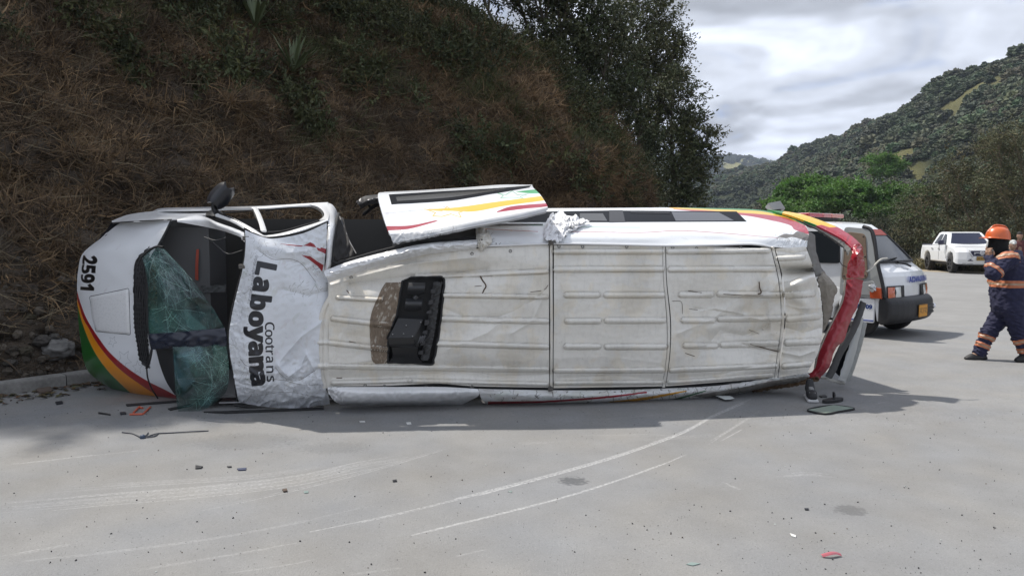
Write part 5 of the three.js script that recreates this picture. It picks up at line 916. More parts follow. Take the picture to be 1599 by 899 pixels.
  const barS = (n, A, B, m) => G(n, surf([A, A.map((p, i) => [(p[0] + B[i][0]) / 2, (p[1] + B[i][1]) / 2, (p[2] + B[i][2]) / 2 + 0.015]), B]).geo(30, 5, (x, y) => 0.004 * n2(x / 7, y / 9), { thick: 0.025 }), m);
  barS('tailgate_frame', [[1339, 492, -0.42], [1333, 520, -0.42], [1320, 562, -0.42], [1310, 592, -0.42]], [[1346, 496, -0.42], [1340, 524, -0.42], [1329, 566, -0.42], [1318, 596, -0.42]], std([0.42, 0.43, 0.42], 0.45, .3));
  barS('tailgate_frame', [[1347, 502, -0.5], [1340, 533, -0.5], [1330, 565, -0.5], [1320, 594, -0.5]], [[1351, 504, -0.5], [1344, 535, -0.5], [1334, 568, -0.5], [1324, 595, -0.5]], std([0.3, 0.31, 0.3], 0.5, .3));
  barS('tailgate_frame', [[1281, 586, -0.36], [1296, 590, -0.4], [1310, 594, -0.42], [1321, 596, -0.44]], [[1283, 590, -0.34], [1296, 595, -.38], [1309, 599, -.42], [1320, 601, -.44]], std([0.36, 0.35, 0.32], 0.5, .2));
  barS('tailgate_seal', [[1347, 470, -0.36], [1341, 486, -.36], [1330, 512, -0.36], [1308, 548, -0.36], [1298, 574, -.36], [1290, 588, -.36]], [[1350, 473, -0.36], [1344, 492, -.36], [1334, 517, -0.36], [1313, 554, -0.36], [1303, 578, -.36], [1296, 590, -.36]], std([0.06, 0.06, 0.06], 0.7));
  const gl = surf([[[1330, 518, -0.46], [1338, 522, -0.46]], [[1314, 552, -0.46], [1325, 560, -0.46]], [[1302, 578, -0.46], [1314, 590, -0.46]]]);
  G('tailgate_glass', gl.geo(6, 12, null, { thick: 0.006 }), glassBlackM);
  G('loose_cable', tubeV([[1354, 424, -0.3], [1362, 419, -.3], [1370, 410, -0.3], [1377, 404.5, -.3], [1386, 403, -.32]], 0.009, 24, 6), std([0.5, 0.48, 0.43], 0.6));
  G('loose_cable', tubeV([[1312, 390, -.3], [1311, 404, -.3], [1315, 413, -.3], [1323, 417, -.3]], 0.004, 20, 5), blackM);
  const mm = new THREE.Group(); mm.name = 'reversing_mirror'; van.add(mm);
  partW('mirror_shell', surf([[[1200, 317, -1.0], [1219, 313.5, -1.0]], [[1209, 327, -.96], [1227, 325.5, -.96]]], { linear: true }).geo(6, 6, null, { thick: 0.09 }), std([0.3, 0.3, 0.3], 0.5), mm);
  partW('mirror_foot', tubeV([[1214, 325, -1], [1216, 330, -.98]], 0.03, 6, 8), blackM, mm);
}
// ---- shattered windscreen, hanging by its rubber
{
  const webs = (g, W, H, seed, n) => {
    const r = mulberry(seed); g.clearRect(0, 0, W, H); g.fillStyle = 'rgba(44,80,76,.26)'; g.fillRect(0, 0, W, H);
    for (let i = 0; i < 26; i++) { g.fillStyle = i % 4 ? `rgba(${100 + 50 * r() | 0},${145 + 40 * r() | 0},${140 + 45 * r() | 0},${0.03 + .08 * r()})` : 'rgba(10,24,22,.12)'; g.beginPath(); const x = r() * W, y = r() * H; for (let k = 0; k < 7; k++) { const a = k * .9 + r(), q = (40 + 120 * r()) * W / 512; g.lineTo(x + Math.cos(a) * q, y + Math.sin(a) * q); } g.fill(); }
    const cs = Array.from({ length: n }, () => [r() * W, r() * H]); g.lineCap = 'round';
    const line = (pts, a, w) => { g.strokeStyle = `rgba(190,222,214,${a})`; g.lineWidth = w; g.beginPath(); pts.forEach((p, i) => i ? g.lineTo(...p) : g.moveTo(...p)); g.stroke(); };
    for (const [cx, cy] of cs) {
      const rays = 11 + r() * 8 | 0, ang = []; for (let k = 0; k < rays; k++) { let a = k / rays * 6.28 + r() * .4; ang.push(a); let x = cx, y = cy; const L = [[x, y]], len = (0.2 + .5 * r()) * W; for (let s = 0; s < 8; s++) { a += (r() - .5) * .35; x += Math.cos(a) * len / 8; y += Math.sin(a) * len / 8; L.push([x, y]); } line(L, .25 + .5 * r(), (0.5 + 0.9 * r()) * W / 512); }
      for (let q = 1; q < 7; q++) for (let k = 0; k < rays; k++) if (r() < .65) { const d = (q * q * 3 + 10) * W / 512, a = ang[k], b = ang[(k + 1) % rays]; line([[cx + Math.cos(a) * d, cy + Math.sin(a) * d], [cx + Math.cos(b) * d * (0.9 + .3 * r()), cy + Math.sin(b) * d * (0.9 + .3 * r())]], .2 + .5 * r(), (0.5 + .6 * r()) * W / 512); }
    }
    for (let i = 0; i < n * 11; i++) { let x = r() * W, y = r() * H, a = r() * 6.28; const L = [[x, y]]; for (let s = 0; s < 5; s++) { a += (r() - .5); x += Math.cos(a) * 22 * W / 512; y += Math.sin(a) * 22 * W / 512; L.push([x, y]); } line(L, .12 + .4 * r(), (0.6 + 1.2 * r()) * W / 512); }
  };
  const wsG = new THREE.Group(); wsG.name = 'windscreen'; wsG.userData.label = 'shattered green windscreen folded in two and hanging out'; van.add(wsG);
  const gm = (seed, n) => phys([1, 1, 1], 0.12, { map: canvasTex(1024, 1024, (g, W, H) => webs(g, W, H, seed, n)), transparent: true, clearcoat: 0.6, clearcoatRoughness: 0.1 });
  const up = surf([[[221, 401, -0.66], [232, 392, -0.64], [244, 386, -0.6], [253, 386, -0.58]], [[226, 420, -0.64], [243, 415, -.58], [262, 408, -.52], [281, 416, -0.46]], [[231, 450, -0.62], [255, 448, -.52], [280, 444, -.44], [306, 446, -0.36]], [[230, 485, -0.62], [262, 485, -.5], [296, 480, -.38], [331, 481, -0.28]], [[232, 523, -0.60], [270, 521, -.48], [312, 516, -.36], [350, 513, -0.26]]]);
  const ug = partW('glass_sheet', up.geo(50, 50, (x, y) => 0.006 * crumple(x, y, 60, 6), { thick: 0.006 }), gm(3, 8), wsG);
  const fold = surf([[[232, 521, -0.59], [270, 519, -.46], [312, 515, -.34], [350, 512, -0.25]], [[233, 533, -0.57], [270, 531, -.42], [312, 528, -.30], [353, 526, -0.21]], [[236, 546, -0.58], [270, 542, -.44], [312, 541, -.33], [353, 540, -0.24]]]);
  partW('tint_band', fold.geo(40, 16, (x, y) => 0.012 * n2(x / 22, y / 12), { thick: 0.008 }), phys([0.016, 0.02, 0.035], 0.25, {}), wsG);
  const lo = surf([[[269, 541, -0.44], [300, 540, -.36], [330, 539, -.28], [353, 538, -0.24]], [[271, 570, -0.42], [300, 568, -.34], [332, 566, -.30], [356, 566, -0.28]], [[273, 605, -0.40], [302, 602, -.34], [334, 598, -.32], [357, 594, -0.32]], [[276, 632, -0.39], [303, 630, -.36], [332, 622, -.38], [352, 612, -0.40]], [[278, 643.5, -0.40], [305, 643, -.40], [328, 634, -.42], [347, 618, -0.44]]]);
  partW('glass_sheet', lo.geo(40, 50, (x, y) => 0.007 * crumple(x, y, 60, 8), { thick: 0.006 }), gm(8, 5), wsG);
  partW('rubber_edge', merge([tubeV([[219, 402, -.66], [232, 391, -.64], [244, 385, -.6], [254, 386, -.57]], 0.012, 20, 6), tubeV([[230, 440, -.63], [230, 480, -.62], [232, 523, -.6], [236, 546, -.58]], 0.007, 30, 6)]), rubberM, wsG);
  P('windscreen_frame', surf([[[243, 546, -0.70], [257, 546, -.68], [270, 546, -.66]], [[249, 570, -0.72], [262, 570, -.7], [272, 570, -.66]], [[259, 596, -0.78], [268, 596, -.74], [274, 596, -.7]], [[272, 616, -0.86], [274, 616, -.82], [277, 616, -.8]]]).geo(10, 30, null, { thick: 0.02 }), rubberM);
  P('windscreen_frame', tubeV([[267, 345, -0.78], [259, 362, -.76], [247, 384, -0.72], [233, 410, -.7], [229, 450, -.7], [230, 500, -.7], [236, 540, -.7]], 0.014, 50, 6), rubberM);
}
// ---- shell behind, cabin, underside
{
  const sheet = (pts) => { const n = pts.length, m = pts[0].length, pos = [], idx = []; for (const r of pts) for (const p of r) pos.push(p.x, p.y, p.z); for (let i = 0; i < n - 1; i++) for (let k = 0; k < m - 1; k++) { const a = i * m + k, b = a + m; idx.push(a, b, a + 1, a + 1, b, b + 1); } return geoFrom(pos, idx); };
  const back = (p, w) => { const s = sOf(p); return vanPt(s, p.y, w); };
  const wEnd = -2.12;
  const edge = [...smooth([[276, 624.5, -1.0], [212, 622, -1.76], [187.5, 614, -1.64], [150, 592, -1.56], [132, 570, -1.5], [124.5, 528, -1.5], [121, 490, -1.5], [119.5, 455, -1.5], [121, 424, -1.5], [129, 395, -1.5], [161, 368, -1.52], [174, 347, -1.6]], 44)].map((p) => onVan(...p));
  P('front_bumper', sheet([edge, edge.map((p) => back(p, -1.85)), edge.map((p) => { const q = back(p, wEnd); q.addScaledVector(VU, 0.12); return q; })]), paintM);
  const topY = 1.865, S = (px, w) => sOf(onVan(px, 325, w));
  const flat = (s0, s1, w0, w1, y, th = 0.012) => { const g = new THREE.BoxGeometry(s1 - s0, th, Math.abs(w1 - w0)); g.rotateY(YAW); const c = vanPt((s0 + s1) / 2, y, (w0 + w1) / 2); g.translate(c.x, c.y, c.z); return g; };
  P('upper_side', merge([flat(-1.45, 3.0, -1.66, wEnd, topY - 0.006), flat(-0.30, 3.0, -0.96, -1.655, topY - 0.004)]), paintM);
  P('underfloor', (() => { const g = new THREE.BoxGeometry(6.6, 1.72, 0.05); g.rotateY(YAW); const c = vanPt(-0.6, 0.95, -2.0); g.translate(c.x, c.y, c.z); return g; })(), underfloorM);  // underfloor in one even dark grey
  P('ground_side', flat(-3.1, 2.6, -0.6, wEnd, 0.03), paintM);
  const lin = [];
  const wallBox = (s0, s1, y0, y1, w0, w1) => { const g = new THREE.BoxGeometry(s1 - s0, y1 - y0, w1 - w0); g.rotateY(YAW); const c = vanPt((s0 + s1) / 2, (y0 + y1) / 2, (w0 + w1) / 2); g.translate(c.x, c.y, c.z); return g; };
  lin.push(wallBox(-1.95, 2.3, 0.06, 1.42, -0.34, -0.31), wallBox(-1.45, 0.0, 1.40, 1.735, -0.42, -0.38), wallBox(-3.4, 2.6, 0.10, 0.13, -1.9, -0.5), wallBox(-0.2, 2.5, 1.78, 1.80, -1.9, -0.98), wallBox(2.5, 2.53, 0.2, 1.7, -1.9, -0.4));  // lining; second box added, first lowered, to block sunlight leaking through the gaps
  P('cabin_lining_sun_block', merge(lin), darkM);
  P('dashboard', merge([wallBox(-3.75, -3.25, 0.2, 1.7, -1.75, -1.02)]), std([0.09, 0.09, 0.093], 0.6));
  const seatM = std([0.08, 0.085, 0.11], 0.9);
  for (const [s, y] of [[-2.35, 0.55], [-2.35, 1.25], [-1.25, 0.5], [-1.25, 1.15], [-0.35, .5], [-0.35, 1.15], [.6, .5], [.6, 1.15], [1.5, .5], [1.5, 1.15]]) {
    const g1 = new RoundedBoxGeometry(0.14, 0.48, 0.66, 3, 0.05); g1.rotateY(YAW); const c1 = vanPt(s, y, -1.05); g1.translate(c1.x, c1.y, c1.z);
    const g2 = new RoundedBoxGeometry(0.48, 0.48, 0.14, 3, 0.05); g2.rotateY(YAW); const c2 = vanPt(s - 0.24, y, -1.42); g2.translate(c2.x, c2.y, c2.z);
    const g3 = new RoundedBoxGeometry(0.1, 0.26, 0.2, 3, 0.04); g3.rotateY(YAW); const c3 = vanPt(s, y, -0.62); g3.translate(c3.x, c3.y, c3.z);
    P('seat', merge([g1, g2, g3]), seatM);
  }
  P('seat_belt', surf([[[306, 389, -1.0], [310, 389, -1.0]], [[304.5, 410, -0.98], [309, 411, -.98]], [[304, 436, -1.0], [309, 438, -1.0]]]).geo(2, 14, null, { thick: .004 }), std([0.33, 0.06, 0.035], 0.8));
  P('dash_handle', surf([[[314, 447, -1.0], [352, 445, -1.0]], [[317, 457, -1.0], [352, 456, -1.0]]]).geo(20, 6, (x, y) => 0.006 * n2(x / 6, y / 5), { thick: 0.03 }), std([0.055, 0.058, 0.06], 0.5));
  P('loose_wire', tubeV([[322, 368, -.6], [340, 385, -.55], [355, 396, -.5], [378, 391, -.4]], 0.005, 24, 5), std([0.05, .05, .05], .6)); P('loose_wire', tubeV([[318, 370, -.6], [335, 375, -.55], [352, 371, -.5]], 0.005, 16, 5), std([0.06, .06, .06], .6));
  for (const s of [-2.75, 1.75]) for (const y of [0.33, 1.58]) {
    const w = new THREE.Group(); w.name = 'wheel'; const c = vanPt(s, y, -2.06); w.position.set(c.x - van.position.x, c.y, c.z - van.position.z); w.rotation.y = YAW; van.add(w);
    const tg = new THREE.TorusGeometry(0.25, 0.095, 14, 36); tg.rotateX(Math.PI / 2); tg.scale(1, 1.05, 1); part('tyre', tg, rubberM, w);
    const rg = new THREE.CylinderGeometry(0.19, 0.17, 0.12, 28); part('rim', rg, bareM, w);
  }
}
// white cloth thrown over the van's edge
{
  const root = thing('white_cloth', 'crumpled white cloth lying over the upper edge of the wrecked minibus', 'cloth', [0.5, 1.75, -6.9]);
  const c = [882, 356], out = [[848, 367], [851, 348], [862, 334.5], [876, 330], [886, 338], [900, 336], [908, 342.5], [921, 346], [901, 357], [886, 366], [876, 376.5], [862, 378], [850, 372]];
  const pos = [], idx = [], rings = 16, seg = 78; 
  for (let i = 0; i <= rings; i++) for (let k = 0; k < seg; k++) { const t = k / seg * out.length, a = out[Math.floor(t) % out.length], b = out[(Math.floor(t) + 1) % out.length], f = t % 1, e = [lerp(a[0], b[0], f), lerp(a[1], b[1], f)], q = i / rings, x = lerp(c[0], e[0], q), y = lerp(c[1], e[1], q); const fw = lerp(-0.03, -0.62, clamp((378 - y) / 48)) + 0.03; const p = onVan(x, y, fw); const k2 = crumple(x, y, 15, 3); p.addScaledVector(VW, 0.05 * k2 + 0.05 * (1 - q)); p.y += 0.03 * crumple(x, y, 11, 8); pos.push(p.x, p.y, p.z); }
  for (let i = 0; i < rings; i++) for (let k = 0; k < seg; k++) { const a = i * seg + k, b = i * seg + (k + 1) % seg; idx.push(a, a + seg, b, b, a + seg, b + seg); }
  partW('cloth_fold', geoFrom(pos, idx), std([0.78, 0.78, 0.79], 0.9), root);
}
// ---------------------------------------------------------------- vehicles behind
// side profile [back, up] swept across the width, corners rounded and the upper body drawn in
function bodyFrom(profile, width, o = {}) {
  const sh = new THREE.Shape(profile.map((p) => new THREE.Vector2(p[0], p[1])));
  for (const h of o.holes || []) sh.holes.push(new THREE.Path(h.map((p) => new THREE.Vector2(p[0], p[1]))));
  const bv = o.bevel ?? 0.06, g = new THREE.ExtrudeGeometry(sh, { depth: width - 2 * bv, bevelEnabled: true, bevelThickness: bv, bevelSize: bv * 0.7, bevelOffset: -bv * 0.7, bevelSegments: 4, curveSegments: 10, steps: 6 });
  g.translate(0, 0, -(width / 2 - bv)); return g; // x back, y up, z across (+z = right-hand side)
}
function warp(g, f) { const A = g.attributes.position; for (let i = 0; i < A.count; i++) { const p = f(A.getX(i), A.getY(i), A.getZ(i)); A.setXYZ(i, p[0], p[1], p[2]); } g.computeVertexNormals(); return g; }
function quadPatch(c, nu, nv, f) { const pos = [], idx = [], uv = []; for (let j = 0; j <= nv; j++) for (let i = 0; i <= nu; i++) { const a = i / nu, b = j / nv; let p = [0, 1, 2].map((k) => lerp(lerp(c[0][k], c[1][k], a), lerp(c[3][k], c[2][k], a), b)); if (f) p = f(p, a, b); pos.push(...p); uv.push(a, 1 - b); } for (let j = 0; j < nv; j++) for (let i = 0; i < nu; i++) { const a = j * (nu + 1) + i, b = a + nu + 1; idx.push(a, b, a + 1, a + 1, b, b + 1); } return geoFrom(pos, idx, uv); }
// plate of a given outline in local coordinates, thickened
function plate(outline, z0, th, axis = 'z', bevel = 0.006) { const s = new THREE.Shape(outline.map((p) => new THREE.Vector2(p[0], p[1]))), g = new THREE.ExtrudeGeometry(s, { depth: th, bevelEnabled: bevel > 0, bevelThickness: bevel, bevelSize: bevel, bevelOffset: -bevel, bevelSegments: 2, curveSegments: 6 }); g.translate(0, 0, z0); return g; }
function rounded(pts, r, n = 4) { const out = [], N = pts.length; for (let i = 0; i < N; i++) { const p = pts[i], a = pts[(i + N - 1) % N], b = pts[(i + 1) % N], la = Math.hypot(a[0] - p[0], a[1] - p[1]), lb = Math.hypot(b[0] - p[0], b[1] - p[1]), ra = Math.min(r, la * .45), rb = Math.min(r, lb * .45), s = [p[0] + (a[0] - p[0]) / la * ra, p[1] + (a[1] - p[1]) / la * ra], e = [p[0] + (b[0] - p[0]) / lb * rb, p[1] + (b[1] - p[1]) / lb * rb]; for (let k = 0; k <= n; k++) { const t = k / n; out.push([(1 - t) ** 2 * s[0] + 2 * t * (1 - t) * p[0] + t * t * e[0], (1 - t) ** 2 * s[1] + 2 * t * (1 - t) * p[1] + t * t * e[1]]); } } return out; }
const tyreM = std([0.025, 0.024, 0.023], 0.9), vWhiteM = phys([0.76, 0.77, 0.78], 0.3, { clearcoat: 0.7, clearcoatRoughness: 0.1 }), vGlassM = phys([0.014, 0.017, 0.02], 0.12, { specularIntensity: 0.6 }), chromeM = std([0.6, 0.6, 0.62], 0.2, 0.9), vBlackM = std([0.018, 0.018, 0.02], 0.55);
function wheel(parent, x, y, z, r, w, rimM) {
  const g = new THREE.Group(); g.name = 'wheel'; g.position.set(x, y, z); parent.add(g);
  const prof = [[r * .62, -w / 2], [r * .86, -w / 2], [r * .97, -w * .42], [r, -w * .25], [r, w * .25], [r * .97, w * .42], [r * .86, w / 2], [r * .62, w / 2]].map((p) => new THREE.Vector2(p[0], p[1]));
  const t = new THREE.LatheGeometry(prof, 36); t.rotateX(Math.PI / 2); part('tyre', t, tyreM, g);
  const rim = [new THREE.CylinderGeometry(r * .63, r * .6, w * .7, 30).rotateX(Math.PI / 2)]; for (let k = 0; k < 6; k++) { const s = new THREE.BoxGeometry(r * .13, r * .52, w * .2); s.translate(0, r * .32, w * .38 * Math.sign(z)); s.rotateZ(k * Math.PI / 3); rim.push(s); }
  part('rim', merge(rim), rimM, g); return g;
}
function letterPlate(name, w, h, draw, parent, pos, rot, rough = 0.5, W = 512) { const g = new RoundedBoxGeometry(w, h, 0.012, 2, 0.005), m = std([1, 1, 1], rough, 0, { map: canvasTex(W, Math.round(W * h / w), draw) }); const q = part(name, g, m, parent); q.position.set(...pos); q.rotation.set(...rot); return q; }

{ // ---- ambulance van: local x runs back from the nose, -z = its right-hand side (towards the camera)
  const root = thing('ambulance', 'white ambulance van with red light bar standing behind the rear of the wreck', 'ambulance', [6.57, 0, -12.0], 0);
  const fdir = V3(0.66, 0, 0.757).normalize(); // heading
  root.rotation.y = Math.atan2(fdir.z, -fdir.x); // local -x -> heading
  const W = 1.66, prof = [[0.08, 0.30], [0.04, 0.62], [0.05, 0.83], [0.065, 0.98], [0.11, 1.05], [0.30, 1.185], [0.86, 1.72], [1.02, 1.83], [1.3, 1.875], [2.2, 1.91], [4.3, 1.90], [4.5, 1.84], [4.58, 1.2], [4.60, 0.5], [4.5, 0.30], [3.98, 0.30], [3.94, 0.48], [3.80, 0.64], [3.58, 0.70], [3.36, 0.64], [3.22, 0.48], [3.18, 0.30], [0.98, 0.27], [0.94, 0.46], [0.80, 0.60], [0.58, 0.65], [0.36, 0.60], [0.22, 0.46], [0.18, 0.27]];
  const inn = (x, y, z) => { const k = 1 - 0.13 * sstep(1.05, 1.9, y); return [x + 0.10 * (z / 0.83) ** 2 * sstep(0.9, 0, x), y, z * k]; };
  const B = (name, g, m) => part(name, g, m, root);
  B('body', warp(bodyFrom(prof, W, { bevel: 0.06 }), inn), vWhiteM);
  const side = (outline, off, th = 0.012) => warp(plate(outline, W / 2 + off, th), (x, y, z) => { const q = inn(x, y, z); return [q[0], q[1], -q[2]]; });
  const S3 = (x, y, off) => { const q = inn(x, y, W / 2 + off); return V3(q[0], q[1], -q[2]); };
  B('side_window', side(rounded([[0.86, 1.18], [0.92, 1.70], [1.9, 1.72], [1.9, 1.18]], 0.06), 0.004), vGlassM);
  B('side_window', side(rounded([[2.0, 1.18], [2.0, 1.72], [3.0, 1.72], [3.0, 1.18]], 0.07), 0.004), vGlassM);
  B('side_window', side(rounded([[3.1, 1.18], [3.1, 1.72], [4.2, 1.70], [4.2, 1.18]], 0.07), 0.004), vGlassM);
  // front door: pale metal frame, brown board in the upper half, bare metal below
  const door = new THREE.Group(); door.name = 'front_door'; door.userData.label = 'front door with a brown board in its frame'; root.add(door);
  part('door_frame', side(rounded([[0.04, 0.66], [0.10, 1.0], [0.36, 1.74], [0.84, 1.78], [0.84, 0.66]], 0.07), 0.010, 0.03), std([0.34, 0.35, 0.345], 0.4, 0.3), door);
  part('door_board', side(rounded([[0.30, 0.95], [0.42, 1.66], [0.80, 1.70], [0.80, 0.90]], 0.09), 0.046, 0.008), std([1, 1, 1], 0.75, 0, { map: dataTex(128, 128, (u, v) => { const a = fbm(u * 5, v * 30, 4), b = fbm(u * 3, v * 3 + 4, 3); const k = 1 + 0.12 * a + 0.2 * b; return [0.150 * k, 0.105 * k, 0.072 * k]; }) }), door);
  for (const [x, y] of [[0.36, 1.0], [0.38, 1.3], [0.46, 1.62], [0.76, 0.98], [0.76, 1.64]]) part('screw', new THREE.SphereGeometry(0.014, 8, 6).translate(...S3(x, y, 0.056).toArray()), vBlackM, door);
  part('door_lining', side(rounded([[0.08, 0.70], [0.20, 0.92], [0.80, 0.86], [0.80, 0.68]], 0.04), 0.042, 0.01), std([0.42, 0.43, 0.43], 0.35, 0.4), door);
  part('door_seal', tube([[0.02, 0.66], [0.06, 0.86], [0.16, 1.2], [0.34, 1.72], [0.5, 1.78]].map(([x, y]) => S3(x, y, 0.03)), 0.030, 40, 8), vBlackM, door);
  part('door_catch', warp(new THREE.IcosahedronGeometry(0.07, 4).translate(0.20, 0.80, 0), (x, y, z) => { const k = 0.022 * ridged(x * 30, y * 34 + z * 20), p = S3(x + k, y + k, 0.05 + z * 0.7); return [p.x, p.y, p.z]; }), std([0.5, .5, .5], 0.25, 0.8), door);
  part('door_lower', side(rounded([[0.19, 0.25], [0.19, 0.63], [0.84, 0.63], [0.84, 0.25]], 0.03), 0.012, 0.02), vWhiteM, door);
  const mv = part('lettering', new THREE.PlaneGeometry(0.56, 0.115), std([1, 1, 1], 0.5, 0, { transparent: true, map: canvasTex(512, 108, (g, w, h) => { g.clearRect(0, 0, w, h); g.font = 'bold 84px sans-serif'; g.textAlign = 'center'; g.lineWidth = 7; g.lineJoin = 'round'; const gr = g.createLinearGradient(0, 0, w, 0); gr.addColorStop(0, '#1f8a5a'); gr.addColorStop(.42, '#15806a'); gr.addColorStop(.5, '#17407e'); gr.addColorStop(1, '#142f6e'); g.fillStyle = gr; g.strokeStyle = gr; g.fillText('MOVIL 09', w / 2, 84, 490); g.strokeText('MOVIL 09', w / 2, 84, 490); }) }), door);
  mv.position.set(0.52, 0.505, -(W / 2 + 0.042)); mv.rotation.y = Math.PI;
  part('side_strip', side([[0.19, 0.275], [0.19, 0.295], [0.84, 0.295], [0.84, 0.275]], 0.034, 0.006), std([0.02, 0.05, 0.25], 0.5), door);
  // front: windscreen, red sun strip, bonnet lettering, lamps, bumper, plate
  const ws = (x0, y0, x1, y1, zi0, zi1, off) => quadPatch([[x0, y0, -zi0], [x0, y0, zi0], [x1, y1, zi1], [x1, y1, -zi1]], 24, 8, (p) => { const q = inn(...p); q[0] -= off * 0.72; q[1] += off * 0.7; return q; });
  B('windscreen', ws(0.31, 1.21, 0.84, 1.705, 0.75, 0.74, 0.014), vGlassM);
  B('sun_strip', ws(0.76, 1.63, 0.87, 1.73, 0.745, 0.745, 0.024), std([0.30, 0.045, 0.03], 0.5));
  const T = (pts, r) => tube(pts.map((p) => { const q = V3(...inn(...p)); q.x -= .014; q.y += .01; return q; }), r, 24, 6);
  B('windscreen_rubber', merge([T([[0.30, 1.20, 0.78], [0.30, 1.20, 0.3], [0.30, 1.20, -0.3], [0.30, 1.20, -0.78]], 0.02), T([[0.30, 1.20, 0.77], [0.58, 1.46, 0.77], [0.88, 1.74, 0.76]], 0.018), T([[0.30, 1.20, -0.77], [0.58, 1.46, -0.77], [0.88, 1.74, -0.76]], 0.018)]), vBlackM);
  B('wiper', merge([tube([V3(0.27, 1.225, -0.62), V3(0.30, 1.25, -0.3), V3(0.33, 1.27, 0.05)], 0.012, 12, 6), tube([V3(0.25, 1.20, -0.1), V3(0.20, 1.165, 0.12), V3(0.17, 1.13, 0.22)], 0.02, 10, 6)]), vBlackM);
  const lettersM = std([1, 1, 1], 0.4, 0, { transparent: true, map: canvasTex(1024, 256, (g, w, h) => { g.clearRect(0, 0, w, h); g.save(); g.translate(w, 0); g.scale(-1, 1); g.font = 'bold 180px sans-serif'; g.textAlign = 'center'; g.fillStyle = '#15348e'; g.strokeStyle = '#15348e'; g.lineWidth = 12; g.fillText('AMBULANCIA', w / 2, 196, 980); g.strokeText('AMBULANCIA', w / 2, 196, 980); g.restore(); }) });
  B('lettering', quadPatch([[0.065, 1.01, -0.20], [0.065, 1.01, 0.78], [0.05, 0.845, 0.78], [0.05, 0.845, -0.20]], 16, 4, (p) => { const q = inn(...p); q[0] -= 0.030; return q; }), lettersM);
  const face = (name, y0, y1, z0, z1, m, off) => B(name, quadPatch([[0.05, y1, z0], [0.05, y1, z1], [0.035, y0, z1], [0.035, y0, z0]], 8, 4, (p, a, b) => { const q = inn(...p); q[0] -= off + 0.015 * Math.sin(a * 3.14) * Math.sin(b * 3.14); return q; }), m);
  for (const s of [1, -1]) { face('lamp_housing', 0.62, 0.84, s * 0.81, s * 0.34, vBlackM, 0.02); face('indicator', 0.64, 0.82, s * 0.80, s * 0.62, phys([0.50, 0.085, 0.012], 0.25, { clearcoat: 1 }), 0.03); face('headlight', 0.64, 0.82, s * 0.61, s * 0.46, phys([0.62, 0.64, 0.62], 0.1, { clearcoat: 1 }), 0.03); }
  B('indicator_side', side([[0.05, 0.645], [0.06, 0.81], [0.26, 0.82], [0.24, 0.645]], 0.045, 0.02), phys([0.45, 0.07, 0.015], 0.25, { clearcoat: 1 }));
  const bump = new THREE.Shape(rounded([[-0.06, 0.30], [-0.10, 0.40], [-0.09, 0.58], [-0.02, 0.63], [0.20, 0.63], [0.20, 0.26], [0.1, 0.25]], 0.05).map((p) => new THREE.Vector2(...p)));
  const bg = new THREE.ExtrudeGeometry(bump, { depth: W - 0.02, bevelEnabled: true, bevelThickness: 0.035, bevelSize: 0.03, bevelSegments: 3, steps: 14 }); bg.translate(0, 0, -W / 2 + 0.01);
  B('bumper', warp(bg, (x, y, z) => [x + 0.16 * Math.pow(Math.abs(z / 0.83), 3) * sstep(0.25, -0.1, x), y, z]), vBlackM);
  B('bumper_grille', warp(merge([0, 1, 2].map((k) => { const g = new THREE.BoxGeometry(0.02, 0.03, 0.42, 1, 1, 10); g.translate(-0.128, 0.38 + k * 0.055, 0.38); return g; })), (x, y, z) => [x + 0.16 * Math.pow(Math.abs(z / 0.83), 3), y, z]), std([0.045, 0.045, 0.045], 0.7));
  letterPlate('number_plate', 0.34, 0.2, (g, w, h) => { g.fillStyle = '#c98a1c'; g.fillRect(0, 0, w, h); g.strokeStyle = '#3a2a12'; g.lineWidth = 8; g.strokeRect(8, 8, w - 16, h - 16); g.fillStyle = '#2c2214'; for (let k = 0; k < 6; k++) { const x = 50 + k * 72 + (k > 2 ? 12 : 0); g.fillRect(x, 80, 46, 18); g.fillRect(x + (k % 2 ? 0 : 28), 80, 18, 120); g.fillRect(x, 140 + 30 * (k % 3), 46, 16); } }, root, [-0.145, 0.43, -0.05], [0, -Math.PI / 2, 0]);
  B('fog_lamp', new THREE.SphereGeometry(0.045, 12, 8).translate(-0.03, 0.46, 0.70), phys([0.85, 0.86, 0.9], 0.05, { clearcoat: 1 }));
  const lb = new THREE.Group(); lb.name = 'light_bar'; root.add(lb);
  part('bar_base', box(0.2, 0.05, 0.9, 1.62, 1.93, 0, 0.015), vBlackM, lb);
  for (const [z, w, c] of [[-0.40, 0.5, [0.42, 0.03, 0.045]], [0.02, 0.3, [0.5, 0.16, 0.15]], [0.42, 0.46, [0.55, 0.22, 0.17]]]) part('beacon', box(0.24, 0.075, w, 1.62, 1.99, z, 0.025), phys(c, 0.15, { clearcoat: 1 }), lb);
  for (const x of [0.58, 3.58]) for (const s of [1, -1]) wheel(root, x, 0.30, s * 0.70, 0.30, 0.2, std([0.22, 0.22, 0.22], 0.5, .5));
  B('underbody', box(4.3, 0.16, 1.36, 2.35, 0.30, 0, 0.02), vBlackM);
}
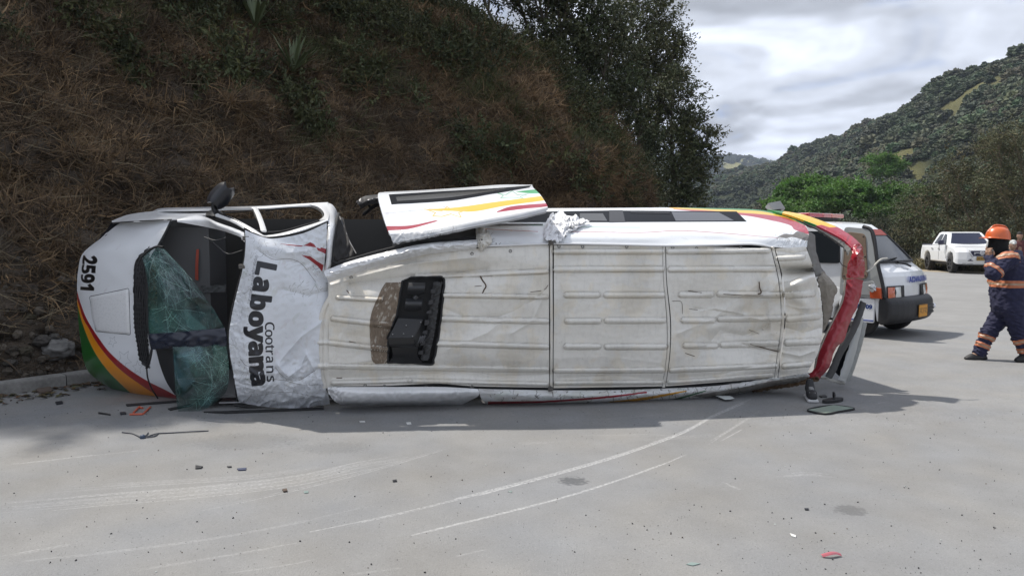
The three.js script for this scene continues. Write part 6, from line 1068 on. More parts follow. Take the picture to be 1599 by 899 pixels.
{ // ---- white pickup
  const root = thing('pickup_truck', 'white double-cab pickup parked facing the camera on the far side of the road', 'pickup truck', [20.6, 0, -32.4], 0);
  root.scale.setScalar(1.04);
  const fdir = V3(-0.235, 0, 0.97).normalize(); root.rotation.y = Math.atan2(fdir.z, -fdir.x);
  const W = 1.84, arch = (cx) => [[cx + 0.50, 0.46], [cx + 0.46, 0.66], [cx + 0.30, 0.84], [cx, 0.91], [cx - 0.30, 0.84], [cx - 0.46, 0.66], [cx - 0.50, 0.46]];
  const prof = [[0.04, 0.42], [0.0, 0.62], [0.02, 0.92], [0.10, 1.04], [0.5, 1.12], [1.30, 1.20], [1.42, 1.24], [5.2, 1.20], [5.24, 0.9], [5.24, 0.5], ...arch(4.18), ...arch(0.98)];
  const taperF = (x, y, z) => { const k = 1 - 0.05 * sstep(0.9, 1.25, y); return [x + 0.30 * (z / 0.92) ** 4 * sstep(0.7, 0, x), y, z * k]; };
  const B = (n, g, m) => part(n, g, m, root);
  B('body', warp(bodyFrom(prof, W, { bevel: 0.09 }), taperF), vWhiteM);
  const cab = [[1.36, 1.18], [2.06, 1.76], [2.3, 1.80], [3.1, 1.81], [3.36, 1.77], [3.66, 1.2]];
  const ci = (x, y, z) => [x, y, z * (1 - 0.24 * sstep(1.15, 1.82, y))];
  B('cab', warp(bodyFrom(cab, W - 0.06, { bevel: 0.08 }), ci), vWhiteM);
  B('windscreen', quadPatch([[1.46, 1.27, 0.76], [1.46, 1.27, -0.76], [2.02, 1.73, -0.72], [2.02, 1.73, 0.72]], 16, 6, (p) => { const q = ci(...p); q[0] -= 0.022 - 0.06 * (p[2] / .8) ** 2; q[1] += 0.02; return q; }), phys([0.02, 0.024, 0.05], 0.15, { specularIntensity: 0.6 }));
  const sideW = (out, off = 0.0, th = 0.012) => merge([1, -1].map((s) => warp(plate(out, (W - 0.06) / 2 + off - th / 2, th), (x, y, z) => { const q = ci(x, y, z); return [q[0], q[1], q[2] * s]; })));
  B('side_window', sideW(rounded([[1.72, 1.28], [2.12, 1.68], [2.46, 1.71], [2.46, 1.28]], 0.05)), vGlassM);
  B('side_window', sideW(rounded([[2.58, 1.28], [2.58, 1.71], [3.06, 1.70], [3.32, 1.28]], 0.06)), vGlassM);
  B('door_gap', sideW([[2.50, 0.55], [2.50, 1.24], [2.515, 1.24], [2.515, 0.55]], 0.028, 0.01), vBlackM);
  B('door_gap', sideW([[1.50, 0.62], [1.46, 1.2], [1.475, 1.2], [1.515, 0.62]], 0.028, 0.01), vBlackM);
  for (const x of [2.36, 3.3]) B('door_handle', sideW(rounded([[x, 1.02], [x, 1.07], [x + .2, 1.07], [x + .2, 1.02]], .02), 0.045, 0.03), chromeM);
  for (const s of [1, -1]) { const m = new THREE.Group(); m.name = 'door_mirror'; root.add(m); part('mirror_head', box(0.1, 0.2, 0.24, 1.74, 1.33, s * 1.06, 0.04), std([0.03, 0.03, 0.06], .3), m); part('mirror_arm', box(0.06, 0.05, 0.16, 1.76, 1.26, s * 0.92, 0.02), vBlackM, m); }
  const face = (c, off, m, n, nu = 10, nv = 4) => B(n, quadPatch(c, nu, nv, (p) => { const q = taperF(p[0], p[1], p[2]); q[0] -= off; return q; }), m);
  const navy = std([0.022, 0.024, 0.06], 0.45);
  face([[0.04, 0.99, 0.42], [0.04, 0.99, -0.42], [0.02, 0.76, -0.36], [0.02, 0.76, 0.36]], 0.012, navy, 'grille');
  const bars = [0.82, 0.88, 0.94].map((y) => box(0.014, 0.012, 0.74, -0.0, y, 0, 0.004)); B('grille_bar', merge(bars), std([0.10, 0.10, 0.14], 0.3, .6));
  B('badge', merge([new THREE.TorusGeometry(0.075, 0.016, 8, 24).rotateY(Math.PI / 2).translate(-0.012, 0.885, 0), box(0.016, 0.036, 0.2, -0.014, 0.885, 0, 0.006)]), chromeM);
  B('grille_trim', merge([1, -1].map((s) => tube([V3(0.03, 1.0, s * 0.46), V3(0.0, 0.86, s * 0.42), V3(-0.01, 0.74, s * 0.34)], 0.028, 12, 6))), chromeM);
  for (const s of [1, -1]) face([[0.16, 0.985, s * 0.88], [0.06, 0.96, s * 0.48], [0.05, 0.82, s * 0.46], [0.10, 0.87, s * 0.88]], 0.016, phys([0.2, 0.21, 0.26], 0.12, { clearcoat: 1 }), 'headlight');
  for (const s of [1, -1]) face([[0.10, 0.67, s * 0.84], [0.05, 0.66, s * 0.56], [0.05, 0.56, s * 0.62], [0.08, 0.54, s * 0.84]], 0.014, navy, 'fog_lamp');
  face([[0.02, 0.64, 0.5], [0.02, 0.64, -0.5], [0.03, 0.55, -0.56], [0.03, 0.55, 0.56]], 0.014, navy, 'lower_grille');
  face([[0.05, 0.46, 0.7], [0.05, 0.46, -0.7], [0.07, 0.40, -0.66], [0.07, 0.40, 0.66]], 0.02, std([0.35, 0.36, 0.37], 0.5), 'bumper_lip');
  letterPlate('number_plate', 0.42, 0.17, (g, w, h) => { g.fillStyle = '#a8853c'; g.fillRect(0, 0, w, h); g.strokeStyle = '#3c3018'; g.lineWidth = 10; g.strokeRect(8, 8, w - 16, h - 16); g.fillStyle = '#50401f'; for (let k = 0; k < 6; k++) g.fillRect(52 + k * 72, 60, 42, 90); }, root, [-0.03, 0.66, 0], [0, -Math.PI / 2, 0]);
  B('bed_rail', merge([1, -1].map((s) => box(1.5, 0.06, 0.09, 4.46, 1.225, s * 0.82, 0.02))), std([0.03, 0.03, 0.05], .5));
  for (const x of [0.98, 4.18]) for (const s of [1, -1]) wheel(root, x, 0.39, s * 0.80, 0.39, 0.25, std([0.05, 0.05, 0.055], 0.4, .5));
  B('underbody', box(4.6, 0.2, 1.4, 2.6, 0.44, 0, 0.03), vBlackM);
}
// ---------------------------------------------------------------- people
// continuous surface around tapered bones [ax, ay, az, ra, bx, by, bz, rb]
function bodyMesh(bones, cell, k = 0.03, extra = null) {
  const lo = [1e9, 1e9, 1e9], hi = [-1e9, -1e9, -1e9];
  for (const b of bones) for (let e = 0; e < 2; e++) for (let q = 0; q < 3; q++) { lo[q] = Math.min(lo[q], b[e * 4 + q] - b[e * 4 + 3]); hi[q] = Math.max(hi[q], b[e * 4 + q] + b[e * 4 + 3]); }
  const span = Math.max(...hi.map((h, q) => h - lo[q])) + cell * 8, res = Math.min(190, Math.ceil(span / cell)), mc = new MarchingCubes(res, new THREE.MeshBasicMaterial(), false, false, 400000);
  const c = lo.map((l, q) => (l + hi[q]) / 2), half = span / 2, F = mc.field; mc.isolation = 0;
  for (let z = 0; z < res; z++) for (let y = 0; y < res; y++) for (let x = 0; x < res; x++) {
    const P = [(x - res / 2) / (res / 2) * half + c[0], (y - res / 2) / (res / 2) * half + c[1], (z - res / 2) / (res / 2) * half + c[2]];
    if (P[0] < lo[0] - 2 * cell || P[0] > hi[0] + 2 * cell || P[1] < lo[1] - 2 * cell || P[1] > hi[1] + 2 * cell || P[2] < lo[2] - 2 * cell || P[2] > hi[2] + 2 * cell) { F[x + y * res + z * res * res] = -0.2; continue; }
    let s = 0, m = 1e9; const ds = [];
    for (const b of bones) { const dx = b[4] - b[0], dy = b[5] - b[1], dz = b[6] - b[2], L = dx * dx + dy * dy + dz * dz || 1e-9, t = clamp(((P[0] - b[0]) * dx + (P[1] - b[1]) * dy + (P[2] - b[2]) * dz) / L), d = Math.hypot(P[0] - b[0] - dx * t, P[1] - b[1] - dy * t, P[2] - b[2] - dz * t) - lerp(b[3], b[7], t); ds.push(d); if (d < m) m = d; }
    for (const d of ds) if (d - m < 8 * k) s += Math.exp(-(d - m) / k);
    let d = m - k * Math.log(s) * 0.7; if (extra) d += extra(P);
    F[x + y * res + z * res * res] = -d;
  }
  mc.update(); const n = mc.count, pos = new Float32Array(n * 3), nor = new Float32Array(n * 3);
  for (let i = 0; i < n; i++) for (let q = 0; q < 3; q++) { pos[i * 3 + q] = mc.positionArray[i * 3 + q] * half + c[q]; }
  let g = new THREE.BufferGeometry(); g.setAttribute('position', new THREE.BufferAttribute(pos, 3)); g = mergeVertices(g, cell * 0.02); g.computeVertexNormals();
  // face outwards
  const A = g.attributes.position, N = g.attributes.normal; let v = 0; const I = g.index; for (let i = 0; i < I.count; i += 3) { const a = I.getX(i), b = I.getX(i + 1), e = I.getX(i + 2); v += V3(A.getX(a) - c[0], A.getY(a) - c[1], A.getZ(a) - c[2]).dot(V3(A.getX(b) - c[0], A.getY(b) - c[1], A.getZ(b) - c[2]).cross(V3(A.getX(e) - c[0], A.getY(e) - c[1], A.getZ(e) - c[2]))); }
  if (v < 0) { const ar = I.array; for (let i = 0; i < I.count; i += 3) { const t = ar[i + 1]; ar[i + 1] = ar[i + 2]; ar[i + 2] = t; } g.computeVertexNormals(); }
  return g;
}
// band of a surface between two planes across a limb, lifted off the cloth
function bandOf(g, a, b, t0, t1, lift, rMax) {
  const ax = b.clone().sub(a), L = ax.length(); ax.normalize(); const A = g.attributes.position, N = g.attributes.normal, I = g.index, pos = [];
  const h = (p) => p.p.clone().sub(a).dot(ax) / L, cut = (P, lim, s) => { const out = []; for (let i = 0; i < P.length; i++) { const u = P[i], w = P[(i + 1) % P.length], du = s * (h(u) - lim), dw = s * (h(w) - lim); if (du >= 0) out.push(u); if (du * dw < 0) { const f = du / (du - dw); out.push({ p: u.p.clone().lerp(w.p, f), n: u.n.clone().lerp(w.n, f) }); } } return out; };
  for (let i = 0; i < I.count; i += 3) {
    let P = [0, 1, 2].map((q) => { const k = I.getX(i + q); return { p: V3(A.getX(k), A.getY(k), A.getZ(k)), n: V3(N.getX(k), N.getY(k), N.getZ(k)) }; });
    if (rMax) { const e = P[0].p.clone().sub(a), r = e.addScaledVector(ax, -e.dot(ax)).length(); if (r > rMax) continue; }
    P = cut(P, t0, 1); if (P.length > 2) P = cut(P, t1, -1); if (P.length < 3) continue;
    for (let q = 1; q < P.length - 1; q++) for (const u of [P[0], P[q], P[q + 1]]) { const v = u.p.clone().addScaledVector(u.n, lift); pos.push(v.x, v.y, v.z); }
  }
  const o = new THREE.BufferGeometry(); o.setAttribute('position', new THREE.Float32BufferAttribute(pos, 3)); const m = mergeVertices(o, 0.0005); m.computeVertexNormals(); return m;
}
{
  const D = 9.53, root = thing('person', 'person in orange helmet and dark blue work suit, walking with a hand at the mouth', 'person', onGround(1566, 565).toArray());
  const o = root.position, q = (px, py, dz = 0) => { const p = atDepth(px, py, D - dz); return [p.x - o.x, p.y - o.y, p.z - o.z]; };
  const bone = (a, ra, b, rb) => [...a, ra, ...b, rb];
  const near = 0.15, far = -0.15;
  const sh = { n: q(1576, 406, 0.19), f: q(1574, 406, -0.19) }, el = { n: q(1552, 427, 0.24), f: q(1556, 432, -0.18) }, wr = { n: q(1546, 404, 0.10), f: q(1551, 407, -0.05) };
  const hip = { n: q(1582, 480, 0.10), f: q(1572, 480, -0.10) }, kn = { n: q(1592, 522, 0.10), f: q(1545, 519, -0.10) }, an = { n: q(1604, 552, 0.10), f: q(1531, 549, -0.10) };
  const chest = q(1576, 424), waist = q(1575, 456), neck = q(1564, 400), head = q(1560, 377), jaw = q(1554, 388);
  const suit = [
    bone(sh.n, 0.105, sh.f, 0.105), bone(chest, 0.165, waist, 0.175), bone([chest[0], chest[1], chest[2] + .1], 0.14, [waist[0], waist[1], waist[2] + .09], 0.15), bone([chest[0], chest[1], chest[2] - .1], 0.14, [waist[0], waist[1], waist[2] - .09], 0.15), bone(waist, 0.17, q(1574, 474), 0.185), bone(neck, 0.075, chest, 0.12), bone(q(1584, 412), 0.13, q(1588, 448), 0.13),
    bone(sh.n, 0.10, el.n, 0.075), bone(el.n, 0.075, wr.n, 0.058), bone(sh.f, 0.10, el.f, 0.075), bone(el.f, 0.072, wr.f, 0.056),
    bone(hip.n, 0.135, kn.n, 0.092), bone(kn.n, 0.09, an.n, 0.082), bone(hip.f, 0.135, kn.f, 0.092), bone(kn.f, 0.09, an.f, 0.082),
  ];
  const fold = (P) => 0.010 * n3(P[0] * 11, P[1] * 16, P[2] * 11) + 0.004 * n3(P[0] * 24, P[1] * 34, P[2] * 24) + 0.012 * ridged(P[1] * 12 + P[0] * 5, P[2] * 6) * sstep(0.9, 0.3, P[1]) + 0.008 * ridged(P[0] * 9 - P[1] * 7, P[2] * 5 + 3) * sstep(0.7, 1.0, P[1]);
  const bodyB = suit.map((b) => { const c = b.slice(); c[3] = Math.max(0.03, c[3] - 0.035); c[7] = Math.max(0.03, c[7] - 0.035); return c; });
  bodyB.push(bone(neck, 0.055, head, 0.06), bone(head, 0.088, q(1559, 372), 0.092), bone(jaw, 0.06, head, 0.08));
  const ankleF = q(1530, 553, -0.10), ankleN = q(1605, 556, 0.10); bodyB.push(bone(an.f, 0.045, q(1516, 560, -0.1), 0.035), bone(an.n, 0.045, q(1592, 562, 0.1), 0.035));
  // hands: palm, four fingers and a thumb each, closed on the phone or bent at the mouth
  const hand = (w, dir, up, s) => { const B = [], d = V3(...dir).normalize(), u = V3(...up).normalize(), sd = d.clone().cross(u).normalize().multiplyScalar(s), P = (a, b, c) => V3(...w).addScaledVector(d, a).addScaledVector(u, b).addScaledVector(sd, c).toArray(); B.push(bone(P(0, 0, 0), 0.026, P(0.05, 0, -0.015), 0.021), bone(P(0.01, 0, .015), 0.022, P(0.085, 0, 0.022), 0.017), bone(P(0.02, 0, -.01), 0.02, P(0.085, 0, -0.022), 0.017)); [[-0.030, .062], [-0.010, .072], [0.010, .070], [0.030, .054]].forEach(([c, l]) => { B.push(bone(P(0.085, 0, c), 0.0095, P(0.085 + l * .45, 0.012, c), 0.009), bone(P(0.085 + l * .45, 0.012, c), 0.009, P(0.085 + l * .68, 0.038, c), 0.008)); }); B.push(bone(P(0.02, 0.01, -0.026), 0.013, P(0.055, 0.03, -0.046), 0.011), bone(P(0.055, 0.03, -0.046), 0.011, P(0.085, 0.046, -0.036), 0.009)); return B; };
  const skin = std([0.30, 0.17, 0.11], 0.6);
  const hands = [...hand(wr.n, [-0.15, 1, -0.1], [0.9, 0.1, -0.3], 1), ...hand(wr.f, [-0.25, 1, 0.0], [0.9, 0.1, 0.3], -1)];
  const gBody = bodyMesh(bodyB, 0.014, 0.02), gH1 = bodyMesh(hands.slice(0, hands.length / 2), 0.0035, 0.006), gH2 = bodyMesh(hands.slice(hands.length / 2), 0.0035, 0.006);
  part('body', merge([gBody, gH1, gH2]), skin, root);
  const suitM = std([0.014, 0.015, 0.046], 0.85), gS = bodyMesh(suit, 0.012, 0.028, fold);
  part('work_suit', gS, suitM, root);
  const orange = std([0.46, 0.15, 0.07], 0.6), silver = std([0.38, 0.25, 0.17], 0.4);
  const band = (a, b, t0, t1, r) => { part('reflective_band', bandOf(gS, V3(...a), V3(...b), t0, t1, 0.006, r), orange, root); const m = (t0 + t1) / 2, w = (t1 - t0) * 0.16; part('reflective_band', bandOf(gS, V3(...a), V3(...b), m - w, m + w, 0.009, r), silver, root); };
  band(kn.f, an.f, 0.16, 0.38, 0.2); band(kn.f, an.f, 0.58, 0.80, 0.2); band(kn.n, an.n, 0.14, 0.40, 0.2); band(kn.n, an.n, 0.60, 0.84, 0.2);
  band(chest, waist, 0.40, 0.74, 0.36);
  band(sh.n, el.n, 0.76, 0.95, 0.14); band(sh.f, el.f, 0.76, 0.95, 0.14);
  band([sh.n[0], sh.n[1] + 0.10, sh.n[2] - 0.03], [sh.n[0] - 0.02, sh.n[1] - 0.05, sh.n[2] + 0.05], 0.15, 0.75, 0.14);
  // balaclava over head and neck
  part('balaclava', bodyMesh([bone(head, 0.098, q(1560, 372), 0.102), bone(jaw, 0.068, head, 0.088), bone(q(1550.5, 382), 0.020, q(1553, 378), 0.02), bone(q(1553, 386), 0.04, q(1556, 390), 0.05), bone(neck, 0.085, q(1563, 388), 0.085), bone(q(1566, 402), 0.11, neck, 0.09)], 0.010, 0.022, (P) => 0.003 * n3(P[0] * 26, P[1] * 30, P[2] * 26)), std([0.006, 0.006, 0.007], 0.95), root);
  // helmet: shell with rim, peak to the left
  const c = q(1559, 371), hel = new THREE.Group(); hel.name = 'helmet'; hel.position.set(c[0], c[1], c[2]); hel.rotation.z = -0.10; root.add(hel);
  const hm = phys([0.62, 0.115, 0.02], 0.35, { clearcoat: 0.4, clearcoatRoughness: 0.25 });
  const dome = new THREE.LatheGeometry([[0.001, 0.152], [0.05, 0.148], [0.09, 0.130], [0.118, 0.098], [0.134, 0.055], [0.140, 0.015], [0.141, -0.01], [0.150, -0.014], [0.150, -0.020], [0.136, -0.018], [0.132, 0.02]].map((p) => new THREE.Vector2(...p)), 40); dome.scale(1.05, 0.94, 0.9);
  part('shell', dome, hm, hel);
  const peak = quadPatch([[-0.12, -0.012, 0.11], [-0.12, -0.012, -0.11], [-0.205, -0.028, -0.06], [-0.205, -0.028, 0.06]], 10, 6, (p, a) => [p[0] - 0.02 * Math.sin(a * Math.PI), p[1] + 0.012 * Math.sin(a * Math.PI), p[2]]); part('peak', merge([peak, peak.clone().translate(0, -0.005, 0)]), hm, hel);
  part('ridge', tube([V3(-0.135, 0.06, 0), V3(-0.07, 0.147, 0), V3(0, 0.158, 0), V3(0.08, 0.145, 0), V3(0.14, 0.07, 0)], 0.012, 30, 8), hm, hel);
  for (const [a, s] of [[an.f, -0.1], [an.n, 0.1]]) { const f = s < 0, A = f ? [1531, 556] : [1603, 557], T = f ? [1511, 560] : [1590, 562], H = f ? [1537, 560] : [1608, 561]; const g = bodyMesh([bone(q(A[0], A[1] - 8, s), 0.062, q(A[0], A[1] + 1, s), 0.060), bone(q(H[0], H[1] - 0.5, s), 0.042, q(T[0] + 6, T[1] - 1, s), 0.045), bone(q(T[0] + 8, T[1] - 1.5, s), 0.048, q(T[0], T[1] + 0.6, s), 0.036)], 0.009, 0.02, (P) => Math.max(0, 0.012 - P[1]) * 2); part('boot', g, std([0.016, 0.016, 0.017], 0.6), root); }
  part('phone', box(0.012, 0.12, 0.06, ...q(1549, 397, 0.06), 0.005), std([0.6, 0.6, 0.58], 0.4), root);
}
// earth bank at the far right with three bystanders
{
  const pos = [], idx = [], nx = 40, nz = 26, c = onGround(1640, 418);
  for (let j = 0; j <= nz; j++) for (let i = 0; i <= nx; i++) { const u = i / nx * 2 - 1, v = j / nz * 2 - 1, x = c.x + u * 5.5, z = c.z - 1.5 + v * 6, h = Math.max(0, 1 - u * u) ** 0.8 * Math.max(0, 1 - v * v) ** 0.8; pos.push(x, -0.02 + 1.15 * h * (1 + 0.25 * n2(x * .8, z * .8)) + 0.05 * n2(x * 3, z * 3) * h, z); }
  for (let j = 0; j < nz; j++) for (let i = 0; i < nx; i++) { const a = j * (nx + 1) + i, b = a + nx + 1; idx.push(a, b, a + 1, a + 1, b, b + 1); }
  const uv = []; for (let i = 0; i < pos.length; i += 3) uv.push(pos[i], pos[i + 2]);
  part('earth_bank', geoFrom(pos, idx, uv), gravelM, null, 'structure');
  const yAt = (x, z) => { let b = 1e9, y = 0; for (let i = 0; i < pos.length; i += 3) { const d = (pos[i] - x) ** 2 + (pos[i + 2] - z) ** 2; if (d < b) { b = d; y = pos[i + 1]; } } return y; };
  const bystander = (label, px, topPy, d, shirt, trousers, pose) => {
    const t = atDepth(px, topPy, d), y0 = Math.max(-0.02, yAt(t.x, t.z)), H = clamp(t.y - y0, 1.2, 1.8), s = H / 1.75, root = thing('person', label, 'person', [t.x, y0, t.z], -0.4), B = (a, ra, b, rb) => [a[0] * s, a[1] * s, a[2] * s, ra * s, b[0] * s, b[1] * s, b[2] * s, rb * s];
    const aL = pose === 'raise' ? [[0.42, 1.25, 0.12], [0.36, 1.50, 0.2]] : [[0.26, 1.12, 0.02], [0.25, .88, 0.1]], aR = pose === 'raise' ? [[-0.30, 1.16, .1], [-0.18, 1.32, 0.26]] : [[-0.26, 1.12, 0.02], [-0.25, .88, 0.1]];
    const arms = [B([0.19, 1.40, 0], .05, aL[0], .042), B(aL[0], .04, aL[1], .03), B([-0.19, 1.40, 0], .05, aR[0], .042), B(aR[0], .04, aR[1], .03)];
    const fingers = (w) => [0, 1, 2, 3].map((k) => B([w[0] + (k - 1.5) * .018, w[1], w[2] + 0.02], .012, [w[0] + (k - 1.5) * .022, w[1] - 0.07, w[2] + .05], .009)).concat([B(w, .016, [w[0] + .04, w[1] - .04, w[2] + .04], .01)]);
    part('body', bodyMesh([...arms, ...fingers(aL[1]), ...fingers(aR[1]), B([0, 1.62, 0.01], .088, [0, 1.66, 0], .09), B([0, 1.55, .05], .05, [0, 1.62, .03], .075), B([0, 1.60, .10], .014, [0, 1.575, .11], .016), B([0, 1.4, 0], .06, [0, 1.6, 0], .055), B([0, 1.2, 0], .14, [0, 1.0, 0], .13), B([0.09, .9, 0], .08, [0.11, .1, 0], .04), B([-0.09, .9, 0], .08, [-0.11, .1, 0], .04)], 0.016, .02), std([0.26, 0.15, 0.10], 0.65), root);
    part('shirt', bodyMesh([B([0.15, 1.40, 0], .075, [-0.15, 1.40, 0], .075), B([0.07, 1.3, 0], .125, [0.07, .95, 0], .125), B([-0.07, 1.3, 0], .125, [-0.07, .95, 0], .125), B([0.19, 1.4, 0], .066, [lerp(.19, aL[0][0], .6), lerp(1.4, aL[0][1], .6), 0], .062), B([-0.19, 1.4, 0], .066, [lerp(-.19, aR[0][0], .6), lerp(1.4, aR[0][1], .6), 0], .062)], 0.018, .03), std(shirt, 0.85), root);
    part('trousers', bodyMesh([B([0.09, .93, 0], .115, [0.11, .5, 0], .085), B([0.11, .5, 0], .085, [0.12, .08, 0], .07), B([-0.09, .93, 0], .115, [-0.11, .5, 0], .085), B([-0.11, .5, 0], .085, [-0.12, .08, 0], .07)], 0.018, .03), std(trousers, 0.85), root);
    part('shoes', bodyMesh([B([0.12, .05, -.03], .05, [0.13, .04, .14], .04), B([-0.12, .05, -.03], .05, [-0.13, .04, .14], .04)], 0.014, .02), std([0.03, .03, .03], .7), root);
    return [root, s];
  };
  let [a, s] = bystander('person with dark hair mostly hidden behind the orange helmet, only the head showing', 1555, 347, 31, [0.45, 0.45, 0.44], [0.03, 0.035, 0.06], 'stand');
  part('hair', bodyMesh([[0, 1.68 * s, -0.02, 0.098 * s, 0, 1.70 * s, 0, 0.09 * s], [0, 1.6 * s, -.05, .07 * s, 0, 1.68 * s, -.04, .08 * s]], 0.014, .02), std([0.015, 0.012, 0.01], 0.8), a);
  [a, s] = bystander('person in a dark red shirt at the right edge with one arm raised', 1594, 354, 27, [0.10, 0.03, 0.03], [0.04, 0.04, 0.05], 'raise');
  part('hair', bodyMesh([[0, 1.68 * s, -0.02, 0.098 * s, 0, 1.70 * s, 0, 0.09 * s]], 0.014, .02), std([0.015, 0.012, 0.01], 0.8), a);
  [a, s] = bystander('person in a pale cap standing low behind the shoulder of the walking worker', 1583, 377, 20, [0.05, 0.055, 0.10], [0.05, 0.05, 0.06], 'stand');
  part('cap', bodyMesh([[0, 1.70 * s, -0.01, 0.10 * s, 0, 1.71 * s, 0, 0.095 * s], [0, 1.69 * s, .08 * s, 0.03, 0, 1.68 * s, .15 * s, .02]], 0.012, .02), std([0.5, 0.51, 0.5], 0.8), a);
}
// ---------------------------------------------------------------- stones by the kerb and things lying on the road
{
  const rock = (label, px, py, r, sq, rgb, seed) => {
    const [P] = [onGround(px, py)]; const pts = []; let best = null, bd = 1e9; const rr = ray(px, py);
    for (let t = 14; t < 24; t += 0.05) for (let h = 0; h < 1.6; h += 0.04) { const p = bankPoint(t, h), k = p.clone().sub(V3(0, EYE, 0)).dot(rr) / rr.lengthSq(), d = p.clone().sub(V3(0, EYE, 0)).addScaledVector(rr, -k).length(); if (d < bd) { bd = d; best = p; } }
    const g = new THREE.IcosahedronGeometry(1, 5), A = g.attributes.position; for (let i = 0; i < A.count; i++) { const x = A.getX(i), y = A.getY(i), z = A.getZ(i); const k = 1 + 0.22 * ridged(x * .8 + seed, y * .8 + z) + 0.12 * n3(x * 2.2 + seed, y * 2.2, z * 2.2) + 0.035 * n3(x * 7, y * 7, z * 7 + seed); A.setXYZ(i, x * k * r, y * k * r * sq, z * k * r); }
    const m = mergeVertices(g.deleteAttribute('normal') && g, 1e-4); m.computeVertexNormals();
    const o = part('rock', m, std([1, 1, 1], 0.95, 0, { map: dataTex(128, 128, (u, v) => { const a = fbm(u * 10 + seed, v * 10, 4), b = fbm(u * 4, v * 4 + seed, 3), k = 1 + 0.4 * a + 0.3 * b; return rgb.map((c) => c * k); }), bumpMap: grain(2), bumpScale: 0.01 })); o.position.copy(best); o.position.y += r * 0.25; tag(o, label, 'rock'); o.rotation.y = seed;
  };
  rock('large pale grey boulder at the foot of the bank behind the kerb', 92, 553, 0.17, 0.72, [0.21, 0.205, 0.195], 1.3);
  rock('small rounded grey stone resting just above the large boulder', 86, 529, 0.06, 0.6, [0.16, 0.15, 0.135], 2.7);
  rock('flat yellowish stone in the bare earth left of the boulder', 44, 494, 0.075, 0.45, [0.15, 0.13, 0.085], 3.1);
  rock('brown earth-covered stone close above the kerb', 40, 548, 0.08, 0.7, [0.095, 0.08, 0.055], 4.9);
  rock('low grey stone among pebbles near the left edge', 17, 566, 0.07, 0.55, [0.115, 0.105, 0.09], 5.4);
  rock('dark blocky stone between bank and the minibus nose', 62, 535, 0.09, 0.7, [0.10, 0.09, 0.08], 6.6);

  const flatPiece = (name, label, cat, pxpts, th0, mat, lift = 0.006, group) => { const th = th0 * 0.4; // a thin thing of surveyed outline lying on the road
    const P = pxpts.map((p) => onGround(p[0], p[1])), c = P.reduce((a, b) => a.add(b.clone().divideScalar(P.length)), V3(0, 0, 0)), s = new THREE.Shape(P.map((p) => new THREE.Vector2(p.x - c.x, -(p.z - c.z)))), g = new THREE.ExtrudeGeometry(s, { depth: th, bevelEnabled: true, bevelThickness: th * 0.25, bevelSize: th * 0.25, bevelSegments: 2 }); g.rotateX(-Math.PI / 2);
    const o = part(name, g, mat); o.position.set(c.x, lift, c.z); tag(o, label, cat, group); return o;
  };
  // pane of glass in a black rubber rim
  {
    const root = thing('window_glass', 'greenish pane of glass in a black rubber rim lying on the road behind the wreck', 'window glass', onGround(1297, 642).toArray());
    const P = [[1262, 643], [1302, 635.5], [1334, 640], [1310, 645], [1288, 648.5]].map((p) => onGround(p[0], p[1]).sub(root.position)), s = new THREE.Shape(P.map((p) => new THREE.Vector2(p.x, -p.z))), g = new THREE.ExtrudeGeometry(s, { depth: 0.005, bevelEnabled: false }); g.rotateX(-Math.PI / 2); g.translate(0, 0.016, 0);
    part('pane', g, phys([0.22, 0.27, 0.225], 0.35, { specularIntensity: 0.4 }), root); part('rim', tube(P.map((p) => V3(p.x, 0.014, p.z)), 0.009, 80, 8, true), rubberM, root);
  }
  { // shoe standing on its heel
    const c = onGround(1267, 625), root = thing('shoe', 'black and white sports shoe standing under the rear corner of the wreck', 'shoe', [c.x, 0, c.z], -0.25);
    part('upper', bodyMesh([[0, 0.07, 0.03, 0.045, 0, 0.10, -0.10, 0.042], [0, 0.055, 0.10, 0.042, 0, 0.06, 0.02, 0.046], [0, 0.10, -0.10, 0.04, 0, 0.16, -0.12, 0.035]], 0.006, 0.012), std([0.02, 0.02, 0.022], 0.7), root);
    part('sole', box(0.105, 0.03, 0.29, 0, 0.02, 0.0, 0.014), std([0.5, 0.5, 0.5], 0.6), root); for (let k = 0; k < 3; k++) part('lace', box(0.06, 0.008, 0.008, 0, 0.108 - k * 0.008, 0.02 + k * 0.03, 0.003), std([0.4, 0.4, 0.4], .8), root); part('tongue', box(0.045, 0.03, 0.09, 0, 0.115, 0.0, 0.012), std([0.22, 0.22, 0.22], 0.8), root);
  }
  { const c = onGround(1301, 628), root = thing('sandal', 'black rubber sandal with a looped strap lying beside the glass pane', 'sandal', [c.x, 0, c.z], 0.5); const sh = new THREE.Shape(); sh.absellipse(0, 0, 0.135, 0.045, 0, Math.PI * 2); const g = new THREE.ExtrudeGeometry(sh, { depth: 0.022, bevelEnabled: true, bevelSize: 0.005, bevelThickness: 0.005, bevelSegments: 2 }); g.rotateX(-Math.PI / 2); g.translate(0, 0.008, 0); part('sole', g, blackM, root); part('strap', tube([V3(-0.03, 0.03, 0.042), V3(0, 0.085, 0.02), V3(0.03, 0.09, -0.02), V3(0.06, 0.03, -0.04)], 0.008, 20, 6), blackM, root); }
  flatPiece('trim_clip', 'small black plastic clip between shoe and sandal', 'debris', [[1280, 620], [1289, 618], [1292, 621], [1284, 622]], 0.02, blackM);
  flatPiece('paper_sheet', 'torn white paper with a green corner under the lower edge of the wreck', 'paper', [[1116, 622], [1140, 622.5], [1147, 626.5], [1141, 628], [1132, 628.5]], 0.004, std([0.55, 0.58, 0.57], 0.8), 0.03);
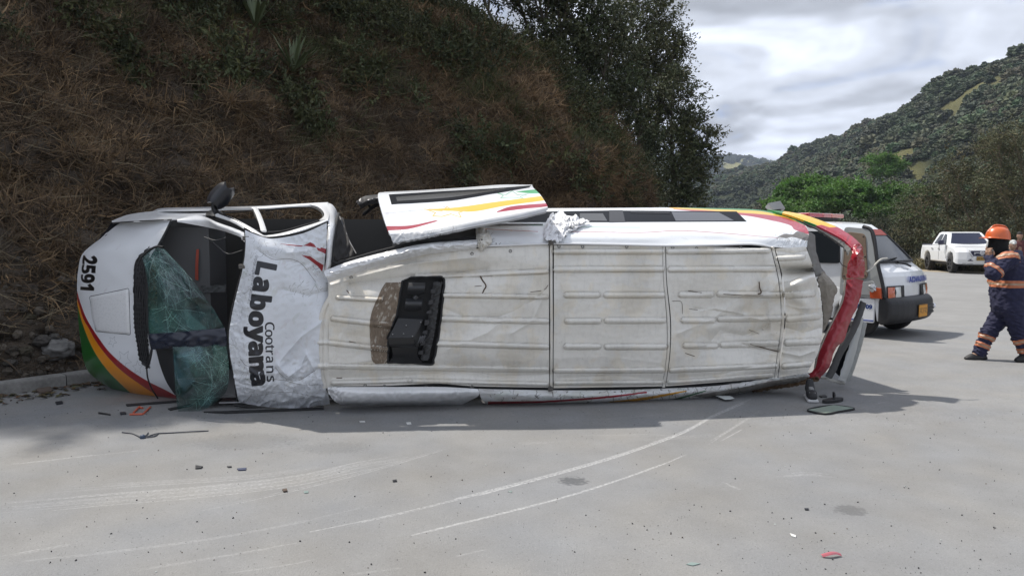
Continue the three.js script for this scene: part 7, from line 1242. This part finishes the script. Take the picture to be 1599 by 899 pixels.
  { const c = onGround(1298, 871), root = thing('red_fragment', 'shiny red plastic fragment lying alone on the road in front', 'fragment', [c.x, 0, c.z], 0.1); part('shard', quadPatch([[-0.052, 0.008, -0.018], [0.05, 0.012, -0.008], [0.055, 0.004, 0.012], [-0.045, 0.004, 0.006]], 14, 5, (p, a, b) => [p[0], p[1] + 0.014 * Math.sin(a * 3.1) + 0.007 * Math.sin(b * 3.1) + 0.004, p[2] + 0.006 * Math.sin(a * 5)]), phys([0.42, 0.10, 0.12], 0.15, { clearcoat: 1 }), root); }
  { const c = onGround(353, 622), root = thing('tail_light', 'red and white lamp lens wedged under the crushed roof front', 'lamp', [c.x, 0.06, c.z], -0.25); part('lens', box(0.15, 0.035, 0.05, 0, 0.018, 0, 0.012), phys([0.45, 0.02, 0.03], 0.12, { clearcoat: 1 }), root); part('reflector', box(0.14, 0.022, 0.045, -0.005, 0.045, -0.005, 0.008), std([0.5, 0.45, 0.42], 0.3, .3), root); }
  { const c = onGround(222, 642), root = thing('orange_frame', 'broken orange plastic frame lying in front of the minibus nose', 'fragment', [c.x, 0, c.z]); const B = (a, b) => { const A = onGround(...a).sub(root.position), Q = onGround(...b).sub(root.position); A.y = Q.y = 0.012; part('bar', bar(A, Q, 0.010, 0.010, 6), std([0.50, 0.10, 0.05], 0.5), root); }; B([202, 649], [222, 648.5]); B([208, 646], [217, 637]); B([223, 648], [234, 637.5]); B([217, 638], [222, 639]); }
  { const c = onGround(222, 685), root = thing('wire', 'thin blue-black wire with a frayed knot lying on the road at left', 'wire', [c.x, 0, c.z]); const T = (pts, r) => part('strand', tube(pts.map((p) => { const q = onGround(...p).sub(root.position); q.y = 0.010 + 0.006 * n2(p[0], p[1]); return q; }), r, 40, 6), std([0.035, 0.04, 0.055], .5), root); T([[190, 677], [204, 678], [214, 682], [222, 685.5], [229, 683], [245, 679], [262, 677.5], [296, 676], [325, 674]], 0.0055); T([[222, 685], [228, 681], [231, 677.5]], 0.005); T([[226, 685], [240, 683], [247, 678.5]], 0.005); part('knot', new THREE.IcosahedronGeometry(0.022, 2).translate(0, 0.014, 0), std([0.04, 0.06, 0.10], .5), root); }
  const B = std([0.016, 0.017, 0.022], 0.5), W = std([0.62, 0.62, 0.6], 0.7), G = std([0.20, 0.26, 0.24], 0.3), BL = std([0.05, 0.06, 0.11], 0.4), BR = std([0.09, 0.065, 0.05], 0.9);
  flatPiece('black_shard', 'black wedge-shaped plastic shard on the lit road below the roof front', 'shard', [[305, 729], [316, 731], [313, 733], [305, 733.5]], 0.018, B);
  flatPiece('blue_shard', 'dark blue curved plastic shard right of the black wedge', 'shard', [[370, 734], [384, 733], [383, 735.5], [372, 736]], 0.016, BL);
  flatPiece('black_shard', 'small split black chip between the wedge and the blue shard', 'shard', [[354, 730], [361, 729.5], [361, 731], [356, 731.5]], 0.010, B);
  flatPiece('white_scrap', 'small white scrap on the road under the roof vent', 'scrap', [[634, 661], [641, 660.5], [642, 663.5], [636, 664]], 0.008, W);
  flatPiece('white_scrap', 'flat white sliver just left of the white scrap near the wreck', 'scrap', [[561, 659], [569, 658.5], [570, 660], [562, 660.5]], 0.006, W);
  flatPiece('white_scrap', 'white curved scrap on the near road at right', 'scrap', [[1234, 835], [1243, 838], [1243, 841], [1237, 839]], 0.008, W);
  flatPiece('glass_splinter', 'pale green splinters of glass on the road at the bottom edge', 'glass', [[1072, 883], [1080, 880], [1094, 882], [1082, 885]], 0.005, G);
  flatPiece('glass_splinter', 'pale green splinter on the road left of centre', 'glass', [[474, 769], [481, 768], [481, 771], [475, 771.5]], 0.005, G);
  flatPiece('glass_splinter', 'blue-green splinter at the side of the white scrape', 'glass', [[793, 769], [799, 768], [799, 770.5]], 0.005, G);
  flatPiece('pebble_chip', 'dark angular pebble alone in the light dusty band', 'pebble', [[441, 767], [447, 766], [448, 769], [443, 770]], 0.02, BR);
  flatPiece('black_shard', 'black fleck on the road below the middle of the wreck', 'shard', [[613, 752], [619, 751], [619, 753.5], [614, 754]], 0.014, B);
  flatPiece('black_shard', 'black chip under the right-hand stain on the near road', 'shard', [[1257, 796], [1263, 796], [1263, 798], [1258, 798]], 0.012, B);
  flatPiece('rubber_strip', 'long black rubber strip under the broken windscreen', 'trim strip', [[262, 640], [296, 632.5], [300, 634], [266, 642]], 0.02, rubberM);
  flatPiece('rubber_strip', 'thin black trim strip reaching from the nose towards the kerb', 'trim strip', [[196, 633], [276, 627], [278, 629], [198, 635.5]], 0.02, rubberM);
  flatPiece('rubber_strip', 'black strip of trim beneath the crushed roof front', 'trim strip', [[318, 645], [352, 644], [430, 641.5], [505, 638], [505, 640.5], [352, 647]], 0.022, rubberM);
  flatPiece('bolt', 'dark bolt-like rod on the road left of the orange frame', 'bolt', [[153, 645], [172, 648], [172, 649.5], [153, 647]], 0.012, B);
  flatPiece('soil_clod', 'brown clod of soil against the kerb at left', 'clod', [[56, 612], [66, 605.5], [78, 607], [80, 614], [64, 617]], 0.05, BR);
  flatPiece('bark_piece', 'dark bark piece on the road near the kerb end', 'bark', [[86, 630], [96, 629], [97, 631.5], [88, 633]], 0.03, B);
  flatPiece('black_shard', 'black lump of plastic below the green stripe of the nose', 'shard', [[187, 646.5], [195, 646], [196, 648], [188, 648.5]], 0.03, B);
  // leaf litter and grit
  const grit = new Scatter(), litter = new Scatter(), r = mulberry(909);
  for (let i = 0; i < 1200; i++) { const px = r() * 1600, py = 640 + 259 * Math.pow(r(), 1.4), p = onGround(px, py), w = r(); if (p.z > -1.8) continue; p.y = 0.006; const k = 0.0015 + 0.0045 * Math.pow(r(), 6); grit.add(p, [r() * 6, r() * 6, r() * 6], k, w < .7 ? [.03, .03, .032] : w < .9 ? [.12, .10, .08] : [.4, .42, .4]); }
  for (let i = 0; i < 420; i++) { const px = r() * 330, py = 596 + 60 * r(), p = onGround(px, py); const e = (p.x + 5.14) * 0.78 - (-p.z - 7.42) * -0.62, off = (p.x + 5.14) * 0.78 + (-p.z - 7.42) * -0.62; if (off < 0.03 || r() < sstep(0.05, 0.75, off)) continue; p.y = 0.008; grit.add(p, [r() * 6, r() * 6, r() * 6], 0.006 + 0.02 * r() * r(), r() < .5 ? [.05, .042, .033] : [.09, .075, .055]); }
  for (let i = 0; i < 520; i++) { const t = 14.5 + 5 * r(), [p, inw] = alongKerb(t), off = 0.03 + 0.55 * r() * r(); litter.add(V3(p.x - inw.x * off, 0.012, p.z - inw.z * off), [(r() - .5) * .5, r() * 6, (r() - .5) * .5], 0.5 + 0.8 * r(), [0.05 + 0.05 * r(), 0.038 + 0.03 * r(), 0.024]); }
  const gg = new THREE.IcosahedronGeometry(1, 0); gg.scale(1.3, 0.7, 1);
  tag(grit.build('debris', gg, std([1, 1, 1], 0.9)), 'grit and tiny chips scattered over the road', 'grit', null, 'stuff');
  tag(litter.build('leaf_litter', geoFrom([-0.05, 0, 0, 0, 0.012, 0.022, 0.055, 0.004, 0, 0, 0.010, -0.024], [0, 1, 2, 0, 2, 3]), std([1, 1, 1], 0.9)), 'dead leaves gathered in the gutter', 'leaves', null, 'stuff');
}
renderer.render(scene, camera);
